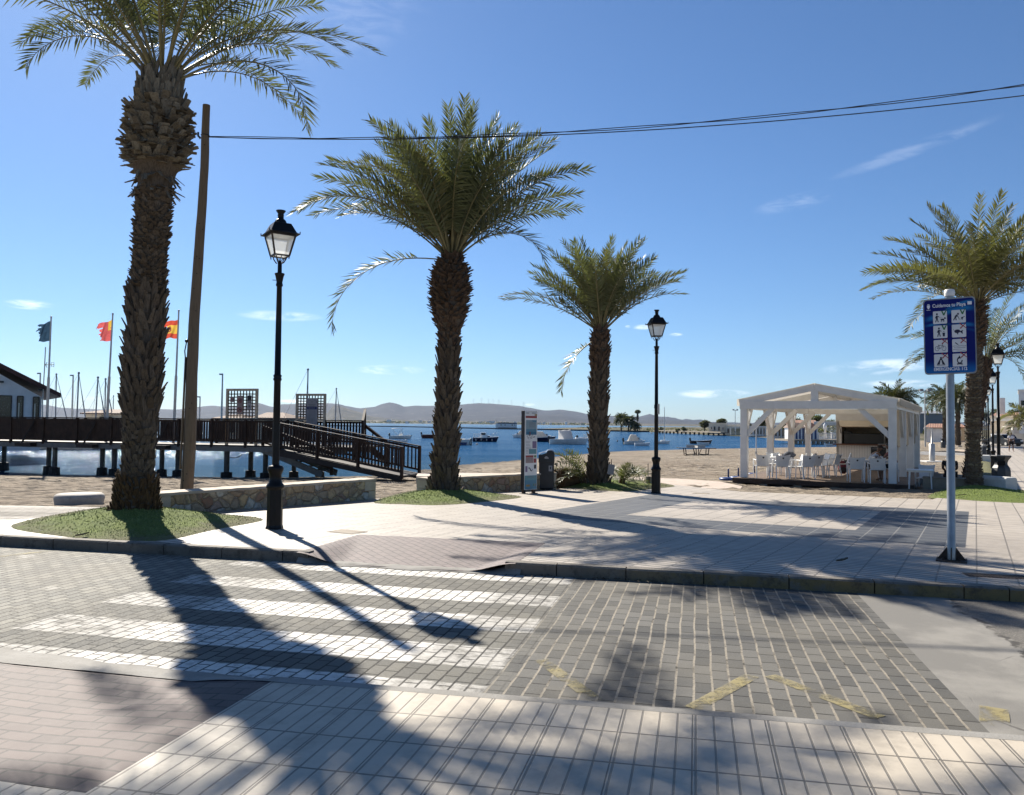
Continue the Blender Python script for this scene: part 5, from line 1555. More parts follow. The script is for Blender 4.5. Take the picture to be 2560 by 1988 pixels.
yacht('yacht mast with a long thin stay, just left of the red flag pole', 237, 245, 944, 74, 263, rad=.075)
yacht('yacht mast standing close behind the red flag pole', 262, 264, 948, 76, 283, 0.45)
yacht('short yacht mast left of the tallest palm trunk', 283, 284, 990, 92, None, rad=.05)
yacht('bare yacht mast above the white notice frame', 768, 770, 924, 66, None, rad=.065)
yacht('distant yacht mast with a thick backstay, right of the lattice frames', 838, 841, 972, 84, 852, rad=.06)
def floodlight(label, px, pyb, pyt, Y, kind=1, m=None):
    b = P(px, pyb, Y); h = (pyb - pyt) / F * Y
    t = thing('lamp_mast', label, 'lamp mast', (b.x, Y, b.z - 1.5), 0, 'tall lamp masts')
    mb = MB(); mb.tube([(0, 0, 0), (0.0, 0, h + 1.5)], [0.10, 0.06], 8); mb.build('pole', m or m_alu, t)
    mb = MB(); w = 0.5 if kind == 1 else 0.9
    if kind == 1: mb.box((-0.12, 0, h + 1.44), (0.28, 0.16, 0.12))
    else:
        mb.box((0, 0, h + 1.5), (w * 1.2, 0.12, 0.10)); mb.box((-w * .5, 0, h + 1.62), (0.4, 0.4, 0.28)); mb.box((w * .5, 0, h + 1.62), (0.4, 0.4, 0.28))
    mb.build('lamp_head', m_shadegrey, t)
floodlight('slim lamp mast behind the pier, left of the tallest yacht mast', 180, 1040, 937, 72)
floodlight('short lamp post top showing over the white building roof', 99, 1000, 932, 70)
floodlight('tall slim lamp mast left of the first lattice frame', 554, 1045, 934, 66)
floodlight('shorter lamp post right of the wooden pole, behind the pier', 499, 1045, 991, 80)
floodlight('double headed lamp mast left of the white pavilion, far off', 1838, 1062, 1026, 190, 2)
floodlight('tall floodlight mast behind the pavilion, by the small house', 2313, 1106, 978, 92, 2)
floodlight('thin leaning lamp post on the spit beside the second lamp', 1652, 1075, 1054, 300, 1)
# ------------------------------------------------------------------ wooden pier on the left
def pier():
    # measured line of the near railing: far left end, and the landing above the ramp
    A = P(-420, 1094, 40.6); A.z = 0.74
    Bq = P(700, 1113, 33.9); Bq.z = 0.70
    zd = 0.72
    d = Vector((Bq.x - A.x, Bq.y - A.y, 0)); L = d.length; d.normalize()
    rz = math.atan2(d.y, d.x)
    t = thing('wooden_pier', 'dark wooden boardwalk pier with slatted railings and a ramp down to the beach', 'pier', (A.x, A.y, zd), rz)
    W = 2.6
    inv = Matrix.Rotation(-rz, 3, 'Z')
    def loc(p): return inv @ (Vector(p) - Vector((A.x, A.y, zd)))
    mb = MB()
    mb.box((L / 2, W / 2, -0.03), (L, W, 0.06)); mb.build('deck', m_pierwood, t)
    mb = MB()
    for y in (0.06, W / 2, W - 0.06): mb.box((L / 2, y, -0.17), (L, 0.16, 0.22))
    mb.build('beam', m_pierbeam, t)
    def rail(name, p0, p1, h=1.12, pitch=0.135, sw=0.085, z0=0.10, post=1.9):
        p0, p1 = Vector(p0), Vector(p1); dd = p1 - p0; LL = dd.length; e = dd / LL
        mb = MB()
        up = Vector((0, 0, 1))
        mb.bar(p0 + up * h, p1 + up * h, 0.11, 0.045); mb.bar(p0 + up * (h - 0.09), p1 + up * (h - 0.09), 0.04, 0.08); mb.bar(p0 + up * (z0 + 0.06), p1 + up * (z0 + 0.06), 0.04, 0.08)
        n = int(LL / pitch)
        rg = random.Random(n)
        for k in range(n + 1):
            q = p0 + e * (k * LL / max(n, 1))
            mb.bar(q + up * (z0 + 0.02) , q + up * (h - 0.04), sw * rg.uniform(0.95, 1.04), 0.022, up=e.cross(up))
        m = max(1, round(LL / post))
        for k in range(m + 1):
            q = p0 + e * (k * LL / m)
            mb.bar(q - up * 0.12, q + up * (h + 0.01), 0.10, 0.10, up=e)
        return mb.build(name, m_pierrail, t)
    xg = loc(P(560, 1110, 34.6)).x
    # the pier's railing toward the viewer: dense boards at the far left, open slats nearer the frames
    xs = loc(P(380, 1105, 36.0)).x
    rail('railing', (0, 0, 0), (xs, 0, 0), pitch=0.105, sw=0.100, z0=0.03)
    rail('railing', (xs, 0, 0), (L, 0, 0), pitch=0.125, sw=0.085)
    rail('railing', (0, W, 0), (L + 2.6, W, 0), pitch=0.15, sw=0.095)
    # landing
    mb = MB(); mb.box((L + 1.6, W / 2 + 0.3, -0.035), (3.4, W + 0.7, 0.06)); mb.build('landing', m_pierwood, t)
    mb = MB()
    for y in (0.1, W - 0.05): mb.box((L + 1.2, y, -0.18), (3.6, 0.16, 0.22))
    mb.build('beam', m_pierbeam, t)
    rail('railing', (L + 2.6, W, 0), loc(P(912, 1083, 37.2)) * 1.0, pitch=0.16, sw=0.05)
    # ramp
    ra = loc(P(697, 1126, 33.4)); rb = loc(P(1004, 1191, 30.2))
    ra2 = loc(P(735, 1121, 35.2)); rb2 = loc(P(1048, 1189, 31.7))
    ra.z = -0.12; rb.z = -0.98; ra2.z = -0.05; rb2.z = -0.98
    mb = MB(); mb.add([ra, rb, rb2, ra2, ra - Vector((0, 0, .08)), rb - Vector((0, 0, .08)), rb2 - Vector((0, 0, .08)), ra2 - Vector((0, 0, .08))], [(0, 1, 2, 3), (7, 6, 5, 4), (0, 4, 5, 1), (1, 5, 6, 2), (2, 6, 7, 3), (3, 7, 4, 0)])
    rp = mb.build('ramp', m_pierwood, t)
    mb = MB()
    for (p, q) in ((ra, rb), (ra2, rb2)):
        mb.bar(p - Vector((0, 0, .18)), q - Vector((0, 0, .10)), 0.09, 0.22)
    mb.build('ramp_beam', m_pierwood, t)
    rail('ramp_railing', ra, rb, h=1.10, pitch=0.16, sw=0.08)
    rail('ramp_railing', ra2, rb2, h=1.10, pitch=0.19, sw=0.06)
    # steps down to the beach, half hidden under the ramp
    mb = MB()
    s0 = loc(P(640, 1110, 34.4)); s1 = loc(P(800, 1172, 33.0)); s0.z = -0.1; s1.z = -1.15
    for off in (0.0, 1.3):
        o = Vector((0.1, off, 0)); mb.bar(s0 + o, s1 + o, 0.06, 0.26)
    for k in range(6):
        q = s0.lerp(s1, (k + 0.5) / 6) + Vector((0.1, 0.65, 0.05)); mb.box(q, (0.28, 1.3, 0.045))
    mb.build('steps', m_pierbeam, t)
    rail('step_railing', s0 + Vector((0.3, 0.05, 0.1)), s1 + Vector((0.5, 0.05, 0.1)), h=0.85, pitch=0.5, sw=0.05)
    # stairs on the far side of the landing
    e0 = loc(P(912, 1083, 37.2)); e0.z = 0; e1 = loc(P(972, 1116, 36.6)); e1.z = -0.85
    rail('step_railing', e0, e1, h=0.95, pitch=0.5, sw=0.05)
    mb = MB(); mb.bar(e0, e1, 0.08, 0.25); mb.build('step_stringer', m_pierwood, t)
    # piles
    for px, Y, w in ((-300, 40.3, .26), (-150, 39.6, .26), (10, 40.9, 0.26), (122, 38.0, .26), (137, 37.2, .26), (256, 37.4, .26), (286, 36.6, .27), (405, 36.4, .25), (445, 35.9, .26), (567, 34.9, .28), (627, 36.4, .26), (664, 34.8, .26), (735, 36.0, .24), (800, 36.0, .24)):
        p = loc(P(px, 1150, Y))
        mb = MB()
        mb.lathe([(w * .42, -1.95), (w * .42, -0.28)], 10, (p.x, p.y, 0))
        pl = mb.build('pile', m_pile, t)
        mb = MB()
        mb.lathe([(w * 0.92, -2.1), (w * 0.92, -1.86 + 0.0), (w * 0.97, -1.80), (w * 0.97, -1.55), (w * 0.9, -1.45), (w * 0.86, -1.22), (w * .5, -1.20)], 10, (p.x, p.y, 0), smooth=False)
        mb.build('pile_collar', m_pilefoot, pl)
    # cross beams with struts for the flag poles
    for px, Y in ((118, 38.2), (265, 37.2), (434, 36.0)):
        mb = MB()
        p = loc(P(px, 1098, Y)); mb.box((p.x - 0.1, -0.12, -0.15), (0.9, 0.55, 0.16))
        mb.bar((p.x - 0.25, -0.3, -0.1), (p.x + 0.15, -0.02, 0.95), 0.07, 0.07)
        mb.build('flag_bracket', m_pierwood, t)
    mb = MB(); mb.tube([loc(P(x, y, 34.7)) for x, y in ((572, 1143), (585, 1145), (597, 1142), (606, 1136))], 0.018, 5); mb.build('hanging_hose', m_black, t)
    return t, loc
PIER, PLOC = pier()

# lattice entrance frames with notice boards
def notice_board(name, parent, w, h, c, items, mat=None, thick=0.02):
    mb = MB(); mb.box(c, (w, thick, h)); o = mb.build(name, mat or m_white, parent)
    k = 0
    mb = MB(); mats = []
    for (x, z, ww, hh, m) in items:
        if m not in mats: mats.append(m)
        mb.box((c[0] + x * w, c[1] - thick / 2 - 0.002, c[2] + z * h), (ww * w, 0.004, hh * h), mi=mats.index(m))
    if items: mb.build('print', mats, o)
    return o
m_signred = simple('sign_red', (0.40, 0.04, 0.03), 0.6, var=0.1, bump=0)
m_signblue = simple('sign_blue', (0.03, 0.05, 0.22), 0.6, var=0.1, bump=0)
m_ink = simple('sign_ink', (0.06, 0.06, 0.07), 0.7, bump=0)
m_greytext = simple('faded_print', (0.30, 0.30, 0.33), 0.7, bump=0)
m_whitedull = simple('dull_white_sheet', (0.52, 0.50, 0.51), 0.6, var=0.06, bump=0)
m_pinkdull = simple('dull_pink_sheet', (0.45, 0.36, 0.34), 0.6, var=0.06, bump=0)
def lattice_frame(label, px0, px1, pyt, Y0, Y1, zb, hmid, cells, boards):
    a = P(px0, pyt[0], Y0); b = P(px1, pyt[1], Y1)
    ax = Vector((b.x - a.x, b.y - a.y, 0)); L = ax.length; rz = math.atan2(ax.y, ax.x)
    H = a.z - zb
    t = thing('lattice_frame', label, 'lattice frame', (a.x, a.y, zb), rz)
    mb = MB()
    mb.box((0.05, 0, H / 2), (0.10, 0.10, H)); mb.box((L - 0.05, 0, H / 2), (0.10, 0.10, H)); mb.box((L / 2, 0, H - 0.05), (L - 0.2, 0.09, 0.10))
    mb.box((L / 2, 0, hmid), (L - 0.2, 0.08, 0.08))
    mb.build('posts', m_palewood, t)
    mb = MB()
    w, h = L - 0.2, H - 0.1 - hmid
    nx, nz = cells
    for i in range(1, nx): mb.box((0.1 + w * i / nx, -0.012, hmid + h / 2), (0.045, 0.02, h))
    for j in range(1, nz): mb.box((L / 2, 0.012, hmid + h * j / nz), (w, 0.02, 0.045))
    mb.build('lattice', m_pierrail, t)
    boards(t, L, H, hmid)
    return t
def boards1(t, L, H, hm):
    # prohibition symbols on a pinkish sheet, black and white symbols beside it
    zc = (H + hm) / 2 - 0.04
    o = notice_board('prohibition_sign', t, 0.29, 0.84, (L * 0.46, -0.055, zc - 0.02), [(0, 0, 0.9, 0.008, m_signred)], m_pinkdull)
    for dz in (0.20, -0.20):
        mb = MB()
        c = Vector((L * 0.46, -0.070, zc - 0.02 + dz))
        mb.tube([c + Vector((0.105 * math.cos(k * PI / 10), 0, 0.105 * math.sin(k * PI / 10))) for k in range(21)], 0.012, 5)
        mb.bar(c + Vector((-0.075, 0, 0.075)), c + Vector((0.075, 0, -0.075)), 0.02, 0.022)
        mb.build('prohibition_ring', m_signred, o)
        mb = MB()
        if dz > 0:
            for a in (0.4, 1.2, 2.4, 3.6, 5.2): mb.bar(c, c + Vector((0.075 * math.cos(a), 0.004, 0.075 * math.sin(a))), 0.01, 0.028)
        else:
            mb.bar(c + Vector((-0.08, .004, -0.03)), c + Vector((0.07, .004, 0.01)), 0.01, 0.03); mb.bar(c + Vector((0.03, .004, 0.0)), c + Vector((0.0, .004, 0.06)), 0.01, 0.03)
        mb.build('symbol', m_ink, o)
    notice_board('rule_sign', t, 0.22, 0.62, (L * 0.76, -0.055, zc + 0.10), [(0, 0.30, 0.9, 0.36, m_ink), (0, 0.30, 0.82, 0.32, m_whitedull), (0.1, 0.32, 0.5, 0.06, m_ink), (-0.15, 0.24, 0.15, 0.12, m_ink), (0, 0.03, 0.95, 0.03, m_ink), (0, -0.03, 0.95, 0.03, m_ink), (0, -0.28, 0.25, 0.14, m_ink)], m_whitedull)
    notice_board('small_sticker', t, 0.20, 0.22, (L * 0.21, -0.055, zc + 0.22), [(-0.2, 0, 0.2, 0.6, m_signred), (0.25, 0, 0.2, 0.5, m_ink)], m_pinkdull)
def boards2(t, L, H, hm):
    c = (L * 0.56, -0.055, H - 0.83)
    it = [(0, 0.135, 0.92, 0.105, m_signblue), (-0.02, 0.135, 0.6, 0.03, m_whitedull), (0.0, 0.36, 0.25, 0.02, m_greytext), (0, 0.27, 0.7, 0.018, m_greytext), (0, 0.235, 0.5, 0.014, m_greytext), (-.41, .35, .05, .08, m_greytext), (.41, .35, .05, .08, m_greytext), (0.1, -0.46, 0.45, 0.02, m_signblue)]
    for k in range(10): it.append((random.uniform(-0.08, 0.02), 0.03 - 0.045 * k, random.uniform(0.6, 0.8), 0.012, m_greytext))
    for k in range(9):
        a = PI * (0.15 + 0.7 * k / 8); it.append((0.34 * math.cos(a), 0.36 + 0.075 * math.sin(a), 0.055, 0.018, m_greytext))
    notice_board('notice_board', t, 0.56, 1.25, c, it, m_whitedull)
lattice_frame('pale wooden lattice frame with prohibition signs, left on the pier railing', 567, 645, (972, 977), 34.75, 34.3, 0.70, 1.16, (9, 9), boards1)
lattice_frame('pale wooden lattice frame holding a white notice with a blue band', 741, 815, (984.5, 988), 36.6, 36.2, 0.70, 1.16, (9, 9), boards2)

# ------------------------------------------------------------------ flags
def flag(label, px_b, py_b, px_t, py_t, Y, bottom_z, top, spec):
    b = P(px_b, py_b, Y); tt = P(px_t, py_t, Y)
    t = thing('flagpole', label, 'flagpole', (b.x, b.y, bottom_z), 0, 'flagpoles on the pier')
    d = tt - Vector((b.x, b.y, bottom_z))
    mb = MB()
    mb.tube([Vector((0, 0, 0)), d * 0.52], 0.062, 10); mb.tube([d * 0.52, d * 0.53, d], [0.060, 0.045, 0.034], 10)
    mb.sphere(d, 0.05, 8, 6)
    mb.build('pole', m_alu, t)
    # cloth hanging to the left of the pole with folds and a torn outer edge
    h, w, torn, cols, seed = spec
    rg = random.Random(seed)
    z0 = top
    def fn(i, j):
        q = d * 1.0; f = (q.z - top - h * (1 - j) ) / q.z
        base = d * f
        sagx = -w * i
        prof = h * 0.30 * i * i
        fold = 0.10 * math.sin(i * 7 + j * 3 + seed) * i + 0.05 * math.sin(i * 15 + j * 6) * i
        tear = torn * rg.uniform(0, 1) if i > 0.99 else 0
        squeeze = lerp(1.0, 0.80, i)
        z = (j - 0.5) * h * squeeze + 0.5 * h - h * 1.0
        return Vector((base.x + sagx + tear, base.y + fold, d.z - top + z - prof * 0.6 + 0.03 * math.sin(i * 9 + seed)))
    mb = MB(); n = 20
    mb.grid(fn, n, 15)
    me_cols = [c for c, _ in cols]
    k = 0
    for j in range(15):
        for i in range(n):
            mi = 0
            for ci, (c, test) in enumerate(cols):
                if test((i + .5) / n, (j + .5) / 15): mi = ci
            mb.m[k] = mi; k += 1
    if torn:
        # strips torn out of the free edge
        keep = [q for q in range(len(mb.f)) if (q % n) / n < 0.80 + 0.30 * noise.noise(Vector(((q // n) * 0.45, seed * 3.1, 0))) + 0.10 * noise.noise(Vector(((q // n) * 1.7, seed, 5)))]
        mb.f = [mb.f[q] for q in keep]; mb.m = [mb.m[q] for q in keep]; mb.sm = [mb.sm[q] for q in keep]
    mb.build('flag', me_cols, t)
    return t
m_fdark = cloth_material('flag_blue_green', (0.030, 0.065, 0.11), 0.35, 0.2)
m_fred = cloth_material('flag_faded_red', (0.50, 0.10, 0.10), 0.5, 0.15)
m_fyel = cloth_material('flag_yellow', (0.66, 0.42, 0.07), 0.5, 0.1)
m_fred2 = cloth_material('flag_red', (0.50, 0.075, 0.045), 0.5, 0.1)
m_fcrest = cloth_material('flag_crest', (0.28, 0.08, 0.06), 0.4, 0.2)
flag('flagpole with a torn dark blue-green flag, nearest the white building', 115, 1100, 128, 793, 38.2, 0.55, 0.22, (0.98, 0.72, 0.30, [(m_fdark, lambda i, j: True)], 1))
flag('flagpole with a faded red flag with yellow corner emblem', 264, 1106, 282, 785, 37.2, 0.50, 0.30, (1.0, 0.74, 0.10, [(m_fred, lambda i, j: True), (m_fyel, lambda i, j: i < 0.26 and j > 0.50 and not (0.6 < j < 0.7 and i < 0.12)), (m_fyel, lambda i, j: i > 0.72 and j < 0.22 and int(i * 20) % 2 == 0)], 2))
flag('flagpole with a red and yellow striped flag, right of the tallest palm', 433, 1108, 447, 777, 36.2, 0.48, 0.40, (0.88, 0.72, 0.12, [(m_fred2, lambda i, j: True), (m_fyel, lambda i, j: 0.26 < j < 0.74), (m_fcrest, lambda i, j: ((i - 0.62) / 0.16) ** 2 + ((j - 0.5) / 0.20) ** 2 < 1), (m_fyel, lambda i, j: ((i - 0.62) / 0.07) ** 2 + ((j - 0.5) / 0.10) ** 2 < 1)], 3))

# ------------------------------------------------------------------ white boathouse on the left and tiled huts behind the pier
def wall_panel(mb, a, b, z0, z1, thick=0.25, mi=0):
    a, b = Vector((a[0], a[1], 0)), Vector((b[0], b[1], 0))
    mb.bar(a + Vector((0, 0, (z0 + z1) / 2)), b + Vector((0, 0, (z0 + z1) / 2)), thick, z1 - z0, mi)
def left_building():
    Y = 52.0; rz = R(36)
    c = P(103, 1040, Y)              # right corner of the gable wall
    ex_ = Vector((math.cos(rz), math.sin(rz), 0)); nn = Vector((-math.sin(rz), math.cos(rz), 0))
    def pl(px, py):                  # point on the plane of the gable wall, in its own axes
        r = ray(px, py); k = c.dot(nn) / r.dot(nn) if False else (Vector((c.x, c.y, 0)).dot(nn)) / r.dot(nn)
        q = r * k
        return Vector(((q - Vector((c.x, c.y, 0))).dot(ex_), 0, CAM_H + q.z + 0.3))
    e = pl(150, 984); l = pl(-180, 820)
    t = thing('white_building', 'white gabled building with dark red eaves beyond the pier, at the edge', 'building', (c.x, Y, -0.3), rz)
    X0 = l.x; H = pl(103, 984).z; Hr = l.z
    mb = MB()
    pts = [(X0 * 2, 0), (0, 0), (0, H - 0.25), (X0, Hr - 0.35), (X0 * 2, H - 0.25)]
    M = Matrix(((1, 0, 0, 0), (0, 0, 1, 0), (0, 1, 0, 0), (0, 0, 0, 1)))
    mb.prism(pts, 0, 9, M); mb.build('wall', m_plaster, t)
    mb = MB()
    ex = e.x; ez = e.z
    for s in (0, 1):
        q = [(ex, ez - 0.28), (ex, ez), (X0, Hr + 0.02), (X0, Hr - 0.30)]
        if s: q = [(2 * X0 - x, z) for x, z in q][::-1]
        mb.prism(q, -0.55, 9.5, M)
    mb.build('roof', m_roofred, t)
    for (x0, x1, y0, y1) in ((-60, 29, 991, 1075), (41, 58, 992, 1075), (81, 98, 994, 1075)):
        a, b = pl(x0, y1), pl(x1, y0)
        mb = MB(); zc = (a.z + b.z) / 2; mb.box(((a.x + b.x) / 2, -0.02, zc), (b.x - a.x, 0.06, b.z - a.z))
        w = mb.build('window', m_window, t)
        mb = MB()
        for q in (a.x, b.x): mb.box((q, -0.05, zc), (0.06, 0.08, b.z - a.z + 0.06))
        mb.box(((a.x + b.x) / 2, -0.05, b.z + 0.03), (b.x - a.x, 0.08, 0.06)); mb.build('frame', m_fascia, w)
        if x0 > 0:
            mb = MB(); mb.box((lerp(a.x, b.x, 0.28), -0.07, zc - 0.15), (0.07, 0.03, (b.z - a.z) * 0.75)); mb.build('reflection_strip', m_creamlight, w)
    for (x, y, nm) in ((101, 975, 0), (2, 955, 1)):
        p = pl(x, y); mb = MB(); mb.box((p.x, -0.15, p.z), (0.3, 0.2, 0.12)); mb.build('wall_lamp', m_black, t)
    mb = MB(); p = pl(106, 990); q = pl(106, 1080); mb.tube([(p.x, -0.1, p.z), (q.x, -0.1, q.z)], 0.04, 6); mb.build('drainpipe', m_alu, t)
    # aerial on a long mast
    b, tp = P(107, 985, Y - 0.3), P(114, 868, Y - 0.3)
    t2 = thing('tv_aerial', 'thin mast with a small television aerial, by the white building corner', 'aerial', (b.x, b.y, b.z - 0.8))
    mb = MB(); dz = tp - b; o8 = Vector((0, 0, 0.8)); mb.tube([Vector((0, 0, 0)), dz + o8], 0.035, 6); mb.build('mast', m_alu, t2)
    c2 = P(112, 912, Y - 0.3) - b + o8
    mb = MB(); mb.tube([c2, c2 + Vector((0.62, 0, 0.02))], 0.02, 5)
    for k in (0.10, 0.42, 0.60): mb.tube([c2 + Vector((k, 0, 0.14)), c2 + Vector((k, 0, -0.14))], 0.014, 5)
    mb.tube([c2 + Vector((0.02, 0, -.02)), c2 + Vector((.16, 0, .16))], .014, 5); mb.tube([c2 + Vector((0.02, 0, .02)), c2 + Vector((.16, 0, -.2))], .014, 5)
    mb.tube([c2 + Vector((.42, 0, .14)), c2 + Vector((.6, 0, .16))], .012, 5); mb.tube([c2 + Vector((.42, 0, -.05)), c2 + Vector((.6, 0, -.14))], .012, 5)
    mb.build('antenna', m_black, t2)
left_building()
def hut(label, x0, x1, yt, ye, Y, D=7, ridge=(0.25, 0.75), front=None):
    a, b = P(x0, ye, Y), P(x1, ye, Y); r = P((x0 + x1) / 2, yt, Y)
    t = thing('tiled_hut', label, 'hut', ((a.x + b.x) / 2, Y, WATER - 0.1), 0, 'low tiled huts of the marina')
    w = b.x - a.x; z0 = a.z - WATER + 0.1; z1 = r.z - WATER + 0.1
    mb = MB(); mb.box((0, D / 2, z0 / 2 - 0.04), (w * 0.88, D * 0.85, z0 - 0.08)); mb.build('wall', m_creamlight, t)
    mb = MB()
    x0_, x1_ = -w / 2 + w * ridge[0], -w / 2 + w * ridge[1]
    vs = [(-w / 2, 0, z0), (w / 2, 0, z0), (w / 2, D, z0), (-w / 2, D, z0), (x0_, D / 2, z1), (x1_, D / 2, z1)]
    vs += [(x, y, z - 0.12) for x, y, z in vs[:4]]
    mb.add(vs, [(0, 1, 5, 4), (1, 2, 5), (2, 3, 4, 5), (3, 0, 4), (0, 6, 7, 1), (1, 7, 8, 2), (2, 8, 9, 3), (3, 9, 6, 0), (9, 8, 7, 6)])
    mb.build('roof', m_roofbrown, t)
    mb = MB(); mb.box((w * 0.1, 0.28, z0 * 0.72), (w * 0.3, 0.1, z0 * 0.35)); mb.build('window', m_window, t)
hut('low brown tiled hut behind the pier, left of the tallest palm', 200, 302, 1022, 1032, 75)
hut('low brown tiled hut between the two lattice frames, behind the lamp post', 628, 716, 1030, 1044, 70, ridge=(0.1, 0.6))
hut('small brown tiled hut behind the pier, left of the first lattice frame', 528, 600, 1036, 1045, 78)
# ------------------------------------------------------------------ beach bar pavilion
DZ = -0.085                                   # top of the deck
_o = P(1861, 1193, 28.6)
PO = Vector((_o.x, _o.y, DZ))
PW, PLn = 4.85, 12.9
def PV(a, b, z=0.0):                          # pavilion coordinates to the world
    return Vector((PO.x + QA[0] * a + WB[0] * b, PO.y + QA[1] * a + WB[1] * b, DZ + z))
def pav_ab(px, b):                            # a for a given picture column at depth b
    # X/Y along the line b = const
    best = None
    lo, hi = -6.0, 14.0
    for _ in range(50):
        m = (lo + hi) / 2
        q = PV(m, b); x = 1280 + F * q.x / q.y
        if x < px: lo = m
        else: hi = m
    return lo
def deck():
    t = thing('bar_deck', 'raised brown wooden deck under the white pavilion', 'deck', PV(0, 0), RZ_Q)
    mb = MB(); mb.box((PW / 2 + 0.15, PLn / 2, -0.02), (PW + 0.9, PLn + 0.7, 0.04)); mb.build('boards', m_deck, t)
    mb = MB()
    mb.box((PW / 2 + 0.15, -0.37, -0.085), (PW + 0.94, 0.04, 0.17)); mb.box((PW + 0.62, PLn / 2, -0.085), (0.04, PLn + 0.7, 0.17)); mb.box((-0.32, PLn / 2, -0.085), (0.04, PLn + 0.7, 0.17))
    mb.build('fascia', m_fascia, t)
    for a in (-0.15, 0.75, 1.9, 3.1, 4.3, 5.3):
        mb = MB(); mb.box((a, -0.25, -0.25), (0.26, 0.25, 0.26)); mb.build('block', m_tanconc, t)
deck()
def pavilion():
    t = thing('beach_pavilion', 'white timber pavilion with low gabled roof sheltering bar tables', 'pavilion', PV(0, 0), RZ_Q)
    pw, h = 0.24, 2.50
    bs = [0.0, 4.2, 8.4, 12.6]
    for side, a in ((0, 0.0), (1, PW)):
        for b in bs:
            mb = MB(); mb.box((a, b + 0.0, (h - 0.02) / 2 + 0.005), (pw, pw, h - 0.03)); mb.build('post', m_white, t, bevel=0.008)
    def beam(p, q, w=0.14, hh=0.26, name='beam'):
        mb = MB(); mb.bar(p, q, w, hh); mb.build(name, m_white, t, bevel=0.006)
    z = h + 0.12
    beam((-0.14, -0.06, z), (PW + 0.14, -0.06, z), 0.16, 0.28)
    beam((-0.03, 0.04, z), (-0.03, PLn - 0.2, z)); beam((PW + 0.03, 0.04, z), (PW + 0.03, PLn - 0.2, z))
    beam((-0.14, PLn - 0.25, z), (PW + 0.14, PLn - 0.25, z))
    ridge = h + 0.78
    for b in (-0.06, 4.2, 8.4, PLn - 0.25):
        nm = 'rafter'
        for sg in (0, 1):
            p = (-0.16, b, h + 0.20) if sg == 0 else (PW + 0.16, b, h + 0.20)
            mb = MB(); mb.bar((p[0], p[1], p[2] + 0.02), (PW / 2, b, ridge - 0.04), 0.12, 0.24); mb.build(nm, m_white, t)
        mb = MB(); mb.box((PW / 2, b + 0.005, (h + 0.26 + ridge - 0.1) / 2), (0.24, 0.11, ridge - h - 0.36)); mb.build('king_post', m_white, t)
    beam((PW / 2, -0.1, ridge - 0.16), (PW / 2, PLn - 0.2, ridge - 0.16), 0.12, 0.18)
    # canvas roof
    for sg in (0, 1):
        mb = MB()
        ea = -0.22 if sg == 0 else PW + 0.22
        def fn(i, j, ea=ea):
            b = lerp(-0.16, PLn - 0.1, i); a = lerp(ea, PW / 2, j)
            return Vector((a, b, lerp(h + 0.335, ridge + 0.095, j) + (0.0 if j in (0, 1) else -0.02 * math.sin(PI * j) * (1 + 0.5 * math.sin(i * 9)))))
        mb.grid(fn, 24, 8)
        # folded edge hanging over the side beam
        mb.grid(lambda i, j, ea=ea: Vector((ea + (0.01 if ea > 1 else -0.01), lerp(-0.16, PLn - 0.1, i), h + 0.335 - 0.24 * j)), 12, 2)
        mb.build('roof_canvas', m_ceil, t)
    # knee braces
    def brace(p, q):
        mb = MB(); mb.bar(p, q, 0.10, 0.17); mb.build('brace', m_white, t)
    L = 0.95
    brace((0.06, 0.0, h - L), (0.06 + L, 0.0, h + 0.02)); brace((PW - 0.06, 0.0, h - L), (PW - 0.06 - L, 0.0, h + 0.02))
    for k, b in enumerate(bs):
        for a in (0.0, PW):
            if k < 3: brace((a, b + 0.06, h - L), (a, b + 0.06 + L, h + 0.02))
            if k > 0: brace((a, b - 0.06, h - L), (a, b - 0.06 - L, h + 0.02))
    for b in bs[1:]:
        brace((0.06, b, h - L), (0.06 + L, b, h + 0.02))
    # cream roll-down curtains tied up along the right side
    for b0, b1 in ((0.25, 4.0), (4.4, 8.2), (8.6, 12.4)):
        mb = MB()
        def fn(i, j, b0=b0, b1=b1):
            b = lerp(b0, b1, i)
            low = 1.18 + 0.22 * abs(math.sin(i * PI * 2.5)) + 0.05 * math.sin(i * 21)
            return Vector((PW - 0.10 + 0.06 * math.sin(i * 40) * j + 0.03 * math.sin(i * 17), b, lerp(h, low, j)))
        mb.grid(fn, 50, 8); mb.build('curtain', m_cream, t)
    return t
pavilion()

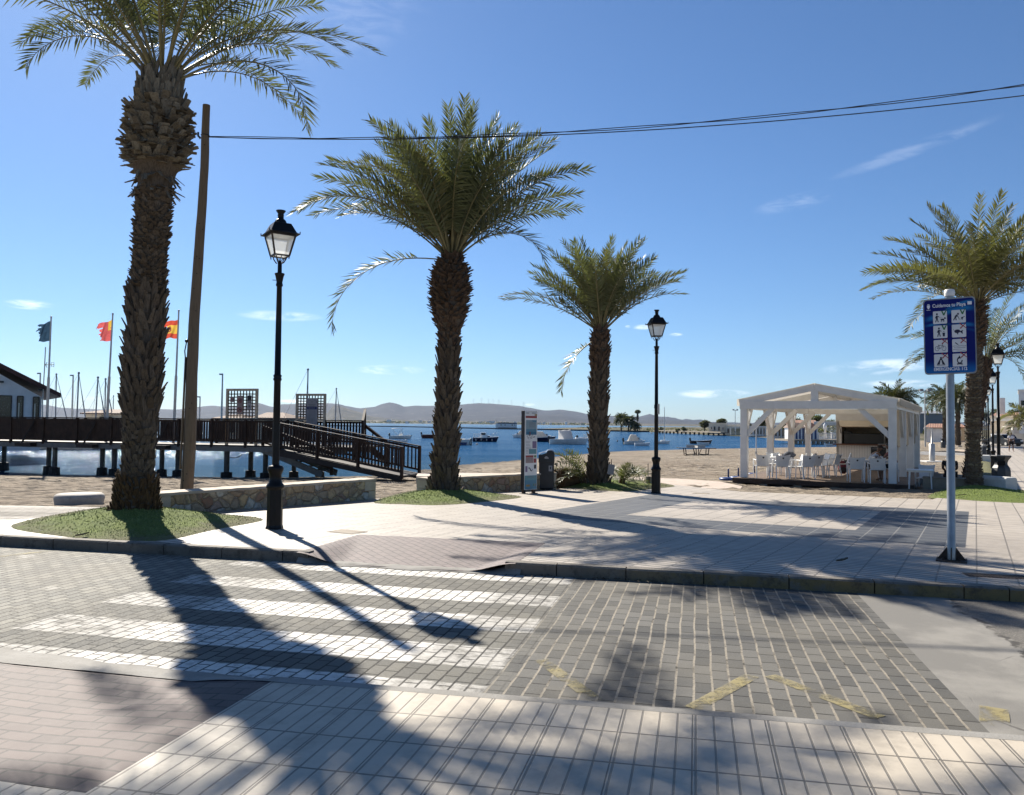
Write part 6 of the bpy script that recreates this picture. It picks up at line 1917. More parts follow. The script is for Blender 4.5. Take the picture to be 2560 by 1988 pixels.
def kiosk():
    b0 = 10.3
    al = pav_ab(2091, b0); ar = PW + 0.02
    w = ar - al - 0.16
    t = thing('bar_kiosk', 'white boarded bar kiosk with raised hatch and red-brown counter', 'kiosk', PV(al, b0), RZ_Q)
    D = 2.2; Hh = 2.42
    mb = MB(); mb.box((w / 2, 0.04, 0.52), (w, 0.08, 1.04)); mb.build('front_boards', m_board, t)
    mb = MB()
    mb.box((0.05, D / 2, Hh / 2), (0.10, D, Hh)); mb.box((w - 0.05, D / 2, Hh / 2), (0.10, D, Hh)); mb.box((w / 2, D - 0.05, Hh / 2), (w - 0.2, 0.1, Hh))
    mb.box((0.12, 0.06, 1.7), (0.22, 0.12, 1.30)); mb.build('wall', m_board, t)
    mb = MB(); mb.box((w / 2, D / 2, Hh + 0.03), (w + 0.06, D + 0.1, 0.06)); mb.build('roof', m_white, t)
    mb = MB(); mb.box((w / 2 - 0.06, -0.02, 1.075), (w + 0.14, 0.42, 0.055)); mb.build('counter', m_counter, t)
    mb = MB()
    M = Matrix.Rotation(R(52), 3, 'X')
    c = Vector((w / 2 + 0.05, -0.27, 2.02))
    mb.box(c, (w - 0.25, 0.34, 0.05), M=M); o = mb.build('hatch', m_creamlight, t)
    mb = MB(); mb.box((w / 2, -0.10, 2.30), (w + 0.02, 0.06, 0.34)); mb.build('fascia', m_white, t)
    mb = MB(); mb.tube([c + Vector((-.12, -.12, -.06)), c + Vector((-.1, -.16, -.09)), c + Vector((.1, -.16, -.09)), c + Vector((.12, -.12, -.06))], 0.014, 5); mb.build('hatch_handle', m_steel, o)
    for x in (0.20, w - 0.15):
        mb = MB(); mb.tube([(x, -0.62, 2.02), (x, 0.05, 1.55)], 0.016, 5); mb.build('gas_strut', m_black, t)
    mb = MB(); mb.box((w * 0.35, D - 0.15, 1.75), (w * 0.6, 0.03, 1.1)); mb.build('back_panel', m_creamlight, t)
    mb = MB(); mb.box((w * 0.82, D - 0.2, 1.55), (w * 0.34, 0.04, 1.5)); mb.build('dark_panel', m_dark, t)
    mb = MB(); mb.box((w * 0.58, -0.004, 0.60), (0.62, 0.02, 0.74)); f = mb.build('fridge_door', m_black, t)
    mb = MB(); mb.box((w * 0.58, -0.02, 0.90), (0.5, 0.012, 0.04)); mb.build('fridge_label', m_greytext, f)
    K = lambda x, y, z: PV(al + x, b0 + y, z)
    # on the counter
    mb = MB()
    mb.box((0, 0, 0.24), (1.75, 0.34, 0.48)); mb.box((-0.72, 0, 0.52), (0.34, 0.3, 0.10)); o = mb.build('coffee_machine', m_black, loc=K(1.18, 0.28, 1.103), rz=RZ_Q, bevel=0.02)
    tag(o, 'long black machine at the left end of the bar counter', 'machine')
    for k, (x, lab) in enumerate(((w * 0.665, 'slim silver beer tap, left of the pair on the counter'), (w * 0.775, 'thicker silver beer tap, right of the pair on the counter'))):
        tt = thing('beer_tap', lab, 'beer tap', K(x, 0.06, 1.103), RZ_Q, 'beer taps on the bar counter')
        mb = MB(); mb.lathe([(0.09, 0), (0.09, 0.02), (0.045, 0.03), (0.042 + .014 * k, 0.62), (0.055, 0.66), (0.02, 0.70)], 12); mb.build('column', m_steel, tt)
        mb = MB(); mb.tube([(0, -0.04, 0.55), (0, -0.15, 0.55), (0, -0.16, 0.47)], 0.016, 6); mb.build('spout', m_steel, tt)
        mb = MB(); mb.lathe([(0.012, 0.66), (0.022, 0.84), (0.012, 0.86)], 8, (0, -0.06, 0)); mb.build('handle', m_black, tt)
    mb = MB(); mb.box((0, 0, 0.012), (0.75, 0.22, 0.024)); o = mb.build('drip_tray', m_steel, loc=K(w * 0.70, -0.08, 1.103), rz=RZ_Q); tag(o, 'flat steel drip tray under the beer taps', 'drip tray')
    mb = MB(); mb.box((0, 0, 0.12), (0.26, 0.24, 0.24)); mb.box((0, 0, 0.25), (0.20, 0.02, 0.02)); o = mb.build('napkin_box', m_whitedull, loc=K(w * 0.86, 0.0, 1.103), rz=RZ_Q, bevel=0.01); tag(o, 'pale square box on the counter right of the taps', 'box')
    tt = thing('fruit_stand', 'glass stand holding yellow fruit at the right of the counter', 'fruit stand', K(w * 0.955, 0.05, 1.103), RZ_Q)
    mb = MB(); mb.lathe([(0.12, 0), (0.03, 0.03), (0.03, 0.24), (0.17, 0.28), (0.19, 0.30), (0.03, 0.30), (0.03, 0.44), (0.13, 0.47)], 12); mb.build('stand', m_steel, tt)
    for x, y in ((-.06, 0), (.06, .02), (0, -.07), (0, .07)):
        mb = MB(); mb.sphere((x, y, 0.35), 0.05, 8, 6); mb.build('fruit', m_fyel, tt)
    # bottles and glasses on the back shelf
    mb = MB(); mb.box((w * 0.4, D - 0.28, 1.30), (w * 0.62, 0.22, 0.03)); mb.build('shelf', m_counter, t)
    for k in range(6):
        mb = MB(); mb.lathe([(0.035, 0), (0.035, 0.18), (0.012, 0.24), (0.012, 0.30)], 8); o = mb.build('bottle', [m_steel, m_counter, m_canvas][k % 3], loc=K(0.6 + k * 0.30, D - 0.28, 1.315))
        tag(o, 'small bottle on the shelf inside the kiosk', 'bottle', 'bottles on the kiosk shelf')
    for k in range(4):
        mb = MB(); mb.lathe([(0.02, 0.0), (0.045, 0.03), (0.05, 0.12)], 8, caps=False); o = mb.build('hanging_glass', m_lampglass, loc=K(w * 0.66 + k * 0.14, 0.9, 1.95)); tag(o, 'wine glass hanging upside down inside the kiosk', 'glass', 'glasses hanging in the kiosk')
    mb = MB(); mb.box((w * 0.75, 0.9, 2.10), (0.7, 0.25, 0.03)); mb.build('glass_rack', m_black, t)
kiosk()

# ------------------------------------------------------------------ chairs and tables
def make_chair(label, loc, rz):
    """white plastic armchair; its back faces -y, seat toward +y"""
    t = thing('bar_chair', label, 'chair', loc, rz, 'white plastic armchairs of the beach bar')
    mb = MB()
    mb.grid(lambda i, j: Vector((lerp(-0.22, 0.22, i), lerp(-0.20, 0.24, j), 0.445 - 0.02 * math.sin(PI * j) - 0.03 * max(j - 0.85, 0) * 6)), 6, 8)
    mb.grid(lambda i, j: Vector((lerp(-0.22, 0.22, i), lerp(-0.20, 0.24, j), 0.425 - 0.02 * math.sin(PI * j) - 0.03 * max(j - 0.85, 0) * 6)), 6, 8)
    mb.build('seat', m_whitepl, t)
    mb = MB()
    def back(i, j, off=0.0):
        x = lerp(-1, 1, i); wdt = 0.205 + 0.05 * j
        top = 0.86 - 0.035 * (1 - abs(x) ** 2.2) * 1.0
        z = lerp(0.44, top, j)
        return Vector((x * wdt, -0.215 - 0.13 * j ** 1.2 - 0.03 * (1 - x * x) + off, z))
    mb.grid(back, 10, 8); mb.grid(lambda i, j: back(i, j, 0.02), 10, 8)
    # edge of the shell
    for f in (lambda k: (k, 1), lambda k: (0, k), lambda k: (1, k)):
        vs = []
        for k in range(9):
            i, j = f(k / 8); vs += [back(i, j), back(i, j, 0.02)]
        mb.add(vs, [(2 * k, 2 * k + 1, 2 * k + 3, 2 * k + 2) for k in range(8)])
    bk = mb.build('backrest', m_whitepl, t)
    mb = MB()   # round badge on the back
    c = Vector((0, -0.358, 0.74)); 
    mb.lathe([(0.030, 0), (0.030, 0.006), (0.0, 0.006)], 12); 
    for k in range(len(mb.v)):
        x, y, z = mb.v[k]; mb.v[k] = (c.x + x, c.y - z + 0.02 - 0.012, c.z + y)
    mb.build('badge', m_ink, bk)
    for sx in (-1, 1):
        mb = MB(); mb.tube([(sx * 0.235, 0.20, 0.0), (sx * 0.245, 0.17, 0.43), (sx * 0.255, 0.15, 0.64)], [0.018, 0.022, 0.02], 6); mb.build('leg', m_whitepl, t)
        mb = MB(); mb.tube([(sx * 0.225, -0.30, 0.0), (sx * 0.215, -0.22, 0.44)], [0.018, 0.022], 6); mb.build('leg', m_whitepl, t)
        mb = MB(); mb.tube([(sx * 0.25, 0.20, 0.635), (sx * 0.265, 0.05, 0.665), (sx * 0.255, -0.15, 0.66), (sx * 0.225, -0.27, 0.64)], [0.02, 0.026, 0.024, 0.02], 6, flat=0.6); mb.build('armrest', m_whitepl, t)
    return t
CH0 = make_chair('white armchair at the front left corner post, its back to the promenade', PV(pav_ab(1904, 0.35), 0.35), RZ_Q)
def chair(px, b, face, label):
    """face: degrees the sitter looks toward, measured from straight away along the pavilion (0) to the left (+90)"""
    return dup(CH0, PV(pav_ab(px, b), b), RZ_Q + R(face), label)
CH0.rotation_euler = (0, 0, RZ_Q + R(24))
chair(1952, 0.30, 26, 'second white armchair from the left, back to the promenade, round badge')
chair(1986, 1.0, 115, 'white armchair turned sideways between the second and third badge chairs')
chair(2012, 0.75, 40, 'white armchair with badge just left of the pavilion centre')
chair(2031, 1.9, 50, 'white armchair half covered by the centre badge chair')
chair(2048, 2.2, 120, 'white armchair seen from its side with sunlit armrest, mid-deck')
chair(2062, 3.4, 150, 'white armchair behind the mid-deck side-on one')
chair(2078, 3.2, 75, 'white armchair in front of the low kiosk boards, left of the bright one')
chair(2104, 4.2, 100, 'brightest sunlit white armchair standing before the kiosk boards')
chair(1935, 2.6, 200, 'white armchair on the far side of the left table, facing the promenade')
chair(2139, 0.35, 16, 'white armchair with badge at the right table, left of two')
chair(2191, 0.25, 12, 'white armchair with badge at the right table, next to the corner post')
chair(2176, 2.1, 95, 'white armchair on which the capped man sits')
chair(2226, 1.55, -70, 'white armchair mostly behind the right corner post')
_oc = P(2312, 1197, 26.2); dup(CH0, (_oc.x, _oc.y, -0.30), RZ_Q + R(172), 'shaded white armchair outside the deck, beside a small side table')
def make_table(label, loc, rz, w=0.78, h=0.73, top=None):
    t = thing('bar_table', label, 'table', loc, rz, 'square white bar tables')
    mb = MB(); mb.box((0, 0, h - 0.015), (w, w, 0.03)); mb.build('tabletop', top or m_whitepl, t, bevel=0.01)
    mb = MB(); mb.box((0, 0, h - 0.055), (w - 0.12, w - 0.12, 0.05)); mb.build('apron', m_whitepl, t)
    for sx in (-1, 1):
        for sy in (-1, 1):
            mb = MB(); mb.tube([(sx * (w / 2 - 0.06), sy * (w / 2 - 0.06), 0), (sx * (w / 2 - 0.09), sy * (w / 2 - 0.09), h - 0.08)], [0.02, 0.024], 6); mb.build('leg', m_whitepl, t)
    return t
T0 = make_table('white square table at the front left, among the badge chairs', PV(pav_ab(1948, 1.5), 1.5), RZ_Q + R(24))
T1 = dup(T0, PV(pav_ab(2030, 2.9), 2.9), RZ_Q + R(24), 'white square table at mid-deck, set with tableware')
T2 = dup(T0, PV(pav_ab(2186, 1.25), 1.25), RZ_Q + R(8), 'white square table where the capped man leans')
_ot = P(2300, 1200, 25.6); T3 = dup(T0, (_ot.x, _ot.y, -0.30), RZ_Q + R(5), 'shaded table outside the deck beside the right posts, splayed legs')
def tableware():
    rg = random.Random(9)
    for tb, where in ((T0, 'front left table'), (T1, 'mid-deck table'), (T2, "capped man's table")):
        l = tb.location
        for k in range(3):
            mb = MB(); mb.lathe([(0.028, 0), (0.036, 0.11)], 10, caps=False); mb.lathe([(0.0, 0.004), (0.028, 0.004)], 10, caps=False)
            o = mb.build('drinking_glass', m_lampglass, loc=(l.x + rg.uniform(-.28, .28), l.y + rg.uniform(-.28, .28), l.z + 0.731)); tag(o, 'small drinking glass standing on the ' + where, 'glass', 'glasses on the ' + where)
        mb = MB(); mb.lathe([(0.05, 0), (0.10, 0.012), (0.0, 0.010)], 14); o = mb.build('plate', m_whitepl, loc=(l.x + rg.uniform(-.2, .2), l.y + rg.uniform(-.2, .2), l.z + 0.731)); tag(o, 'white plate lying on the ' + where, 'plate')
        mb = MB(); mb.box((0, 0, 0.05), (0.10, 0.05, 0.10)); mb.box((0, 0, 0.11), (.08, .02, .04)); o = mb.build('napkin_holder', m_whitedull, loc=(l.x + 0.1, l.y - 0.1, l.z + 0.731), bevel=0.006); tag(o, 'napkin holder standing on the ' + where, 'napkin holder')
tableware()
def soft(name, label, cat, loc, size, m, rz=0, bump=0.5, parts=None):
    mb = MB(); mb.sphere((0, 0, size[2] * 0.5), 0.5, 14, 10, sc=size, bump=bump * 0.5)
    o = mb.build(name, m, loc=loc, rz=rz); return tag(o, label, cat)
q = PV(pav_ab(1974, 1.35), 1.35, 0.70); soft('jacket', 'dark grey jacket draped over a chair back at the left table', 'jacket', q, (0.44, 0.20, 0.24), simple('grey_cloth', (0.10, 0.11, 0.14), 0.9), RZ_Q)
def backpack():
    q = PV(pav_ab(2108, 5.2), 5.2)
    t = thing('backpack', 'dark red and black backpack on the deck behind the brightest chair', 'backpack', q, RZ_Q)
    mb = MB(); mb.sphere((0, 0, 0.25), 0.5, 14, 10, sc=(0.40, 0.26, 0.52), bump=0.15); mb.build('bag', simple('dark_red_cloth', (0.16, 0.012, 0.03), 0.8), t)
    mb = MB(); mb.sphere((0, -0.10, 0.16), 0.5, 10, 8, sc=(0.30, 0.12, 0.24)); mb.build('pocket', m_clothdark, t)
    mb = MB(); mb.sphere((0.12, 0.05, 0.42), 0.5, 10, 8, sc=(0.34, 0.26, 0.22), bump=0.3); mb.build('flap', m_clothdark, t)
    mb = MB(); mb.tube([(-0.06, 0, 0.5), (-0.05, 0, 0.57), (0.05, 0, 0.57), (0.06, 0, 0.5)], 0.012, 6); mb.build('handle', m_clothdark, t)
backpack()

# ------------------------------------------------------------------ people
def skin_body(name, joints, edges, mat, parent, sub=2):
    """joints: {key: (x, y, z, r)} grown into one smooth surface by a Skin modifier, rooted at the first key"""
    keys = list(joints); idx = {k: i for i, k in enumerate(keys)}
    me = bpy.data.meshes.new(name)
    me.from_pydata([joints[k][:3] for k in keys], [(idx[a], idx[b]) for a, b in edges], [])
    o = bpy.data.objects.new(name, me); col.objects.link(o); o.parent = parent
    sk = o.modifiers.new('skin', 'SKIN'); sk.use_smooth_shade = True; sk.branch_smoothing = 0.4
    lay = me.skin_vertices[0].data if me.skin_vertices else None
    if lay is None:
        bm = bmesh.new(); bm.from_mesh(me); bm.verts.layers.skin.verify(); bm.to_mesh(me); bm.free(); lay = me.skin_vertices[0].data
    for i, k in enumerate(keys):
        r = joints[k][3]; lay[i].radius = (r, r) if not hasattr(r, '__len__') else r
        lay[i].use_root = (i == 0)
    sb = o.modifiers.new('sub', 'SUBSURF'); sb.levels = sub; sb.render_levels = sub
    me.materials.append(mat)
    return o
def hand(J, E, wrist, d, side, up, tag_, open_=0.5):
    """five short finger chains rooted in the palm"""
    w = Vector(J[wrist][:3]); d = Vector(d).normalized(); s = Vector(side).normalized(); u = Vector(up).normalized()
    pm = w + d * 0.055; J[tag_ + 'palm'] = (*pm, (0.036, 0.018)); E.append((wrist, tag_ + 'palm'))
    for k, (off, ln) in enumerate(((-0.030, 0.065), (-0.010, 0.080), (0.010, 0.074), (0.030, 0.058))):
        b = pm + d * 0.035 + s * off; m = b + d * ln * 0.5 - u * ln * 0.18 * open_; e = m + d * ln * 0.42 - u * ln * 0.40 * open_
        J['%sf%da' % (tag_, k)] = (*b, 0.0095); J['%sf%db' % (tag_, k)] = (*m, 0.0085); J['%sf%dc' % (tag_, k)] = (*e, 0.0075)
        E += [(tag_ + 'palm', '%sf%da' % (tag_, k)), ('%sf%da' % (tag_, k), '%sf%db' % (tag_, k)), ('%sf%db' % (tag_, k), '%sf%dc' % (tag_, k))]
    a = w + d * 0.03 - s * 0.030; b = a + d * 0.03 - s * 0.028; c = b + d * 0.032 - s * 0.006
    J[tag_ + 'ta'] = (*a, 0.012); J[tag_ + 'tb'] = (*b, 0.0105); J[tag_ + 'tc'] = (*c, 0.009)
    E += [(tag_ + 'palm', tag_ + 'ta'), (tag_ + 'ta', tag_ + 'tb'), (tag_ + 'tb', tag_ + 'tc')]
def head(parent, c, fwd, skin, tilt=0.0, hair=None, cap=None, bald=False):
    """a head centred at c looking along +y of the parent turned by fwd"""
    c = Vector(c); M = Matrix.Rotation(fwd, 3, 'Z') @ Matrix.Rotation(tilt, 3, 'X')
    mb = MB()
    def hp(i, j):
        th = PI * j; ph = 2 * PI * i
        x = math.sin(th) * math.cos(ph) * 0.075; y = math.sin(th) * math.sin(ph) * 0.092; z = math.cos(th) * 0.112
        if z < -0.02: x *= 1 - 0.30 * min((-z - 0.02) / 0.09, 1); y *= 1 - 0.12 * min((-z - 0.02) / 0.09, 1)
        return c + M @ Vector((x, y, z))
    mb.grid(hp, 16, 12)
    mb.build('head', skin, parent)
    def bit(name, pts, r, mat, sc_=(1, 1, 1)):
        m2 = MB(); m2.sphere((0, 0, 0), r, 8, 6, sc=sc_); m2.v = [tuple(c + M @ (Vector(pts) + Vector(v))) for v in m2.v]; m2.build(name, mat, parent)
    bit('nose', (0, 0.094, -0.012), 0.016, skin, (0.8, 1.0, 1.5))
    for sx in (-1, 1):
        bit('eye', (sx * 0.030, 0.080, 0.010), 0.010, m_ink); bit('ear', (sx * 0.077, 0.0, -0.005), 0.026, skin, (0.4, 0.8, 1.2))
    bit('mouth', (0, 0.082, -0.052), 0.020, m_clothpink, (1.2, 0.4, 0.35))
    if hair:
        m2 = MB()
        def hh(i, j):
            th = PI * 0.56 * j; ph = 2 * PI * i
            k = 1.10 if not bald else 1.05
            z = math.cos(th) * 0.112 * k
            return c + M @ Vector((math.sin(th) * math.cos(ph) * 0.075 * k, math.sin(th) * math.sin(ph) * 0.092 * k - 0.010 - (0.012 if math.sin(ph) > 0.3 else 0), z + 0.006))
        m2.grid(hh, 16, 8); m2.build('hair', hair, parent)
    if cap:
        m2 = MB()
        m2.grid(lambda i, j: c + M @ Vector((math.sin(PI * .5 * j) * math.cos(2 * PI * i) * 0.087, math.sin(PI * .5 * j) * math.sin(2 * PI * i) * 0.103, math.cos(PI * .5 * j) * 0.095 + 0.030)), 16, 6)
        m2.grid(lambda i, j: c + M @ Vector((lerp(-0.07, 0.07, i), 0.085 + 0.085 * j * (1 - (2 * i - 1) ** 2 * 0.35), 0.030 - 0.012 * j)), 8, 3)
        m2.build('cap', cap, parent)
def sitter(label, loc, rz, skin, shirt, shorts, arms, lean=0.25, hair=None, cap=None, seat=0.45, look=0.0, nod=-0.3):
    """seated person facing +y"""
    t = thing('person', label, 'person', loc, rz)
    ly = math.sin(lean); lz = math.cos(lean)
    def sp(h): return (0, -0.02 + ly * h, seat + 0.10 + lz * h)
    sh = sp(0.46); nk = sp(0.54); hd = sp(0.70)
    J = {'pelvis': (0, -0.02, seat + 0.08, 0.125), 'waist': (*sp(0.18), 0.115), 'chest': (*sp(0.36), (0.15, 0.115)), 'neckb': (*nk, 0.062), 'neck': (hd[0], hd[1] + 0.0, hd[2] - 0.10, 0.052)}
    E = [('pelvis', 'waist'), ('waist', 'chest'), ('chest', 'neckb'), ('neckb', 'neck')]
    for s, sx in (('l', -1), ('r', 1)):
        J[s + 'hip'] = (sx * 0.09, 0.06, seat + 0.075, 0.088); J[s + 'knee'] = (sx * 0.12, 0.46, seat + 0.06, 0.060); J[s + 'calf'] = (sx * 0.12, 0.46, seat - 0.14, 0.055); J[s + 'ank'] = (sx * 0.12, 0.44, 0.075, 0.038); J[s + 'toe'] = (sx * 0.13, 0.60, 0.035, 0.034)
        E += [('pelvis', s + 'hip'), (s + 'hip', s + 'knee'), (s + 'knee', s + 'calf'), (s + 'calf', s + 'ank'), (s + 'ank', s + 'toe')]
        J[s + 'sho'] = (sx * 0.185, sh[1], sh[2], 0.062)
        el = Vector(arms[s][0]); wr = Vector(arms[s][1])
        J[s + 'elb'] = (*el, 0.043); J[s + 'wri'] = (*wr, 0.028)
        E += [('chest', s + 'sho'), (s + 'sho', s + 'elb'), (s + 'elb', s + 'wri')]
        hand(J, E, s + 'wri', wr - el, (-sx, 0, 0), (0, 0, 1), s)
    skin_body('body', J, E, skin, t)
    k = 1.13
    Js = {a: (*J[a][:3], tuple(q * k for q in J[a][3]) if hasattr(J[a][3], '__len__') else J[a][3] * k) for a in ('pelvis', 'waist', 'chest', 'lsho', 'rsho')}
    for s in 'lr':
        m_ = Vector(J[s + 'sho'][:3]).lerp(Vector(J[s + 'elb'][:3]), 0.62); Js[s + 'sl'] = (*m_, 0.064)
    skin_body('shirt', Js, [('pelvis', 'waist'), ('waist', 'chest'), ('chest', 'lsho'), ('chest', 'rsho'), ('lsho', 'lsl'), ('rsho', 'rsl')], shirt, t)
    Jt = {'pelvis': (*J['pelvis'][:3], 0.135)}
    Et = []
    for s in 'lr':
        Jt[s + 'hip'] = (*J[s + 'hip'][:3], 0.100); m_ = Vector(J[s + 'hip'][:3]).lerp(Vector(J[s + 'knee'][:3]), 0.85); Jt[s + 'th'] = (*m_, 0.078); Et += [('pelvis', s + 'hip'), (s + 'hip', s + 'th')]
    skin_body('shorts', Jt, Et, shorts, t)
    head(t, hd, look, skin, nod, hair, cap)
    return t
# the man in the cap leans over the right table, facing right
sitter('man in a pale blue shirt and dark cap leaning over the right table', PV(pav_ab(2172, 2.05), 2.05), RZ_Q + R(-62), m_skintan, m_shirtblue, m_clothdark,
       {'l': ((-0.26, 0.36, 0.80), (-0.14, 0.58, 0.775)), 'r': ((0.27, 0.34, 0.80), (0.12, 0.58, 0.775))}, 0.62, m_hair, m_capdark, nod=-0.35)
sitter('person in faded red behind the corner post, forearms on the table', PV(pav_ab(2237, 1.45), 1.45), RZ_Q + R(74), m_skintan, m_clothpink, m_clothdark,
       {'l': ((-0.27, 0.28, 0.80), (-0.18, 0.55, 0.775)), 'r': ((0.27, 0.28, 0.80), (0.16, 0.56, 0.775))}, 0.35, m_hair)
def walker():
    p = P(2528, 1131, 71.0); z = zprom(p.x, p.y)
    t = thing('person', 'man in white T-shirt and dark shorts walking on the promenade', 'person', (p.x, p.y, z), R(168))
    J = {'pelvis': (0, 0, 0.93, 0.125), 'waist': (0, 0, 1.08, 0.13), 'chest': (0, 0.0, 1.30, (0.16, 0.125)), 'neckb': (0, 0, 1.46, 0.065), 'neck': (0, 0.01, 1.53, 0.055)}
    E = [('pelvis', 'waist'), ('waist', 'chest'), ('chest', 'neckb'), ('neckb', 'neck')]
    for s, sx, st in (('l', -1, 0.16), ('r', 1, -0.14)):
        J[s + 'hip'] = (sx * 0.095, 0, 0.87, 0.092); J[s + 'knee'] = (sx * 0.10, st * 0.7 + 0.03, 0.50, 0.060); J[s + 'calf'] = (sx * 0.10, st * 0.9 - 0.01, 0.32, 0.055); J[s + 'ank'] = (sx * 0.10, st * 1.2 - 0.03, 0.085, 0.040); J[s + 'toe'] = (sx * 0.11, st * 1.2 + 0.13, 0.035, 0.035)
        E += [('pelvis', s + 'hip'), (s + 'hip', s + 'knee'), (s + 'knee', s + 'calf'), (s + 'calf', s + 'ank'), (s + 'ank', s + 'toe')]
        J[s + 'sho'] = (sx * 0.19, 0, 1.41, 0.064); J[s + 'elb'] = (sx * 0.265, -st * 0.45 - 0.02, 1.13, 0.044); J[s + 'wri'] = (sx * 0.275, -st * 0.7 + 0.08, 0.89, 0.030)
        E += [('chest', s + 'sho'), (s + 'sho', s + 'elb'), (s + 'elb', s + 'wri')]
        hand(J, E, s + 'wri', (0, 0.1, -1), (0, 1, 0), (sx, 0, 0), s)
    skin_body('body', J, E, m_skintan, t)
    Js = {'waist': (0, 0, 1.02, 0.15), 'chest': (0, 0, 1.30, (0.185, 0.148)), 'top': (0, 0, 1.42, 0.10), 'lsho': (-0.19, 0, 1.41, 0.076), 'rsho': (0.19, 0, 1.41, 0.076), 'lsl': (-0.245, J['lelb'][1] * .6, 1.22, 0.068), 'rsl': (0.245, J['relb'][1] * .6, 1.22, 0.068)}
    skin_body('shirt', Js, [('waist', 'chest'), ('chest', 'top'), ('chest', 'lsho'), ('chest', 'rsho'), ('lsho', 'lsl'), ('rsho', 'rsl')], m_shirtwhite, t)
    Jt = {'pelvis': (0, 0, 0.94, 0.145), 'lhip': (-0.095, 0, 0.86, 0.110), 'rhip': (0.095, 0, 0.86, 0.110), 'lth': (-0.10, J['lknee'][1] * .8, 0.56, 0.085), 'rth': (0.10, J['rknee'][1] * .8, 0.56, 0.085)}
    skin_body('shorts', Jt, [('pelvis', 'lhip'), ('pelvis', 'rhip'), ('lhip', 'lth'), ('rhip', 'rth')], m_clothdark, t)
    head(t, (0, 0.03, 1.63), 0, m_skintan, 0, m_hair, None, True)
walker()
def wall_sitter():
    # seated in dark clothes on the tan block behind the sign pole, seen from behind
    c = G(2349, 1228, -0.22)
    A = G(2337, 1229, -0.22); B_ = G(2375, 1229, -0.22)
    w = (B_ - A).length
    t = thing('concrete_block', 'tan concrete block seat behind the blue sign pole', 'block', ((A.x + B_.x) / 2 + 0.1, (A.y + B_.y) / 2 + 0.25, -0.26), RZ_Q)
    mb = MB(); mb.box((0.12, 0.2, 0.21), (w + 0.75, 0.5, 0.44)); mb.build('body', m_tanconc, t, bevel=0.02)
    mb = MB(); mb.box((0.12, 0.2, 0.445), (w + 0.79, 0.54, 0.03)); mb.build('top_slab', m_tanconc, t, bevel=0.01)
    p = P(2377, 1200, A.y + 0.5)
    sitter('person in dark clothes sitting on the tan block with their back turned', (p.x, p.y, -0.26), RZ_Q + R(8), m_skintan, m_clothdark, m_clothdark,
           {'l': ((-0.20, 0.20, 0.74), (-0.10, 0.40, 0.64)), 'r': ((0.20, 0.20, 0.74), (0.10, 0.40, 0.64))}, 0.50, m_hair, nod=-0.6)
wall_sitter()
# ------------------------------------------------------------------ blue beach sign
def text_obj(s, size, loc, parent, mat, align='CENTER', bold=0.0, depth=0.0015, name='lettering', rot=None):
    cu = bpy.data.curves.new(name, 'FONT'); cu.body = s; cu.size = size; cu.align_x = align; cu.align_y = 'CENTER'
    cu.extrude = depth; cu.offset = bold; cu.resolution_u = 3
    cu.materials.append(mat)
    tmp = bpy.data.objects.new(name, cu); col.objects.link(tmp)
    me = bpy.data.meshes.new_from_object(tmp.evaluated_get(bpy.context.evaluated_depsgraph_get())); bpy.data.objects.remove(tmp)
    o = bpy.data.objects.new(name, me); col.objects.link(o); o.parent = parent
    o.location = loc; o.rotation_euler = rot or (PI / 2, 0, 0)
    return o
def sign_print_material():
    t = NT('sign_blue_print'); c = t.coord(); s = t.sep(c)
    x, z = s[0], s[2]
    base = t.mix(t.ramp(z, -0.30, -0.48), (0.010, 0.022, 0.24), (0.02, 0.22, 0.66))
    m = None
    for (off, k, wd, ph, lo, hi) in ((0.30, 0.10, 0.055, 0.6, -0.4, 0.4), (0.12, -0.09, 0.030, 2.0, -0.4, -0.1), (0.10, 0.08, 0.040, 1.0, 0.05, 0.4), (0.36, 0.16, 0.03, 0.2, -0.1, 0.4)):
        y = t.math('ADD', t.math('MULTIPLY', x, k), t.math('MULTIPLY', t.math('SINE', t.math('ADD', t.math('MULTIPLY', x, 6.0), ph)), 0.035))
        d = t.math('ABSOLUTE', t.math('SUBTRACT', t.math('SUBTRACT', z, off), y))
        b = t.math('MULTIPLY', t.ramp(d, 0.0, wd, 1, 0), t.math('MULTIPLY', t.ramp(x, lo, lo + 0.15), t.ramp(x, hi - .15, hi, 1, 0.2)))
        m = b if m is None else t.math('MAXIMUM', m, b)
    return t.done(t.bsdf(t.mix(t.math('MULTIPLY', m, 0.8), base, (0.035, 0.38, 0.85)), 0.55, spec=0.12))
m_print = sign_print_material()
m_tile = simple('sign_tile_white', (1.2, 1.2, 1.2), 0.5, var=0.03, bump=0)
m_symbol = simple('sign_symbol_navy', (0.012, 0.014, 0.06), 0.5, bump=0)
m_green = simple('sign_green', (0.03, 0.26, 0.07), 0.5, bump=0)
m_crossred = simple('sign_cross_red', (0.50, 0.012, 0.025), 0.5, bump=0)
m_letter = simple('sign_lettering', (1.3, 1.3, 1.34), 0.5, bump=0)
m_rim = simple('sign_rim_grey', (0.42, 0.44, 0.47), 0.45, 0.4, bump=0)
def rounded(w, h, r, n=6):
    pts = []
    for cx, cz, a0_ in ((w / 2 - r, h / 2 - r, 0), (-w / 2 + r, h / 2 - r, PI / 2), (-w / 2 + r, -h / 2 + r, PI), (w / 2 - r, -h / 2 + r, 1.5 * PI)):
        for k in range(n + 1): pts.append((cx + r * math.cos(a0_ + k * PI / 2 / n), cz + r * math.sin(a0_ + k * PI / 2 / n)))
    return pts
MXZ = Matrix(((1, 0, 0, 0), (0, 0, -1, 0), (0, 1, 0, 0), (0, 0, 0, 1)))   # (x, y, t) -> (x, -t, y): t grows toward the viewer
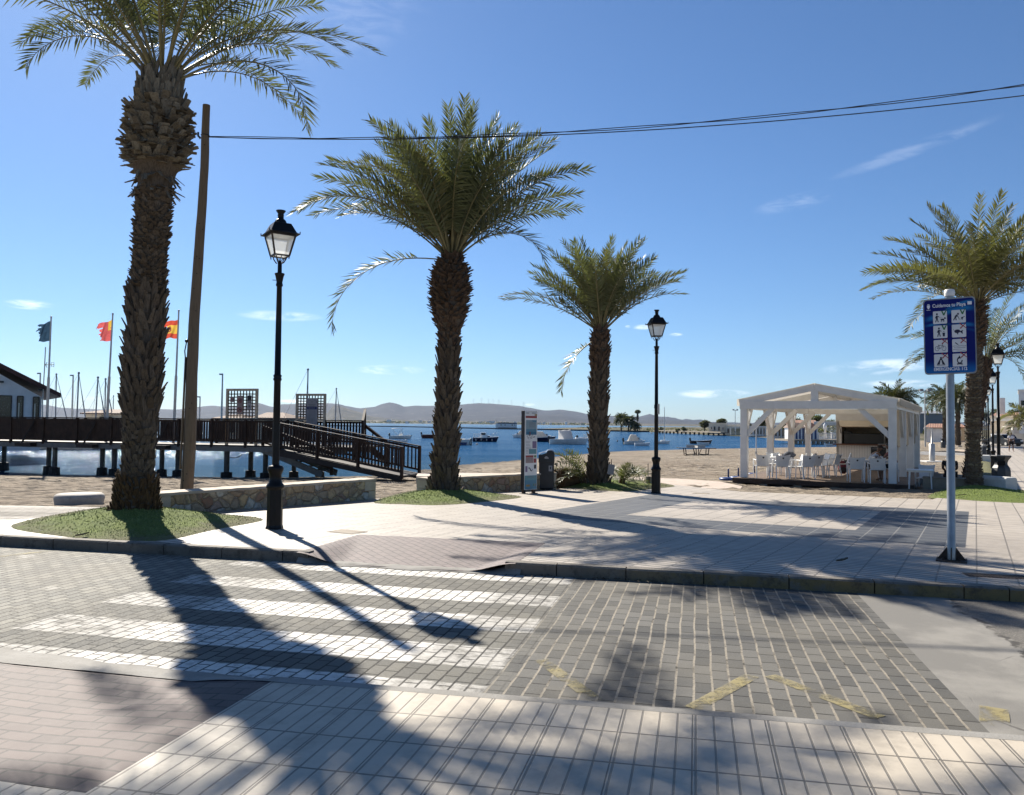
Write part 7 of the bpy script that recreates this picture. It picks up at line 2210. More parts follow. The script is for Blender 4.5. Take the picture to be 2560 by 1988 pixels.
def blue_sign():
    b = GP(2379, 1402); bz = zprom(b.x, b.y)
    t = thing('beach_sign', 'blue beach rules sign with eight pictograms on a silver pole', 'sign', (b.x, b.y, bz), RZ_Q)
    Y = b.y
    top = P(2373, 724, Y).z - bz
    mb = MB(); mb.lathe([(0.050, 0.0), (0.050, 0.20), (0.0475, 0.205), (0.0475, top - 0.07)], 20); mb.build('pole', m_steel, t)
    mb = MB(); mb.lathe([(0.058, top - 0.085), (0.060, top - 0.06), (0.060, top - 0.01), (0.045, top)], 20); mb.build('pole_cap', m_white, t)
    mb = MB()
    mb.box((0, 0, 0.008), (0.34, 0.34, 0.016))
    for k in range(4):
        a = k * PI / 2
        M = Matrix.Rotation(a, 4, 'Z') @ Matrix(((1, 0, 0, 0), (0, 0, -1, 0), (0, 1, 0, 0), (0, 0, 0, 1)))
        mb.prism([(0.045, 0.016), (0.16, 0.016), (0.05, 0.17)], -0.006, 0.006, M)
        mb.lathe([(0.014, 0.016), (0.014, 0.04)], 6, (0.13 * math.cos(a + PI / 4), 0.13 * math.sin(a + PI / 4), 0))
    mb.build('base_plate', m_rustplate, t)
    ctr = P(2377, 841.5, Y).z - bz
    W, H = 0.775, 1.0
    brd = bpy.data.objects.new('board', None)
    mb = MB(); mb.prism(rounded(W, H, 0.055), -0.004, 0.010, MXZ)
    board = mb.build('board', m_rim, t, loc=(0, -0.062, ctr))
    board.rotation_euler = (0, R(-0.9), 0); board.scale = (0.748, 1, 0.965)
    mb = MB(); mb.prism(rounded(W - 0.035, H - 0.035, 0.045), 0.0102, 0.0118, MXZ); mb.build('blue_face', m_print, board)
    for zc in (0.36, -0.36):
        mb = MB(); mb.tube([(0.052 * math.cos(a), 0.062 + 0.052 * math.sin(a) * 1.0, zc) for a in [k * PI / 8 for k in range(17)]], 0.010, 6); mb.build('clamp', m_steel, board)
    text_obj('Cuidamos tu Playa', 0.066, (-0.0, -0.0135, 0.405), board, m_letter, bold=0.0012)
    text_obj('EMERGENCIAS: 112', 0.058, (0.0, -0.0135, -0.435), board, m_letter, bold=0.0016)
    # small shield and label in the corners
    mb = MB(); mb.prism([(-0.022, 0.025), (0.022, 0.025), (0.022, -0.005), (0.0, -0.03), (-0.022, -0.005)], 0.012, 0.0135, MXZ @ Matrix.Translation((-0.305, 0.395, 0)))
    mb.prism([(-0.02, 0.03), (0.02, 0.03), (0.012, 0.04), (-0.012, 0.04)], 0.012, 0.0135, MXZ @ Matrix.Translation((-0.305, 0.395, 0))); mb.prism([(-0.03, -0.042), (0.03, -0.042), (0.03, -0.036), (-0.03, -0.036)], 0.012, 0.0135, MXZ @ Matrix.Translation((-0.305, 0.395, 0))); mb.build('crest', m_letter, board)
    mb = MB(); mb.prism(rounded(0.062, 0.042, 0.004), 0.012, 0.0135, MXZ @ Matrix.Translation((0.305, 0.415, 0))); mb.build('corner_label', m_letter, board)
    def tile(cx, cz, k):
        tl = None
        mb = MB(); mb.prism(rounded(0.208, 0.168, 0.014), 0.0, 0.0016, MXZ)
        tl = mb.build('pictogram', m_tile, board, loc=(cx, -0.0122, cz))
        T0_, T1_ = 0.0018, 0.0026
        def poly(pts, m=m_symbol, name='symbol', z=0.0):
            mb.prism(pts, T0_ + z, T1_ + z, MXZ)
        mb = MB()
        def disc(x, y, r): mb.prism([(x + r * math.cos(a), y + r * math.sin(a)) for a in [q * PI / 6 for q in range(12)]], T0_, T1_, MXZ)
        def line(x0, y0, x1, y1, w):
            L = math.hypot(x1 - x0, y1 - y0); nx, ny = -(y1 - y0) / L * w / 2, (x1 - x0) / L * w / 2
            mb.prism([(x0 + nx, y0 + ny), (x0 - nx, y0 - ny), (x1 - nx, y1 - ny), (x1 + nx, y1 + ny)], T0_, T1_, MXZ)
        if k in (0, 2):     # walking figure with a dog, or with a bin
            ox = -0.045 if k == 0 else -0.02
            disc(ox, 0.045, 0.014); line(ox - 0.002, 0.026, ox - 0.002, -0.015, 0.028); line(ox - 0.004, -0.01, ox - 0.022, -0.062, 0.014); line(ox + 0.002, -0.01, ox + 0.018, -0.062, 0.014); line(ox - 0.01, 0.024, ox - 0.028, -0.01, 0.009); line(ox + 0.008, 0.022, ox + 0.034, 0.004, 0.009)
            if k == 0:
                line(ox + 0.034, 0.004, 0.045, -0.012, 0.003); line(0.012, -0.03, 0.062, -0.03, 0.022); disc(0.072, -0.012, 0.012); line(0.07, -0.012, 0.09, -0.016, 0.009)
                for q in (0.016, 0.026, 0.052, 0.060): line(q, -0.035, q - 0.002, -0.06, 0.006)
                line(0.012, -0.028, 0.002, -0.016, 0.005)
            else:
                mb.prism([(0.030, -0.014), (0.070, -0.014), (0.064, -0.062), (0.036, -0.062)], T0_, T1_, MXZ); line(0.04, -0.002, 0.062, 0.006, 0.006)
        elif k == 1:        # bending figure beside a dog
            disc(-0.008, 0.032, 0.014); line(-0.02, 0.018, -0.05, -0.006, 0.026); line(-0.05, -0.006, -0.076, -0.05, 0.013); line(-0.045, -0.01, -0.036, -0.05, 0.013); line(-0.018, 0.012, 0.006, -0.03, 0.009); line(0.0, -0.036, 0.03, -0.04, 0.006); line(0.035, -0.024, 0.068, -0.018, 0.018); line(0.068, -0.012, 0.09, -0.006, 0.008); disc(0.05, -0.038, 0.010)
        elif k == 3:        # fish
            mb.prism([(-0.045 + 0.042 * math.cos(a) * 1.05 + 0.02, -0.005 + 0.024 * math.sin(a)) for a in [q * PI / 8 for q in range(16)]], T0_, T1_, MXZ); mb.prism([(0.012, -0.005), (0.062, 0.008), (0.05, -0.016), (0.058, -0.045), (0.02, -0.02)], T0_, T1_, MXZ); line(-0.03, -0.02, -0.015, -0.045, 0.014); line(-0.085, 0.03, -0.07, 0.005, 0.003)
        elif k == 4:        # bicycle
            for x in (-0.055, 0.048):
                for q in range(14):
                    a, b_ = q * PI / 7, (q + 1) * PI / 7
                    line(x + 0.030 * math.cos(a), -0.03 + 0.030 * math.sin(a), x + 0.030 * math.cos(b_), -0.03 + 0.030 * math.sin(b_), 0.005)
            for s_ in ((-0.055, -0.03, -0.03, 0.012), (-0.03, 0.012, 0.03, 0.012), (0.03, 0.012, -0.008, -0.032), (-0.008, -0.032, -0.03, 0.012), (-0.055, -0.03, -0.008, -0.032), (0.048, -0.03, 0.026, 0.028), (-0.04, 0.018, -0.02, 0.018), (0.016, 0.03, 0.034, 0.028)): line(*s_, 0.005)
        elif k == 5:        # object thrown in the water
            line(-0.06, 0.038, -0.022, 0.012, 0.012); line(-0.022, 0.012, -0.006, 0.0, 0.005)
            for r, (x0, x1) in enumerate(((-0.098, 0.098), (-0.08, 0.09), (-0.095, 0.03), (-0.04, 0.095))):
                for q in range(10):
                    xa, xb = lerp(x0, x1, q / 10), lerp(x0, x1, (q + 1) / 10)
                    zz = -0.008 - 0.022 * r
                    line(xa, zz + 0.003 * math.sin(xa * 70 + r), xb, zz + 0.003 * math.sin(xb * 70 + r), 0.004)
        elif k == 6:        # tent
            line(-0.055, -0.052, 0.008, 0.045, 0.018); line(0.05, -0.052, -0.01, 0.045, 0.018); mb.prism([(-0.06, -0.05), (-0.02, -0.05), (-0.003, 0.03)], T0_, T1_, MXZ); mb.prism([(0.055, -0.05), (0.018, -0.05), (0.0, 0.03)], T0_, T1_, MXZ); line(-0.066, -0.058, 0.062, -0.058, 0.007)
        else:               # camp fire
            for q in range(9):
                a, b_ = R(150 + q * 24), R(150 + (q + 1) * 24); line(0.034 * math.cos(a), -0.006 + 0.036 * math.sin(a), 0.034 * math.cos(b_), -0.006 + 0.036 * math.sin(b_), 0.017)
            mb.prism([(-0.042, 0.005), (-0.03, 0.03), (-0.01, 0.045), (-0.008, 0.062), (0.012, 0.035), (0.02, 0.015), (0.0, 0.02), (-0.02, 0.012)], T0_, T1_, MXZ); line(-0.042, -0.045, 0.042, -0.06, 0.008); line(0.042, -0.045, -0.042, -0.06, 0.008)
        mb.build('symbol', m_symbol, tl)
        mb = MB()
        if k in (0, 1, 2):
            mb.prism([(0.018, 0.086), (0.040, 0.086), (0.056, 0.048), (0.098, 0.104), (0.106, 0.104), (0.066, 0.024), (0.048, 0.024)], 0.003, 0.004, MXZ); mb.build('green_tick', m_green, tl)
        else:
            for (x0, y0, x1, y1, w) in ((0.012, 0.098, 0.112, 0.028, 0.016), (0.020, 0.030, 0.104, 0.098, 0.016)):
                L = math.hypot(x1 - x0, y1 - y0); nx, ny = -(y1 - y0) / L * w / 2, (x1 - x0) / L * w / 2
                z = 0.003 if y0 > y1 else 0.0042
                mb.prism([(x0 + nx, y0 + ny), (x0 - nx, y0 - ny), (x1 - nx * .4, y1 - ny * .4), (x1 + nx * .4, y1 + ny * .4)], z, z + 0.001, MXZ)
            mb.build('red_cross', m_crossred, tl)
    k = 0
    for r in range(4):
        for cx in (-0.135, 0.140):
            tile(cx, 0.250 - 0.190 * r, k); k += 1
    return t
blue_sign()

# ------------------------------------------------------------------ information board
def info_board():
    b = GP(1322, 1234); bz = zprom(b.x, b.y)
    rz = R(38)
    t = thing('information_board', 'tall narrow information board with coloured panels beside the dark bin', 'information board', (b.x, b.y, bz), rz)
    W, z0, z1 = 0.45, 0.10, 2.16
    for x in (-W / 2 + 0.05, W / 2 - 0.07):
        mb = MB(); mb.box((x, 0, 0.055), (0.075, 0.075, 0.12)); mb.box((x, 0, 0.006), (0.20, 0.14, 0.012)); mb.build('foot', m_fascia, t)
    mb = MB(); mb.box((0, 0.01, (z0 + z1) / 2), (W, 0.11, z1 - z0)); cs = mb.build('case', simple('case_dark_brown', (0.035, 0.022, 0.020), 0.5), t, bevel=0.004)
    mb = MB(); mb.box((0.012, -0.048, (z0 + z1) / 2), (W - 0.03, 0.012, z1 - z0 - 0.01)); sh = mb.build('poster', m_white, t)
    c = lambda n, cl: simple(n, cl, 0.55, var=0.05, bump=0)
    mm = dict(w=m_whitedull, r=c('print_red', (0.50, 0.08, 0.07)), o=c('print_orange', (0.55, 0.34, 0.07)), pb=c('print_pale_blue', (0.38, 0.52, 0.58)), b=c('print_blue', (0.05, 0.24, 0.40)), mb=c('print_mid_blue', (0.14, 0.36, 0.50)), g=c('print_green', (0.15, 0.30, 0.12)), pu=c('print_mauve', (0.33, 0.23, 0.40)), k=m_ink, t=m_greytext, pk=c('print_pink', (0.60, 0.42, 0.38)), te=c('print_teal', (0.20, 0.45, 0.50)))
    H = z1 - z0 - 0.01; W2 = W - 0.03
    def blk(x, y, w, h, m, name='print_block', dz=0.0):   # fractions measured from top left
        mb = MB(); mb.box((0.012 + (x + w / 2 - 0.5) * W2, -0.0555 - dz, z1 - 0.005 - (y + h / 2) * H), (w * W2, 0.003, h * H)); mb.build(name, mm[m], sh)
    blk(0.06, 0.062, 0.90, 0.028, 'r'); blk(0.78, 0.040, 0.20, 0.018, 'o')
    blk(0.09, 0.115, 0.85, 0.115, 'pb'); blk(0.09, 0.23, 0.85, 0.035, 'mb'); blk(0.09, 0.265, 0.85, 0.038, 'b'); blk(0.60, 0.118, 0.32, 0.020, 'mb', dz=0.002)
    blk(0.62, 0.385, 0.32, 0.09, 'pu'); blk(0.34, 0.485, 0.60, 0.062, 'te'); blk(0.09, 0.565, 0.62, 0.022, 'r'); blk(0.09, 0.587, 0.62, 0.075, 'pk'); blk(0.76, 0.565, 0.17, 0.028, 'g'); blk(0.74, 0.605, 0.20, 0.055, 'r'); blk(0.77, 0.685, 0.16, 0.05, 'k'); blk(0.07, 0.70, 0.16, 0.075, 'pu'); blk(0.02, 0.82, 0.96, 0.06, 'te'); blk(0.02, 0.88, 0.96, 0.115, 'mb'); blk(0.14, 0.935, 0.30, 0.025, 'o', dz=0.002); blk(0.70, 0.925, 0.05, 0.03, 'g', dz=0.002); blk(0.84, 0.925, 0.05, 0.03, 'o', dz=0.002)
    # lines of small print that cannot be read, a red figure and a dark swirl
    lines = MB(); rg = random.Random(4)
    def ln(x, y, w, h=0.0045): lines.box((0.012 + (x + w / 2 - 0.5) * W2, -0.0585, z1 - 0.005 - y * H), (w * W2, 0.002, h * H))
    for y in (0.022, 0.032): ln(0.10, y, rg.uniform(.2, .35)); ln(0.55, y, .35)
    for y in (0.15, 0.163, 0.176, 0.19, 0.203): ln(0.32, y, 0.50)
    for k in range(6): ln(0.10, 0.385 + k * 0.019, rg.uniform(0.28, 0.45)); 
    for k in range(3): ln(0.10, 0.50 + k * 0.018, 0.18)
    for k in range(4): ln(0.13, 0.60 + k * 0.016, 0.5)
    for k in range(2): ln(0.25, 0.835 + k * 0.012, 0.5)
    for k in range(9): ln(0.16 + 0.075 * k, 0.32 + 0.018 * math.sin(k * 1.9), 0.06, 0.014)
    for k in range(6): ln(0.22 + 0.08 * k, 0.345 + 0.012 * math.sin(k * 2.3), 0.05, 0.010)
    lines.build('small_print', mm['t'], sh)
    mb = MB(); q = Vector((0.012 + (0.40 - 0.5) * W2, -0.060, z1 - 0.30 * H)); mb.sphere(q + Vector((0, 0, 0.055)), 0.016, 8, 6); mb.bar(q + Vector((0, 0, 0.04)), q + Vector((0, 0, -0.02)), 0.03, 0.006); mb.build('figure_print', mm['r'], sh)
    mb = MB(); pts = [(0.30, 0.735), (0.36, 0.722), (0.44, 0.735), (0.47, 0.755), (0.55, 0.768), (0.66, 0.742)]
    mb.tube([(0.012 + (x - 0.5) * W2, -0.058, z1 - y * H) for x, y in pts], [.004, .010, .012, .012, .009, .004], 6); mb.build('swirl_logo', m_symbol, sh)
info_board()

# ------------------------------------------------------------------ litter bins
def domed_bin():
    b = GP(1366, 1223)
    t = thing('litter_bin', 'dark navy litter bin with a domed top beside the information board', 'litter bin', (b.x, b.y, zprom(b.x, b.y)), R(-4))
    w, d = 0.45, 0.42
    mb = MB(); mb.box((0, 0, 0.40), (w * 0.94, d, 0.76)); mb.box((0, 0, 0.02), (w * 0.86, d * .9, 0.04)); mb.build('body', m_binnavy, t, bevel=0.025)
    # hood: straight front, sloping dome
    pr = [(-w / 2, 0.76), (w / 2, 0.76), (w / 2, 1.02), (w / 2 - 0.02, 1.075), (w / 2 - 0.10, 1.105), (w / 2 - 0.2, 1.09), (0.0, 1.03), (-w / 2 + 0.1, 0.985), (-w / 2, 0.98)]
    mb = MB(); mb.prism(pr, -d / 2 - 0.01, d / 2 + 0.01, MXZ); mb.build('hood', m_binnavy, t, bevel=0.012)
    mb = MB()
    def top(i, j):
        pts = [(w / 2 - 0.02, 1.078), (w / 2 - 0.10, 1.110), (w / 2 - 0.2, 1.100), (0.0, 1.062), (-w / 2 + 0.1, 1.03), (-w / 2 - 0.005, 0.995)]
        x = i * 5; k = min(int(x), 4); f = x - k
        return Vector((lerp(pts[k][0], pts[k + 1][0], f), lerp(-d / 2 - 0.005, d / 2 + 0.005, j), lerp(pts[k][1], pts[k + 1][1], f) + 0.035 * math.sin(PI * j)))
    mb.grid(top, 15, 8); mb.build('dome', simple('bin_top_grey', (0.16, 0.165, 0.17), 0.22, 0.2, bump=0), t)
    mb = MB(); mb.prism([(-0.06, 0.895), (-0.035, 0.935), (0.01, 0.945), (0.06, 0.90), (0.065, 0.875), (0.0, 0.87), (-0.045, 0.875)], d / 2 + 0.011, d / 2 + 0.016, MXZ); mb.build('opening_emblem', m_whitedull, t)
    mb = MB(); mb.prism(rounded(0.10, 0.16, 0.008), d / 2 + 0.002, d / 2 + 0.006, MXZ @ Matrix.Translation((0.115, 0.60, 0))); st = mb.build('sticker', m_whitedull, t)
    mb = MB(); mb.prism(rounded(0.035, 0.07, 0.004), d / 2 + 0.007, d / 2 + 0.009, MXZ @ Matrix.Translation((0.115, 0.61, 0))); mb.build('symbol', m_ink, st)
    mb = MB(); mb.box((-w * 0.43, -d / 2 - 0.005, 0.55), (0.02, 0.015, 0.10)); mb.build('latch', m_black, t)
domed_bin()
def waisted_bin(label, loc, rz, s=1.0):
    t = thing('litter_bin', label, 'litter bin', loc, rz, 'grey waisted litter bins by the lamp posts')
    t.scale = (s, s, s)
    mb = MB(); mb.lathe([(0.285, 0.0), (0.285, 0.03), (0.295, 0.04), (0.285, 0.62), (0.265, 0.70)], 8, smooth=False, rz=PI / 8); mb.build('body', m_bingrey, t)
    mb = MB(); mb.lathe([(0.265, 0.70), (0.20, 0.80), (0.19, 0.86), (0.22, 0.95), (0.30, 1.05), (0.31, 1.09), (0.30, 1.10)], 8, smooth=False, rz=PI / 8); mb.build('hood', m_bingrey, t)
    for a in (-PI / 2, PI / 2):
        mb = MB(); mb.box((0.215 * math.cos(a), 0.215 * math.sin(a), 0.86), (0.22, 0.08, 0.13)); mb.build('opening', m_dark, t)
    return t
p = P(2503, 1217, 25.3); WB0 = waisted_bin('large grey litter bin with a waisted hood in front of the lamps', (p.x, p.y, zprom(p.x, p.y)), RZ_Q)
p = P(2465, 1133, 59); dup(WB0, (p.x, p.y, zprom(p.x, p.y)), RZ_Q + R(20), 'small distant grey bin beside the second white bench', sc=1.1)
p = P(2358, 1104, 84); dup(WB0, (p.x, p.y, -0.28), RZ_Q, 'tiny dark bin on the sand by the two bushy palms', sc=0.9)
# white concrete benches
def bench(label, loc, rz, L=1.0):
    t = thing('concrete_bench', label, 'bench', loc, rz, 'white concrete block benches')
    mb = MB(); pts = [(-0.30, 0), (0.30, 0), (0.30, 0.36), (0.27, 0.43), (0.20, 0.455), (-0.22, 0.455), (-0.28, 0.43), (-0.30, 0.38)]
    mb.prism(pts, -L / 2, L / 2, MXZ); mb.build('body', m_whiteconc, t, bevel=0.02)
    mb = MB(); mb.box((0.0, 0, 0.457), (0.50, L - 0.2, 0.008)); mb.build('seat_slab', m_whiteconc, t)
    return t
p = P(2482, 1222, 24.5); BN0 = bench('large white concrete bench right beside the fourth palm', (p.x, p.y, zprom(p.x, p.y)), RZ_Q + R(58), 1.15)
p = P(2462, 1152, 47); dup(BN0, (p.x, p.y, zprom(p.x, p.y)), RZ_Q, 'smaller white concrete bench farther up behind the palm trunk')
# round white concrete slab on the sand at left
def disc():
    c = G(199, 1248, -0.10); mb = MB(); r = 116 / 2 / F * c.y
    n = 28; prof = [(0.93, -0.25), (1.0, 0.0), (0.98, 0.08), (0.90, 0.135), (0.55, 0.15), (0.0, 0.152)]
    vs = [(r * k * math.cos(2 * PI * i / n) * (1 + 0.05 * noise.noise(Vector((math.cos(2 * PI * i / n) * 2, math.sin(2 * PI * i / n) * 2, z)))), r * k * math.sin(2 * PI * i / n), z * 0.8) for k, z in prof for i in range(n)]
    mb.add(vs, [(j * n + i, j * n + (i + 1) % n, (j + 1) * n + (i + 1) % n, (j + 1) * n + i) for j in range(5) for i in range(n)], 0, True)
    o = mb.build('concrete_disc', concrete('weathered_slab', (0.60, 0.55, 0.48), (0.80, 0.75, 0.67), 0.6), loc=(c.x * (1 + r * 0.8 / c.y), c.y + r * 0.8, -0.12)); tag(o, 'low round whitish concrete slab on the sand left of the tallest palm', 'concrete slab')
disc()
# notice hung on the third palm, stake in a concrete block
def small_things():
    p = P3 + Vector((0.36, -0.30, 0))
    t = thing('paper_notice', 'white paper notice fixed at the foot of the third palm', 'notice', (p.x, p.y, P3.z))
    mb = MB(); mb.box((0, 0, 0.40), (0.19, 0.012, 0.30), M=Matrix.Rotation(R(8), 3, 'Y')); mb.build('sheet', m_whitedull, t)
    mb = MB(); mb.tube([(0.0, 0.02, -0.1), (0.01, 0.02, 0.7)], 0.012, 6); mb.build('stake', m_brown, t)
    p = P(1620, 1213, 25.2)
    t = thing('concrete_post_base', 'tan concrete block with a thin iron stake left of the second lamp', 'block', (p.x, p.y, zprom(p.x, p.y) - 0.02), R(10))
    mb = MB(); mb.box((0, 0, 0.145), (0.19, 0.19, 0.30)); mb.build('block', m_tanconc, t, bevel=0.015)
    mb = MB(); mb.tube([(0, 0, 0.28), (0, 0, 0.70)], 0.012, 6); mb.box((0, -0.10, 0.15), (0.035, 0.01, 0.30)); mb.build('stake', m_rustplate, t)
    # dry palm debris on the grass and the paving
    for (px, py, L, a, lab) in ((168, 1305, 0.22, 0.3, 'curled dry husk lying on the first grass mound'), (205, 1345, 0.17, 0.6, 'small dry twig on the kerb edge below the first mound'), (2402, 1247, 0.30, -0.1, 'dry curved palm husk lying by the grass edge left of the sign pole'), (2105, 1410, 0.16, 0.2, 'dark dead leaf on the promenade near the kerb'), (1560, 1229, 0.16, 0.0, 'dry husk at the edge of the third mound')):
        q = GP(px, py); mb = MB()
        mb.grid(lambda i, j: Vector((L * (i - .5), 0.05 * (j - .5) * math.sin(PI * min(max(i, .08), .95)), 0.02 + 0.03 * i * i + 0.02 * (2 * j - 1) ** 2)), 8, 3)
        o = mb.build('palm_husk', m_fibre, loc=(q.x, q.y, q.z + (0.06 if py < 1310 else 0.01)), rz=a); tag(o, lab, 'palm husk')
    # grating and manhole lids
    def lid(name, lab, px0, py0, w, d, rz, m, slots):
        q = GP(px0, py0); t = thing(name, lab, 'cover', (q.x, q.y, zprom(q.x, q.y)), rz)
        mb = MB(); mb.box((0, 0, 0.002), (w, d, 0.006)); mb.build('frame', m, t)
        if slots:
            mb = MB()
            for k in range(slots): mb.box(((k + 0.5) / slots * w - w / 2, 0, 0.0065), (w / slots * 0.45, d * 0.8, 0.004))
            o = mb.build('slots', m_dark, t)
        else:
            mb = MB(); mb.box((0, 0, 0.006), (w * 0.86, d * 0.86, 0.004)); mb.build('lid', m_tanconc, t)
    lid('drain_grate', 'rusty slotted drain grate beside the sign pole base', 2490, 1441, 0.62, 0.24, RZ_S, m_rustplate, 16)
    lid('manhole_cover', 'rectangular cover in the paving behind the red ramp', 868, 1330, 0.50, 0.36, RZ_Q, m_tanconc, 0)
    lid('manhole_cover', 'small cover in the paving right of the second lamp', 1752, 1234, 0.42, 0.30, RZ_Q, m_tanconc, 0)
    lid('manhole_cover', 'thin dark slot in the paving before the pavilion deck', 2051, 1250, 0.22, 0.08, RZ_Q, m_rustplate, 0)
small_things()

# ------------------------------------------------------------------ on the beach
def ping_pong():
    c = G(1740, 1144, -0.62)
    t = thing('table_tennis_table', 'dark table tennis table with a grey net standing on the sand', 'table tennis table', (c.x, c.y, -0.63), R(-4))
    mb = MB(); mb.box((0, 0, 0.73), (2.74, 1.52, 0.05)); mb.build('tabletop', simple('table_dark_top', (0.035, 0.033, 0.045), 0.35), t)
    mb = MB(); mb.box((0, 0.0, 0.83), (0.02, 1.7, 0.15))
    mb.v = [tuple(Matrix.Rotation(R(0), 3, 'Z') @ Vector(v)) for v in mb.v]; mb.build('net', m_alu, t)
    mb = MB(); mb.box((0.1, 0.72, 0.86), (1.45, 0.02, 0.20)); mb.build('rear_guard', m_alu, t)
    for sx in (-1, 1):
        for sy in (-0.55, 0.55):
            mb = MB(); mb.bar((sx * 0.86, sy, 0.70), (sx * 0.78, sy, -0.1), 0.06, 0.06); mb.bar((sx * 0.10, sy, 0.70), (sx * 0.04 + 0.05, sy, -0.1), 0.05, 0.05); mb.build('leg', m_fascia, t)
        mb = MB(); mb.bar((sx * 0.82, -0.55, 0.25), (sx * 0.1, -0.55, 0.30), 0.05, 0.05); mb.bar((sx * 0.30, -0.55, 0.66), (sx * 0.14, -0.55, 0.30), 0.04, 0.04); mb.bar((sx * .82, -0.55, .3), (sx * .82, .55, .3), .04, .04); mb.build('strut', m_fascia, t)
ping_pong()
def parasol_base(label, px, py, z):
    c = G(px, py, z); t = thing('parasol_base', label, 'parasol base', (c.x, c.y, z - 0.02), 0, 'blue parasol bases on the sand')
    mb = MB(); mb.lathe([(0.33, 0.0), (0.34, 0.06), (0.30, 0.09), (0.06, 0.11)], 18); mb.build('disc', m_blue, t)
    mb = MB(); mb.lathe([(0.035, 0.10), (0.03, 0.42)], 10); mb.build('tube', m_blue, t)
    return t
parasol_base('blue parasol base left of the deck corner, lying partly in shade', 1821, 1199, -0.22)
parasol_base('blue parasol base just behind the first pavilion post', 1886, 1187, -0.30)
parasol_base('blue parasol base behind the left chairs of the pavilion', 1955, 1177, -0.40)
parasol_base('blue parasol base resting against the deck edge, outside the corner', 1846, 1196, -0.25)
def beach_pole(label, px, pyb, pyt, Y, r=0.035):
    b = P(px, pyb, Y); t = thing('beach_pole', label, 'pole', (b.x, b.y, b.z - 0.2), 0, 'thin white poles on the beach')
    mb = MB(); mb.tube([(0, 0, 0), (0.02, 0, (pyb - pyt) / F * Y + 0.2)], r, 8); mb.build('shaft', m_white, t)
    mb = MB(); mb.lathe([(r * 2, 0.1), (r * 2, 0.28)], 8); mb.build('sleeve', m_alu, t)
beach_pole('thin white pole on the beach behind the left pavilion posts', 1890, 1132, 1065, 52)
beach_pole('thin white pole seen between the third post and the kiosk', 2022, 1128, 1070, 52)
def shower(label, px, Y, z):
    b = P(px, 1138, Y); t = thing('beach_shower', label, 'beach shower', (b.x, b.y, z), 0)
    mb = MB(); mb.lathe([(0.17, 0), (0.17, 1.1), (0.05, 1.14), (0.04, 2.1)], 10); mb.tube([(0, 0, 2.05), (-0.4, 0, 2.15), (-0.5, 0, 2.05)], 0.03, 6); mb.build('column', m_alu, t)
    mb = MB(); mb.box((0, 0, 0.02), (1.4, 1.4, 0.06)); mb.build('tray', m_whiteconc, t)
shower('grey beach shower column behind the sign pole, left', 2330, 49, -0.30)
# low pale kerb of the beach paths at right
def low_wall(label, pts, z, h=0.35, w=0.25, m=None, cat='low wall', name='low_wall'):
    mb = MB()
    q = [G(x, y, z) for x, y in pts]
    for a, b in zip(q, q[1:]): mb.bar(a + Vector((0, 0, h / 2)), b + Vector((0, 0, h / 2)), w, h)
    o = mb.build(name, m or m_whiteconc); tag(o, label, cat)
low_wall('long low white kerb crossing the sand right of the pavilion', [(2304, 1137), (2425, 1143)], -0.30, 0.25)
low_wall('low sandstone wall on the sand left of the fourth palm trunk', [(2385, 1152), (2424, 1158)], -0.30, 0.40, 0.5, m_tanconc)
for (x0, x1, y, lab) in ((2350, 2400, 1115, 'nearer white wooden plank lying on the sand by the palms'), (2310, 2420, 1103, 'farther white plank edge lying on the sand by the palms'), (2392, 2420, 1127, 'short grey plank on the sand left of the palm trunk'), (2382, 2420, 1138, 'tan plank on the sand left of the palm trunk')):
    low_wall(lab, [(x0, y), (x1, y + 2)], -0.28, 0.12, 0.5, m_pathslab, 'plank', 'beach_plank')
# ------------------------------------------------------------------ trees
def leaf_cloud(mb, c, r, n, size, rg, sq=(1, 1, 1), mi=0, hollow=0.45):
    c = Vector(c)
    V = []; Fc = []
    for _ in range(n):
        d = Vector((rg.gauss(0, 1), rg.gauss(0, 1), rg.gauss(0, 1))).normalized()
        k = lerp(hollow, 1.0, rg.random() ** 0.5) * (1 + 0.35 * noise.noise(d * 2.2 + c))
        p = c + Vector((d.x * r * sq[0], d.y * r * sq[1], d.z * r * sq[2])) * k
        a = Vector((rg.gauss(0, 1), rg.gauss(0, 1), rg.gauss(0, 0.7))).normalized() * size * rg.uniform(0.6, 1.3)
        b = a.cross(Vector((rg.gauss(0, 1), rg.gauss(0, 1), rg.gauss(0, 1)))).normalized() * size * 0.5 * rg.uniform(0.6, 1.2)
        o = len(V); V += [p - a, p + b, p + a, p - b]; Fc.append((o, o + 1, o + 2, o + 3))
    mb.add(V, Fc, mi)
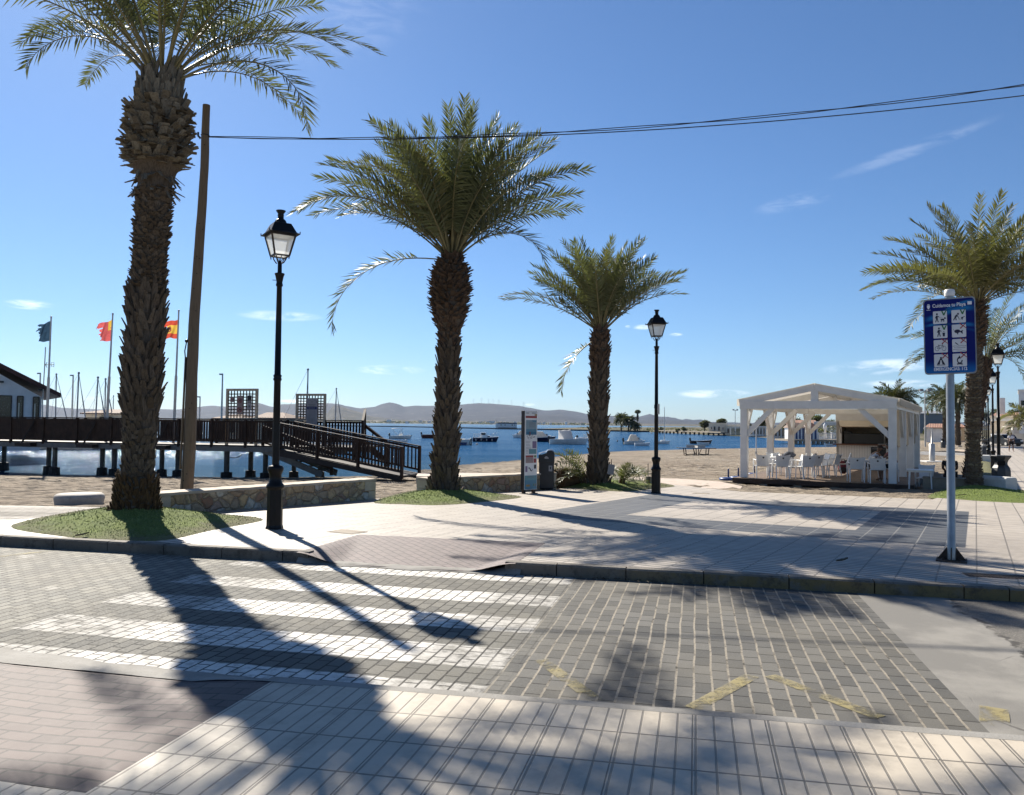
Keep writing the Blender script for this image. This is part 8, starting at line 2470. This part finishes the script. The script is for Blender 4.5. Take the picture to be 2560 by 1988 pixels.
def tree(label, px, pyb, pyt, wpx, Y, seed, mat, kind='round', trunk=0.25, cat='tree', group='trees across the bay'):
    b = P(px, pyb, Y); H = (pyb - pyt) / F * Y; W = wpx / F * Y
    rg = random.Random(seed)
    t = thing('tree' if kind != 'bush' else 'bush', label, cat, (b.x, b.y, b.z - 0.15), 0, group)
    mb = MB()
    r = max(W * 0.03, 0.10)
    mb.tube([(0, 0, -0.3), (0.05 * W * rg.uniform(-1, 1), 0, H * 0.35), (0.08 * W * rg.uniform(-1, 1), 0, H * 0.7)], [r * 1.3, r, r * 0.5], 8)
    for k in range(5):
        a = rg.uniform(0, 2 * PI); mb.tube([(0, 0, H * rg.uniform(.25, .4)), (math.cos(a) * W * .18, math.sin(a) * W * .18, H * .55), (math.cos(a) * W * .32, math.sin(a) * W * .3, H * .75)], [r * .6, r * .4, r * .15], 6)
    mb.build('trunk', m_trunk, t)
    mb = MB()
    sz = max(W * 0.035, 0.10)
    z0 = H * (trunk if kind != 'bush' else 0.05)
    n = 13 if kind == 'round' else 11
    for k in range(n):
        a = rg.uniform(0, 2 * PI); q = rg.random() ** 0.6
        zc = lerp(z0 + 0.12 * H, H * 0.84, rg.random()) if kind != 'pine' else H * rg.uniform(0.62, 0.84)
        spread = math.sin(PI * min(max((zc - z0) / (H - z0) * 0.9 + 0.12, 0), 1)) if kind != 'pine' else 1.0
        leaf_cloud(mb, (math.cos(a) * W * 0.36 * q * spread, math.sin(a) * W * 0.36 * q * spread, zc), W * rg.uniform(0.13, 0.21), 230, sz, rg, (1, 1, 0.75 if kind != 'pine' else 0.5))
    leaf_cloud(mb, (0, 0, (z0 + H) / 2), W * 0.33, 500, sz, rg, (1, 1, min(H / W * 1.0, 1.2)), 0, 0.2)
    mb.build('crown', mat, t)
tree('dark round bush left of the small white bay house, second from its wall', 1710, 1080, 1064, 20, 250, 1, m_treeleaf, 'bush', cat='bush')
tree('lower dark bush left of the round one near the bay house', 1695, 1080, 1069, 16, 255, 2, m_treeleaf, 'bush', cat='bush')
tree('low dark bush right of the second lamp post', 1652, 1079, 1066, 18, 275, 3, m_treeleaf, 'bush', cat='bush')
tree('grey green tree at the left wall of the bay house', 1762, 1077, 1048, 40, 262, 4, m_treeleaf2)
tree('flat topped dark pine rising behind the bay house roof', 1806, 1072, 1044.5, 38, 290, 5, m_treeleaf, 'pine')
tree('dark pine seen between the first pavilion posts', 1905, 1078, 1040, 46, 235, 6, m_treeleaf)
tree('dark tree seen behind the first pavilion brace', 1866, 1075, 1050, 30, 240, 7, m_treeleaf)
tree('dense dark tree behind the red tiled beach house, under the roof', 1985, 1088, 1036, 60, 180, 8, m_treeleaf)
tree('broad green tree behind the long white hall, under the pavilion roof', 2045, 1088, 1036, 64, 185, 9, m_treeleaf)
tree('green tree just left of the kiosk roof', 2078, 1086, 1044, 40, 190, 10, m_treeleaf)
tree('tall dark pine behind the cream house, left of the white apartment block', 2536, 1080, 1013, 58, 230, 11, m_treeleaf, 'round')
tree('dark pines behind the row of lamp posts', 2478, 1085, 1013, 50, 240, 12, m_treeleaf, 'round')
tree('low green hedge tree by the small tiled house', 2318, 1098, 1062, 24, 130, 13, m_treeleaf, 'bush', cat='bush')
# the palm grove on the spit
def grove(label, px, pyb, Y, H, L, seed, n):
    b = P(px, pyb, Y); rg = random.Random(seed)
    make_palm(label, b, seed, [(-0.6, 0.5), (0, 0.45), (H - 0.3, 0.35), (H, 0.25)], lambda z: Vector((0, 0, 0)), rand_crown(rg, n, L, -0.25, 1.4, (1.2, 2.0)), [], dict(scl=lambda z: None), m_treepalm, 0.9, 26, 0.16, rad=0.05, group='palms on the spit across the bay')
grove('bushy dark palm on the spit, left and tallest of the clump', 1553, 1076, 330, 4.6, 3.9, 81, 60)
grove('bushy dark palm on the spit, right part of the clump', 1571, 1076, 325, 3.6, 3.9, 82, 60)
grove('low dark palm on the spit beneath the fan palm', 1588, 1077, 322, 1.7, 2.8, 83, 46)
def fan_palm():
    Y = 328; b = P(1593, 1070, Y)
    t = thing('fan_palm', 'slender fan palm with a skirt of dead leaves, right of the dark clump', 'palm tree', (b.x, Y, b.z - 1))
    H = (1070 - 1033) / F * Y + 1
    mb = MB(); mb.tube([(0, 0, 0), (0.1, 0, H * 0.5), (0.15, 0, H)], [0.28, 0.2, 0.2], 8); mb.build('trunk', m_trunk, t)
    rg = random.Random(2)
    mb = MB(); leaf_cloud(mb, (0.15, 0, H - 1.9), 0.55, 380, 0.22, rg, (1, 1, 3.2)); mb.build('skirt', simple('dead_fan_leaves', (0.085, 0.062, 0.040), 0.9), t)
    mb = MB(); leaf_cloud(mb, (0.15, 0, H + 0.5), 1.15, 420, 0.28, rg, (1.05, 1, 0.72), 0, 0.3); mb.build('crown', m_treepalm, t)
fan_palm()
def scrub():
    rg = random.Random(17); mb = MB()
    for k in range(150):
        px = rg.uniform(1450, 1860); Y = rg.uniform(262, 520) if px > 1600 else rg.uniform(400, 620)
        p = P(px, 1075, Y)
        leaf_cloud(mb, (p.x, p.y, WATER + 0.75), rg.uniform(0.6, 1.8), 26, 0.35, rg, (1.6, 1, 0.5))
    for k in range(140):       # far fields and village trees, read as one dark mass
        px = rg.uniform(850, 1560); Y = rg.uniform(3700, 4200); p = P(px, 1060, Y)
        leaf_cloud(mb, (p.x, p.y, WATER + 6), rg.uniform(5, 14), 16, 5, rg, (2.0, 1, 0.6))
    o = mb.build('shore_scrub', m_treeleaf2); o['kind'] = 'stuff'
scrub()

# ------------------------------------------------------------------ jetty and buildings across the bay
def jetty():
    mb = MB()
    pts = [(690, 1063.5), (900, 1066), (1000, 1067.2), (1200, 1071.5), (1400, 1075.5), (1620, 1080)]
    q = [G(x, y, WATER + 0.1) for x, y in pts]
    for a, b in zip(q, q[1:]): mb.bar(a + Vector((0, 0, 0.1)), b + Vector((0, 0, 0.1)), 1.6, 0.75)
    o = mb.build('breakwater', simple('dark_breakwater', (0.035, 0.032, 0.030), 0.9, var=0.3)); tag(o, 'long thin dark breakwater crossing the bay behind the boats', 'breakwater')
    t = thing('bay_pier', 'low pier on many short piles before the bay house', 'pier', (0, 0, 0))
    a, b = G(1640, 1083, WATER), G(1810, 1090, WATER)
    mb = MB(); mb.bar(a + Vector((0, 0, 0.95)), b + Vector((0, 0, 0.95)), 2.0, 0.30); mb.build('deck', m_tanconc, t)
    for k in range(17):
        f = k / 16; p = a.lerp(b, f)
        mb = MB(); mb.lathe([(0.28, -1.0), (0.28, 0.82)], 8, p); mb.build('pile', m_pilefoot, t)
jetty()
def simple_house(label, x0, x1, yb, yt, Y, D, wall, rz=None, roof=None, roof_top=None, windows=(), doors=(), cat='house', name='house', group=None, parapet=True, hip=0.0, sill=True):
    a, b = P(x0, yb, Y), P(x1, yb, Y); tp = P((x0 + x1) / 2, yt, Y)
    if rz is None: rz = -math.atan2(a.x, a.y)
    t = thing(name, label, cat, (a.x, a.y, a.z - 0.4), rz, group)
    W = (b.x / b.y * a.y - a.x) / (math.cos(rz) - b.x / b.y * math.sin(rz)); H = tp.z - a.z + 0.4
    mb = MB(); mb.box((W / 2, D / 2, H / 2), (W, D, H)); mb.build('wall', wall, t)
    if roof:
        rh = (yt - roof_top) / F * Y; ov = 0.35
        vs = [(-ov, -ov, H), (W + ov, -ov, H), (W + ov, D + ov, H), (-ov, D + ov, H), (W * hip, D / 2, H + rh), (W * (1 - hip), D / 2, H + rh)]
        vs += [(x, y, z - 0.12) for x, y, z in vs[:4]]
        mb = MB(); mb.add(vs, [(0, 1, 5, 4), (1, 2, 5), (2, 3, 4, 5), (3, 0, 4), (0, 6, 7, 1), (1, 7, 8, 2), (2, 8, 9, 3), (3, 9, 6, 0), (9, 8, 7, 6)]); mb.build('roof', roof, t)
    elif parapet:
        mb = MB(); mb.box((W / 2, D / 2, H + 0.06), (W + 0.2, D + 0.2, 0.14)); mb.build('cornice', wall, t)
    for kind, lst in (('window', windows), ('door', doors)):
        for (u0, u1, v0, v1) in lst:      # picture columns and rows
            p, q = (u0 - x0) / (x1 - x0) * W, (u1 - x0) / (x1 - x0) * W
            z0_, z1_ = (yb - v1) / F * Y + 0.4, (yb - v0) / F * Y + 0.4
            mb = MB(); mb.box(((p + q) / 2, -0.01, (z0_ + z1_) / 2), (q - p, 0.06, z1_ - z0_)); w = mb.build(kind, m_window if kind == 'window' else m_brown, t)
            mb = MB(); fw = max(0.06, (q - p) * 0.05)
            for xx in (p, q): mb.box((xx, -0.03, (z0_ + z1_) / 2), (fw, 0.08, z1_ - z0_ + fw))
            mb.box(((p + q) / 2, -0.03, z1_), (q - p, 0.08, fw)); mb.build('frame', m_white, w)
            if kind == 'window' and sill:
                mb = MB(); mb.box(((p + q) / 2, -0.08, z0_ - 0.05), (q - p + 0.2, 0.18, 0.08)); mb.build('sill', m_whiteconc, w)
    return t, W, H
# white boathouse with blue trim on the breakwater
bh = simple_house('white boathouse with blue roof edge out on the breakwater', 1239, 1292, 1072, 1059, 425, 6, m_plaster, windows=((1251, 1254, 1061, 1064), (1261, 1264, 1061, 1064), (1279, 1282, 1061, 1064), (1286, 1288, 1061, 1064)), name='boathouse', cat='boathouse', parapet=False, sill=False)
mb = MB(); mb.box((bh[1] / 2 + 0.6, 3, bh[2] + 0.2), (bh[1] - 1.0, 6.3, 0.6)); mb.build('roof', m_navy, bh[0]); mb = MB(); mb.box((bh[1] / 2 + 0.7, -0.02, 0.75), (bh[1] - 1.4, 0.08, 0.7)); mb.build('blue_band', m_navy, bh[0]); mb = MB(); mb.tube([(0.6, 2, bh[2]), (0.6, 2, bh[2] + 2.0)], 0.10, 6); mb.build('mast', m_shadegrey, bh[0])
# house by the bay
simple_house('small flat-roofed cream house by the bay, left of the pavilion', 1772, 1816, 1082, 1059, 232, 7, m_creamlight, windows=((1777, 1780, 1067, 1073), (1784, 1789, 1066, 1076), (1795, 1800, 1066, 1077), (1806, 1809, 1068, 1074)), group='houses across the bay')
e = simple_house('low wing of the bay house with a white pergola terrace', 1815, 1875, 1084, 1064.5, 228, 6, m_creamlight, windows=((1836, 1840, 1071, 1080),), doors=((1818, 1823, 1071, 1083),), group='houses across the bay')
mb = MB()
for k in range(5): mb.tube([(e[1] * (0.2 + 0.2 * k), -2.6, 0), (e[1] * (0.2 + 0.2 * k), -2.6, 1.9)], 0.09, 6)
mb.box((e[1] * .6, -1.3, 2.0), (e[1] * .85, 2.8, 0.15)); mb.build('pergola', m_white, e[0])
def colonnade(label, x0, x1, yb, yt, Y, n, D=5):
    e = simple_house(label, x0, x1, yb, yt, Y, D, m_plaster, windows=[(lerp(x0, x1, (k + .25) / n), lerp(x0, x1, (k + .75) / n), yt + 4, yb - 2) for k in range(n)], group='houses across the bay', sill=False)
    mb = MB()
    for k in range(n + 1): mb.tube([(e[1] * k / n, -1.2, 0), (e[1] * k / n, -1.2, e[2] - 0.1)], 0.10, 6)
    mb.box((e[1] / 2, -0.6, e[2]), (e[1], 1.6, 0.14)); mb.build('porch', m_white, e[0])
colonnade('white beach house with a columned porch, between the first two left posts', 1868, 1914, 1087, 1067, 205, 6)
colonnade('white beach house with dark windows, between the second and third left posts', 1918, 1962, 1092, 1066, 185, 5)
simple_house('house with a red tiled roof behind the striped beach huts', 1966, 2040, 1088, 1060, 165, 8, m_creamlight, roof=m_roof, roof_top=1050, group='houses across the bay')
lg = simple_house('long grey-white hall left of the kiosk, under the pavilion roof', 2036, 2150, 1094, 1056, 158, 8, m_plaster, windows=((2050, 2053, 1071, 1074), (2070, 2073, 1071, 1074), (2084, 2087, 1071, 1074)), group='houses across the bay', sill=False)
mb = MB(); mb.box((lg[1] / 2, -0.5, lg[2] - 0.35), (lg[1] + 0.3, 1.2, 0.5)); mb.build('canopy', m_whiteconc, lg[0])
def dock():
    a, b = P(1972, 1104, 122), P(2150, 1106, 122)
    t = thing('beach_dock', 'low stone dock on short piles carrying the striped beach huts', 'dock', (a.x, 122, WATER), 0)
    W = b.x - a.x
    mb = MB(); mb.box((W / 2, 3, 0.62), (W, 7, 0.28)); mb.build('deck', m_tanconc, t)
    for k in range(16):
        mb = MB(); mb.box((W * (k + .5) / 16, -0.2, 0.2), (0.4, 0.4, 0.8)); mb.build('pile', m_tanconc, t)
    return a, W
DA, DW = dock()
def beach_hut(label, x0, x1, xs, stripes):
    Y = 124; a, b = P(x0, 1103, Y), P(x1, 1103, Y); W = b.x - a.x; H = (1103 - 1075) / F * Y; z = WATER + 0.76
    t = thing('beach_hut', label, 'beach hut', (a.x, Y, z), 0, 'striped beach huts on the dock')
    mb = MB(); mb.box((W / 2, 1.3, H / 2), (W, 2.6, H)); mb.build('wall', m_white, t)
    for (u, v) in stripes:
        mb = MB(); mb.box(((u + v) / 2 * W, -0.012, H / 2 - 0.02), ((v - u) * W, 0.03, H - 0.06)); mb.build('blue_stripe', m_blue, t)
    mb = MB(); rh = 0.85
    vs = [(-0.2, -0.25, H), (W + 0.2, -0.25, H), (W + 0.2, 2.9, H), (-0.2, 2.9, H), (W * 0.2, 1.3, H + rh), (W * 0.8, 1.3, H + rh)]
    mb.add(vs, [(0, 1, 5, 4), (1, 2, 5), (2, 3, 4, 5), (3, 0, 4), (3, 2, 1, 0)]); mb.build('roof', xs, t)
beach_hut('white hut with blue door and tiled roof, left end of the dock', 1976, 1989, m_roofbrown, ((0.35, 0.65),))
beach_hut('blue and white striped beach hut, middle one with tiled roof', 1989.5, 2010, m_roofbrown, ((0.0, 0.2), (0.4, 0.6), (0.8, 1.0)))
beach_hut('blue and white striped beach hut with a dark red roof, right one', 2017, 2044, m_roofred, ((0.0, 0.18), (0.36, 0.54), (0.72, 0.9)))
def balustrade():
    Y = 126; a, b = P(2045, 1104, Y), P(2150, 1106, Y); W = b.x - a.x; z = WATER + 0.76
    t = thing('balustrade', 'white dock balustrade left of the kiosk', 'railing', (a.x, Y, z), 0)
    mb = MB(); mb.box((W / 2, 0, 0.98), (W, 0.12, 0.09)); mb.box((W / 2, 0, 0.10), (W, 0.12, 0.09))
    for k in range(36): mb.tube([(W * (k + .5) / 36, 0, .12), (W * (k + .5) / 36, 0, .95)], 0.05, 6)
    mb.build('rails', m_white, t)
    for k in range(4): 
        mb = MB(); mb.box((W * k / 3, 0, 0.55), (0.24, 0.24, 1.15)); mb.build('post', m_white, t)
    t2 = thing('lantern_post', 'white lantern post on the dock above the balustrade', 'lamp', (P(2063, 1100, 128).x, 128, z))
    mb = MB(); mb.lathe([(.2, 0), (.2, 1.6), (.3, 1.7), (.3, 2.3), (.05, 2.6)], 8); mb.build('post', m_white, t2)
    rg = random.Random(31)
    for (px, lab, w) in ((2052, 'yellow-green hedge behind the white balustrade', 1.2), (2078, 'wider yellow-green hedge between balustrade and kiosk', 2.4)):
        p = P(px, 1090, 130); mb = MB(); leaf_cloud(mb, (0, 0, 0), w, 420, 0.16, rg, (1.2, .6, .5)); o = mb.build('hedge', m_leafB, loc=(p.x, 130, z + 1.1)); tag(o, lab, 'hedge')
balustrade()

# ------------------------------------------------------------------ right-hand end of the promenade
simple_house('small tiled house with a peeling white wall behind the two palms', 2316, 2364, 1102, 1069, 125, 8, m_plaster, roof=m_roof, roof_top=1059, hip=0.15, windows=((2326, 2331, 1078, 1090),), group='houses behind the promenade')
simple_house('low tiled house between the palms and the fourth palm trunk', 2372, 2412, 1101, 1068, 130, 8, m_creamwall, roof=m_roof, roof_top=1060, hip=0.15, windows=((2380, 2385, 1076, 1088), (2398, 2403, 1076, 1088)), group='houses behind the promenade')
simple_house('large grey hangar with a blue roof line behind the floodlight mast', 2282, 2364, 1080, 1034, 260, 18, m_shadegrey, name='hangar', cat='hangar', roof=m_shadegrey, roof_top=1026, hip=0.0)
ch = simple_house('two storey cream house with a parapet and dark door, behind the lamps', 2476, 2534, 1109, 1042, 120, 10, m_creamlight, windows=((2518, 2527, 1047, 1061), (2491, 2496, 1079, 1093), (2481, 2485, 1050, 1062)), doors=((2517, 2526, 1080, 1098),), group='houses behind the promenade')
mb = MB(); mb.box((ch[1] / 2, -0.25, ch[2] - 0.5), (ch[1], 0.4, 0.35)); mb.build('balcony', m_whiteconc, ch[0])
simple_house('ochre house with a tiled roof, right of the cream one', 2531, 2570, 1108, 1039, 126, 10, m_creamwall, roof=m_roof, roof_top=1030, hip=0.2, windows=((2538, 2544, 1050, 1062),), group='houses behind the promenade')
simple_house('tiled roof house set back behind the cream house', 2482, 2526, 1090, 1040, 140, 10, m_creamwall, roof=m_roof, roof_top=1031, hip=0.2, group='houses behind the promenade')
simple_house('white apartment block at the right edge of the picture', 2548, 2680, 1112, 977, 112, 14, m_plaster, windows=((2553, 2572, 1001, 1014), (2553, 2572, 1033, 1046), (2590, 2610, 1001, 1014), (2590, 2610, 1033, 1046)), name='apartment_block', cat='apartment block')
def fence_wall():
    a, b = P(2526, 1110, 108), P(2640, 1114, 104)
    t = thing('garden_wall', 'low cream garden wall with a pale railing, behind the walking man', 'wall', (a.x, a.y, -0.3), math.atan2(b.y - a.y, b.x - a.x))
    W = (b - a).length
    mb = MB(); mb.box((W / 2, 0, 0.75), (W, 0.25, 1.5)); mb.build('base', m_creamlight, t)
    mb = MB(); mb.box((W / 2, 0, 2.25), (W, 0.08, 0.08))
    for k in range(40): mb.tube([(W * k / 39, 0, 1.5), (W * k / 39, 0, 2.25)], 0.035, 5)
    mb.build('railing', m_white, t)
fence_wall()
c1 = P(2503, 1078, 135)
mb = MB(); mb.box((0, 0, 1.4), (0.9, 0.9, 2.8)); o = mb.build('chimney_shaft', m_plaster, loc=(c1.x, 135, P(2503, 1036, 135).z)); tag(o, 'pale square chimney shaft above the tiled roofs behind the lamps', 'chimney')
# parked cars
def car(label, px, pyb, Y, rz, body):
    b = P(px, pyb, Y); t = thing('parked_car', label, 'car', (b.x, b.y, -0.28), rz, 'cars parked at the end of the promenade')
    L, W, H = 4.1, 1.72, 1.46
    mb = MB()
    prof = [(-L / 2, 0.35), (-L / 2 + .05, 0.75), (-L / 2 + .25, 0.88), (-1.05, 0.95), (-0.55, 1.40), (0.75, 1.44), (1.55, 0.98), (L / 2 - .05, 0.85), (L / 2, 0.45), (L / 2 - .1, 0.25), (-L / 2 + .1, 0.25)]
    mb.prism(prof, -W / 2, W / 2, MXZ); mb.build('body', body, t, bevel=0.07)
    for sy in (-1, 1):
        mb = MB(); mb.prism([(-0.98, 0.95), (-0.55, 1.33), (0.70, 1.37), (1.36, 0.98)], sy * (W / 2 + 0.004) - 0.006, sy * (W / 2 + 0.004) + 0.006, MXZ); mb.build('side_window', m_window, t)
    mb = MB(); mb.add([(-1.12, -W * .42, .97), (-1.12, W * .42, .97), (-0.60, W * .40, 1.38), (-0.60, -W * .40, 1.38)], [(0, 1, 2, 3)]); mb.v = [(x - 0.03, y, z) for x, y, z in mb.v]; mb.build('windscreen', m_window, t)
    for sx in (-1.28, 1.28):
        for sy in (-1, 1):
            mb = MB(); mb.lathe([(0.31, -0.1), (0.31, 0.1)], 16); mb.v = [(sx + x, sy * (W / 2 - 0.09) + z, 0.31 + y) for x, y, z in mb.v]; wh = mb.build('wheel', m_black, t)
            mb = MB(); mb.lathe([(0.18, 0.10), (0.18, 0.112)], 12); mb.v = [(sx + x, sy * (W / 2 - 0.09 + z) if sy > 0 else -(W / 2 - 0.09 + z), 0.31 + y) for x, y, z in mb.v]; mb.build('rim', m_alu, wh)
    for sy in (-1, 1):
        mb = MB(); mb.box((-L / 2 - 0.005, sy * 0.62, 0.68), (0.04, 0.3, 0.14)); mb.build('headlight', m_lampwhite, t)
car('white parked car left of the dark one, beyond the walking man', 2497, 1106, 100, R(60), m_whitepl)
car('dark parked car beside the walking man', 2512, 1109, 96, R(95), m_black)
# houses and villages on the far shore, and wind turbines on the ridge
def village():
    rg = random.Random(23)
    spots = [(rg.uniform(960, 1470), rg.uniform(3750, 4300)) for _ in range(26)]
    for k, (px, Y) in enumerate(spots):
        p = P(px, 1058, Y); mb = MB(); w = rg.uniform(10, 26); h = rg.uniform(4, 7)
        z = WATER + rg.uniform(3, 14)
        mb.box((0, 0, h / 2 - 4), (w, 10, h + 8)); mb.add([(-w / 2 - .5, -5.5, h), (w / 2 + .5, -5.5, h), (w / 2 + .5, 5.5, h), (-w / 2 - .5, 5.5, h), (0, 0, h + 2)], [(0, 1, 4), (1, 2, 4), (2, 3, 4), (3, 0, 4)], 1)
        o = mb.build('far_house', [m_plaster, m_roofbrown], loc=(p.x, p.y, z)); tag(o, 'tiny pale house on the far shore below the hills', 'house', 'tiny houses on the far shore')
village()
def turbine(label, px, pyb, k):
    Y = 9800; b = P(px, pyb, Y)
    t = thing('wind_turbine', label, 'wind turbine', (b.x, b.y, b.z - 12), 0, 'wind turbines on the ridge')
    H = 62
    mb = MB(); mb.tube([(0, 0, 0), (0, 0, H)], [1.7, 1.2], 6); mb.build('tower', m_white, t)
    mb = MB()
    for q in range(3):
        a = k * 0.7 + q * 2 * PI / 3; mb.bar((0, -4, H), (22 * math.cos(a), -4, H + 22 * math.sin(a)), 0.8, 1.3)
    mb.build('rotor', m_white, t)
ords = ['first from the left', 'second from the left', 'third from the left', 'fourth from the left', 'fifth from the left', 'sixth from the left', 'seventh from the left', 'rightmost']
for k, (px, py) in enumerate(((1149, 1012), (1184, 1009), (1204, 1008), (1221, 1009), (1233, 1010), (1247, 1011), (1279, 1013), (1309, 1017))):
    turbine('tiny wind turbine on the ridge, ' + ords[k] + ' of eight', px, py, k)
# ------------------------------------------------------------------ air
def haze():
    mb = MB(); mb.box((0, 6000, 345), (26000, 14400, 700))
    o = mb.build('haze', [])
    m = bpy.data.materials.new('haze'); m.use_nodes = True
    nt = m.node_tree; nt.nodes.clear()
    out = nt.nodes.new('ShaderNodeOutputMaterial'); v = nt.nodes.new('ShaderNodeVolumePrincipled')
    v.inputs['Color'].default_value = (0.50, 0.68, 1.0, 1); v.inputs['Density'].default_value = HAZE; v.inputs['Anisotropy'].default_value = 0.2
    nt.links.new(v.outputs[0], out.inputs[1])
    o.data.materials.append(m); o['kind'] = 'stuff'
haze()
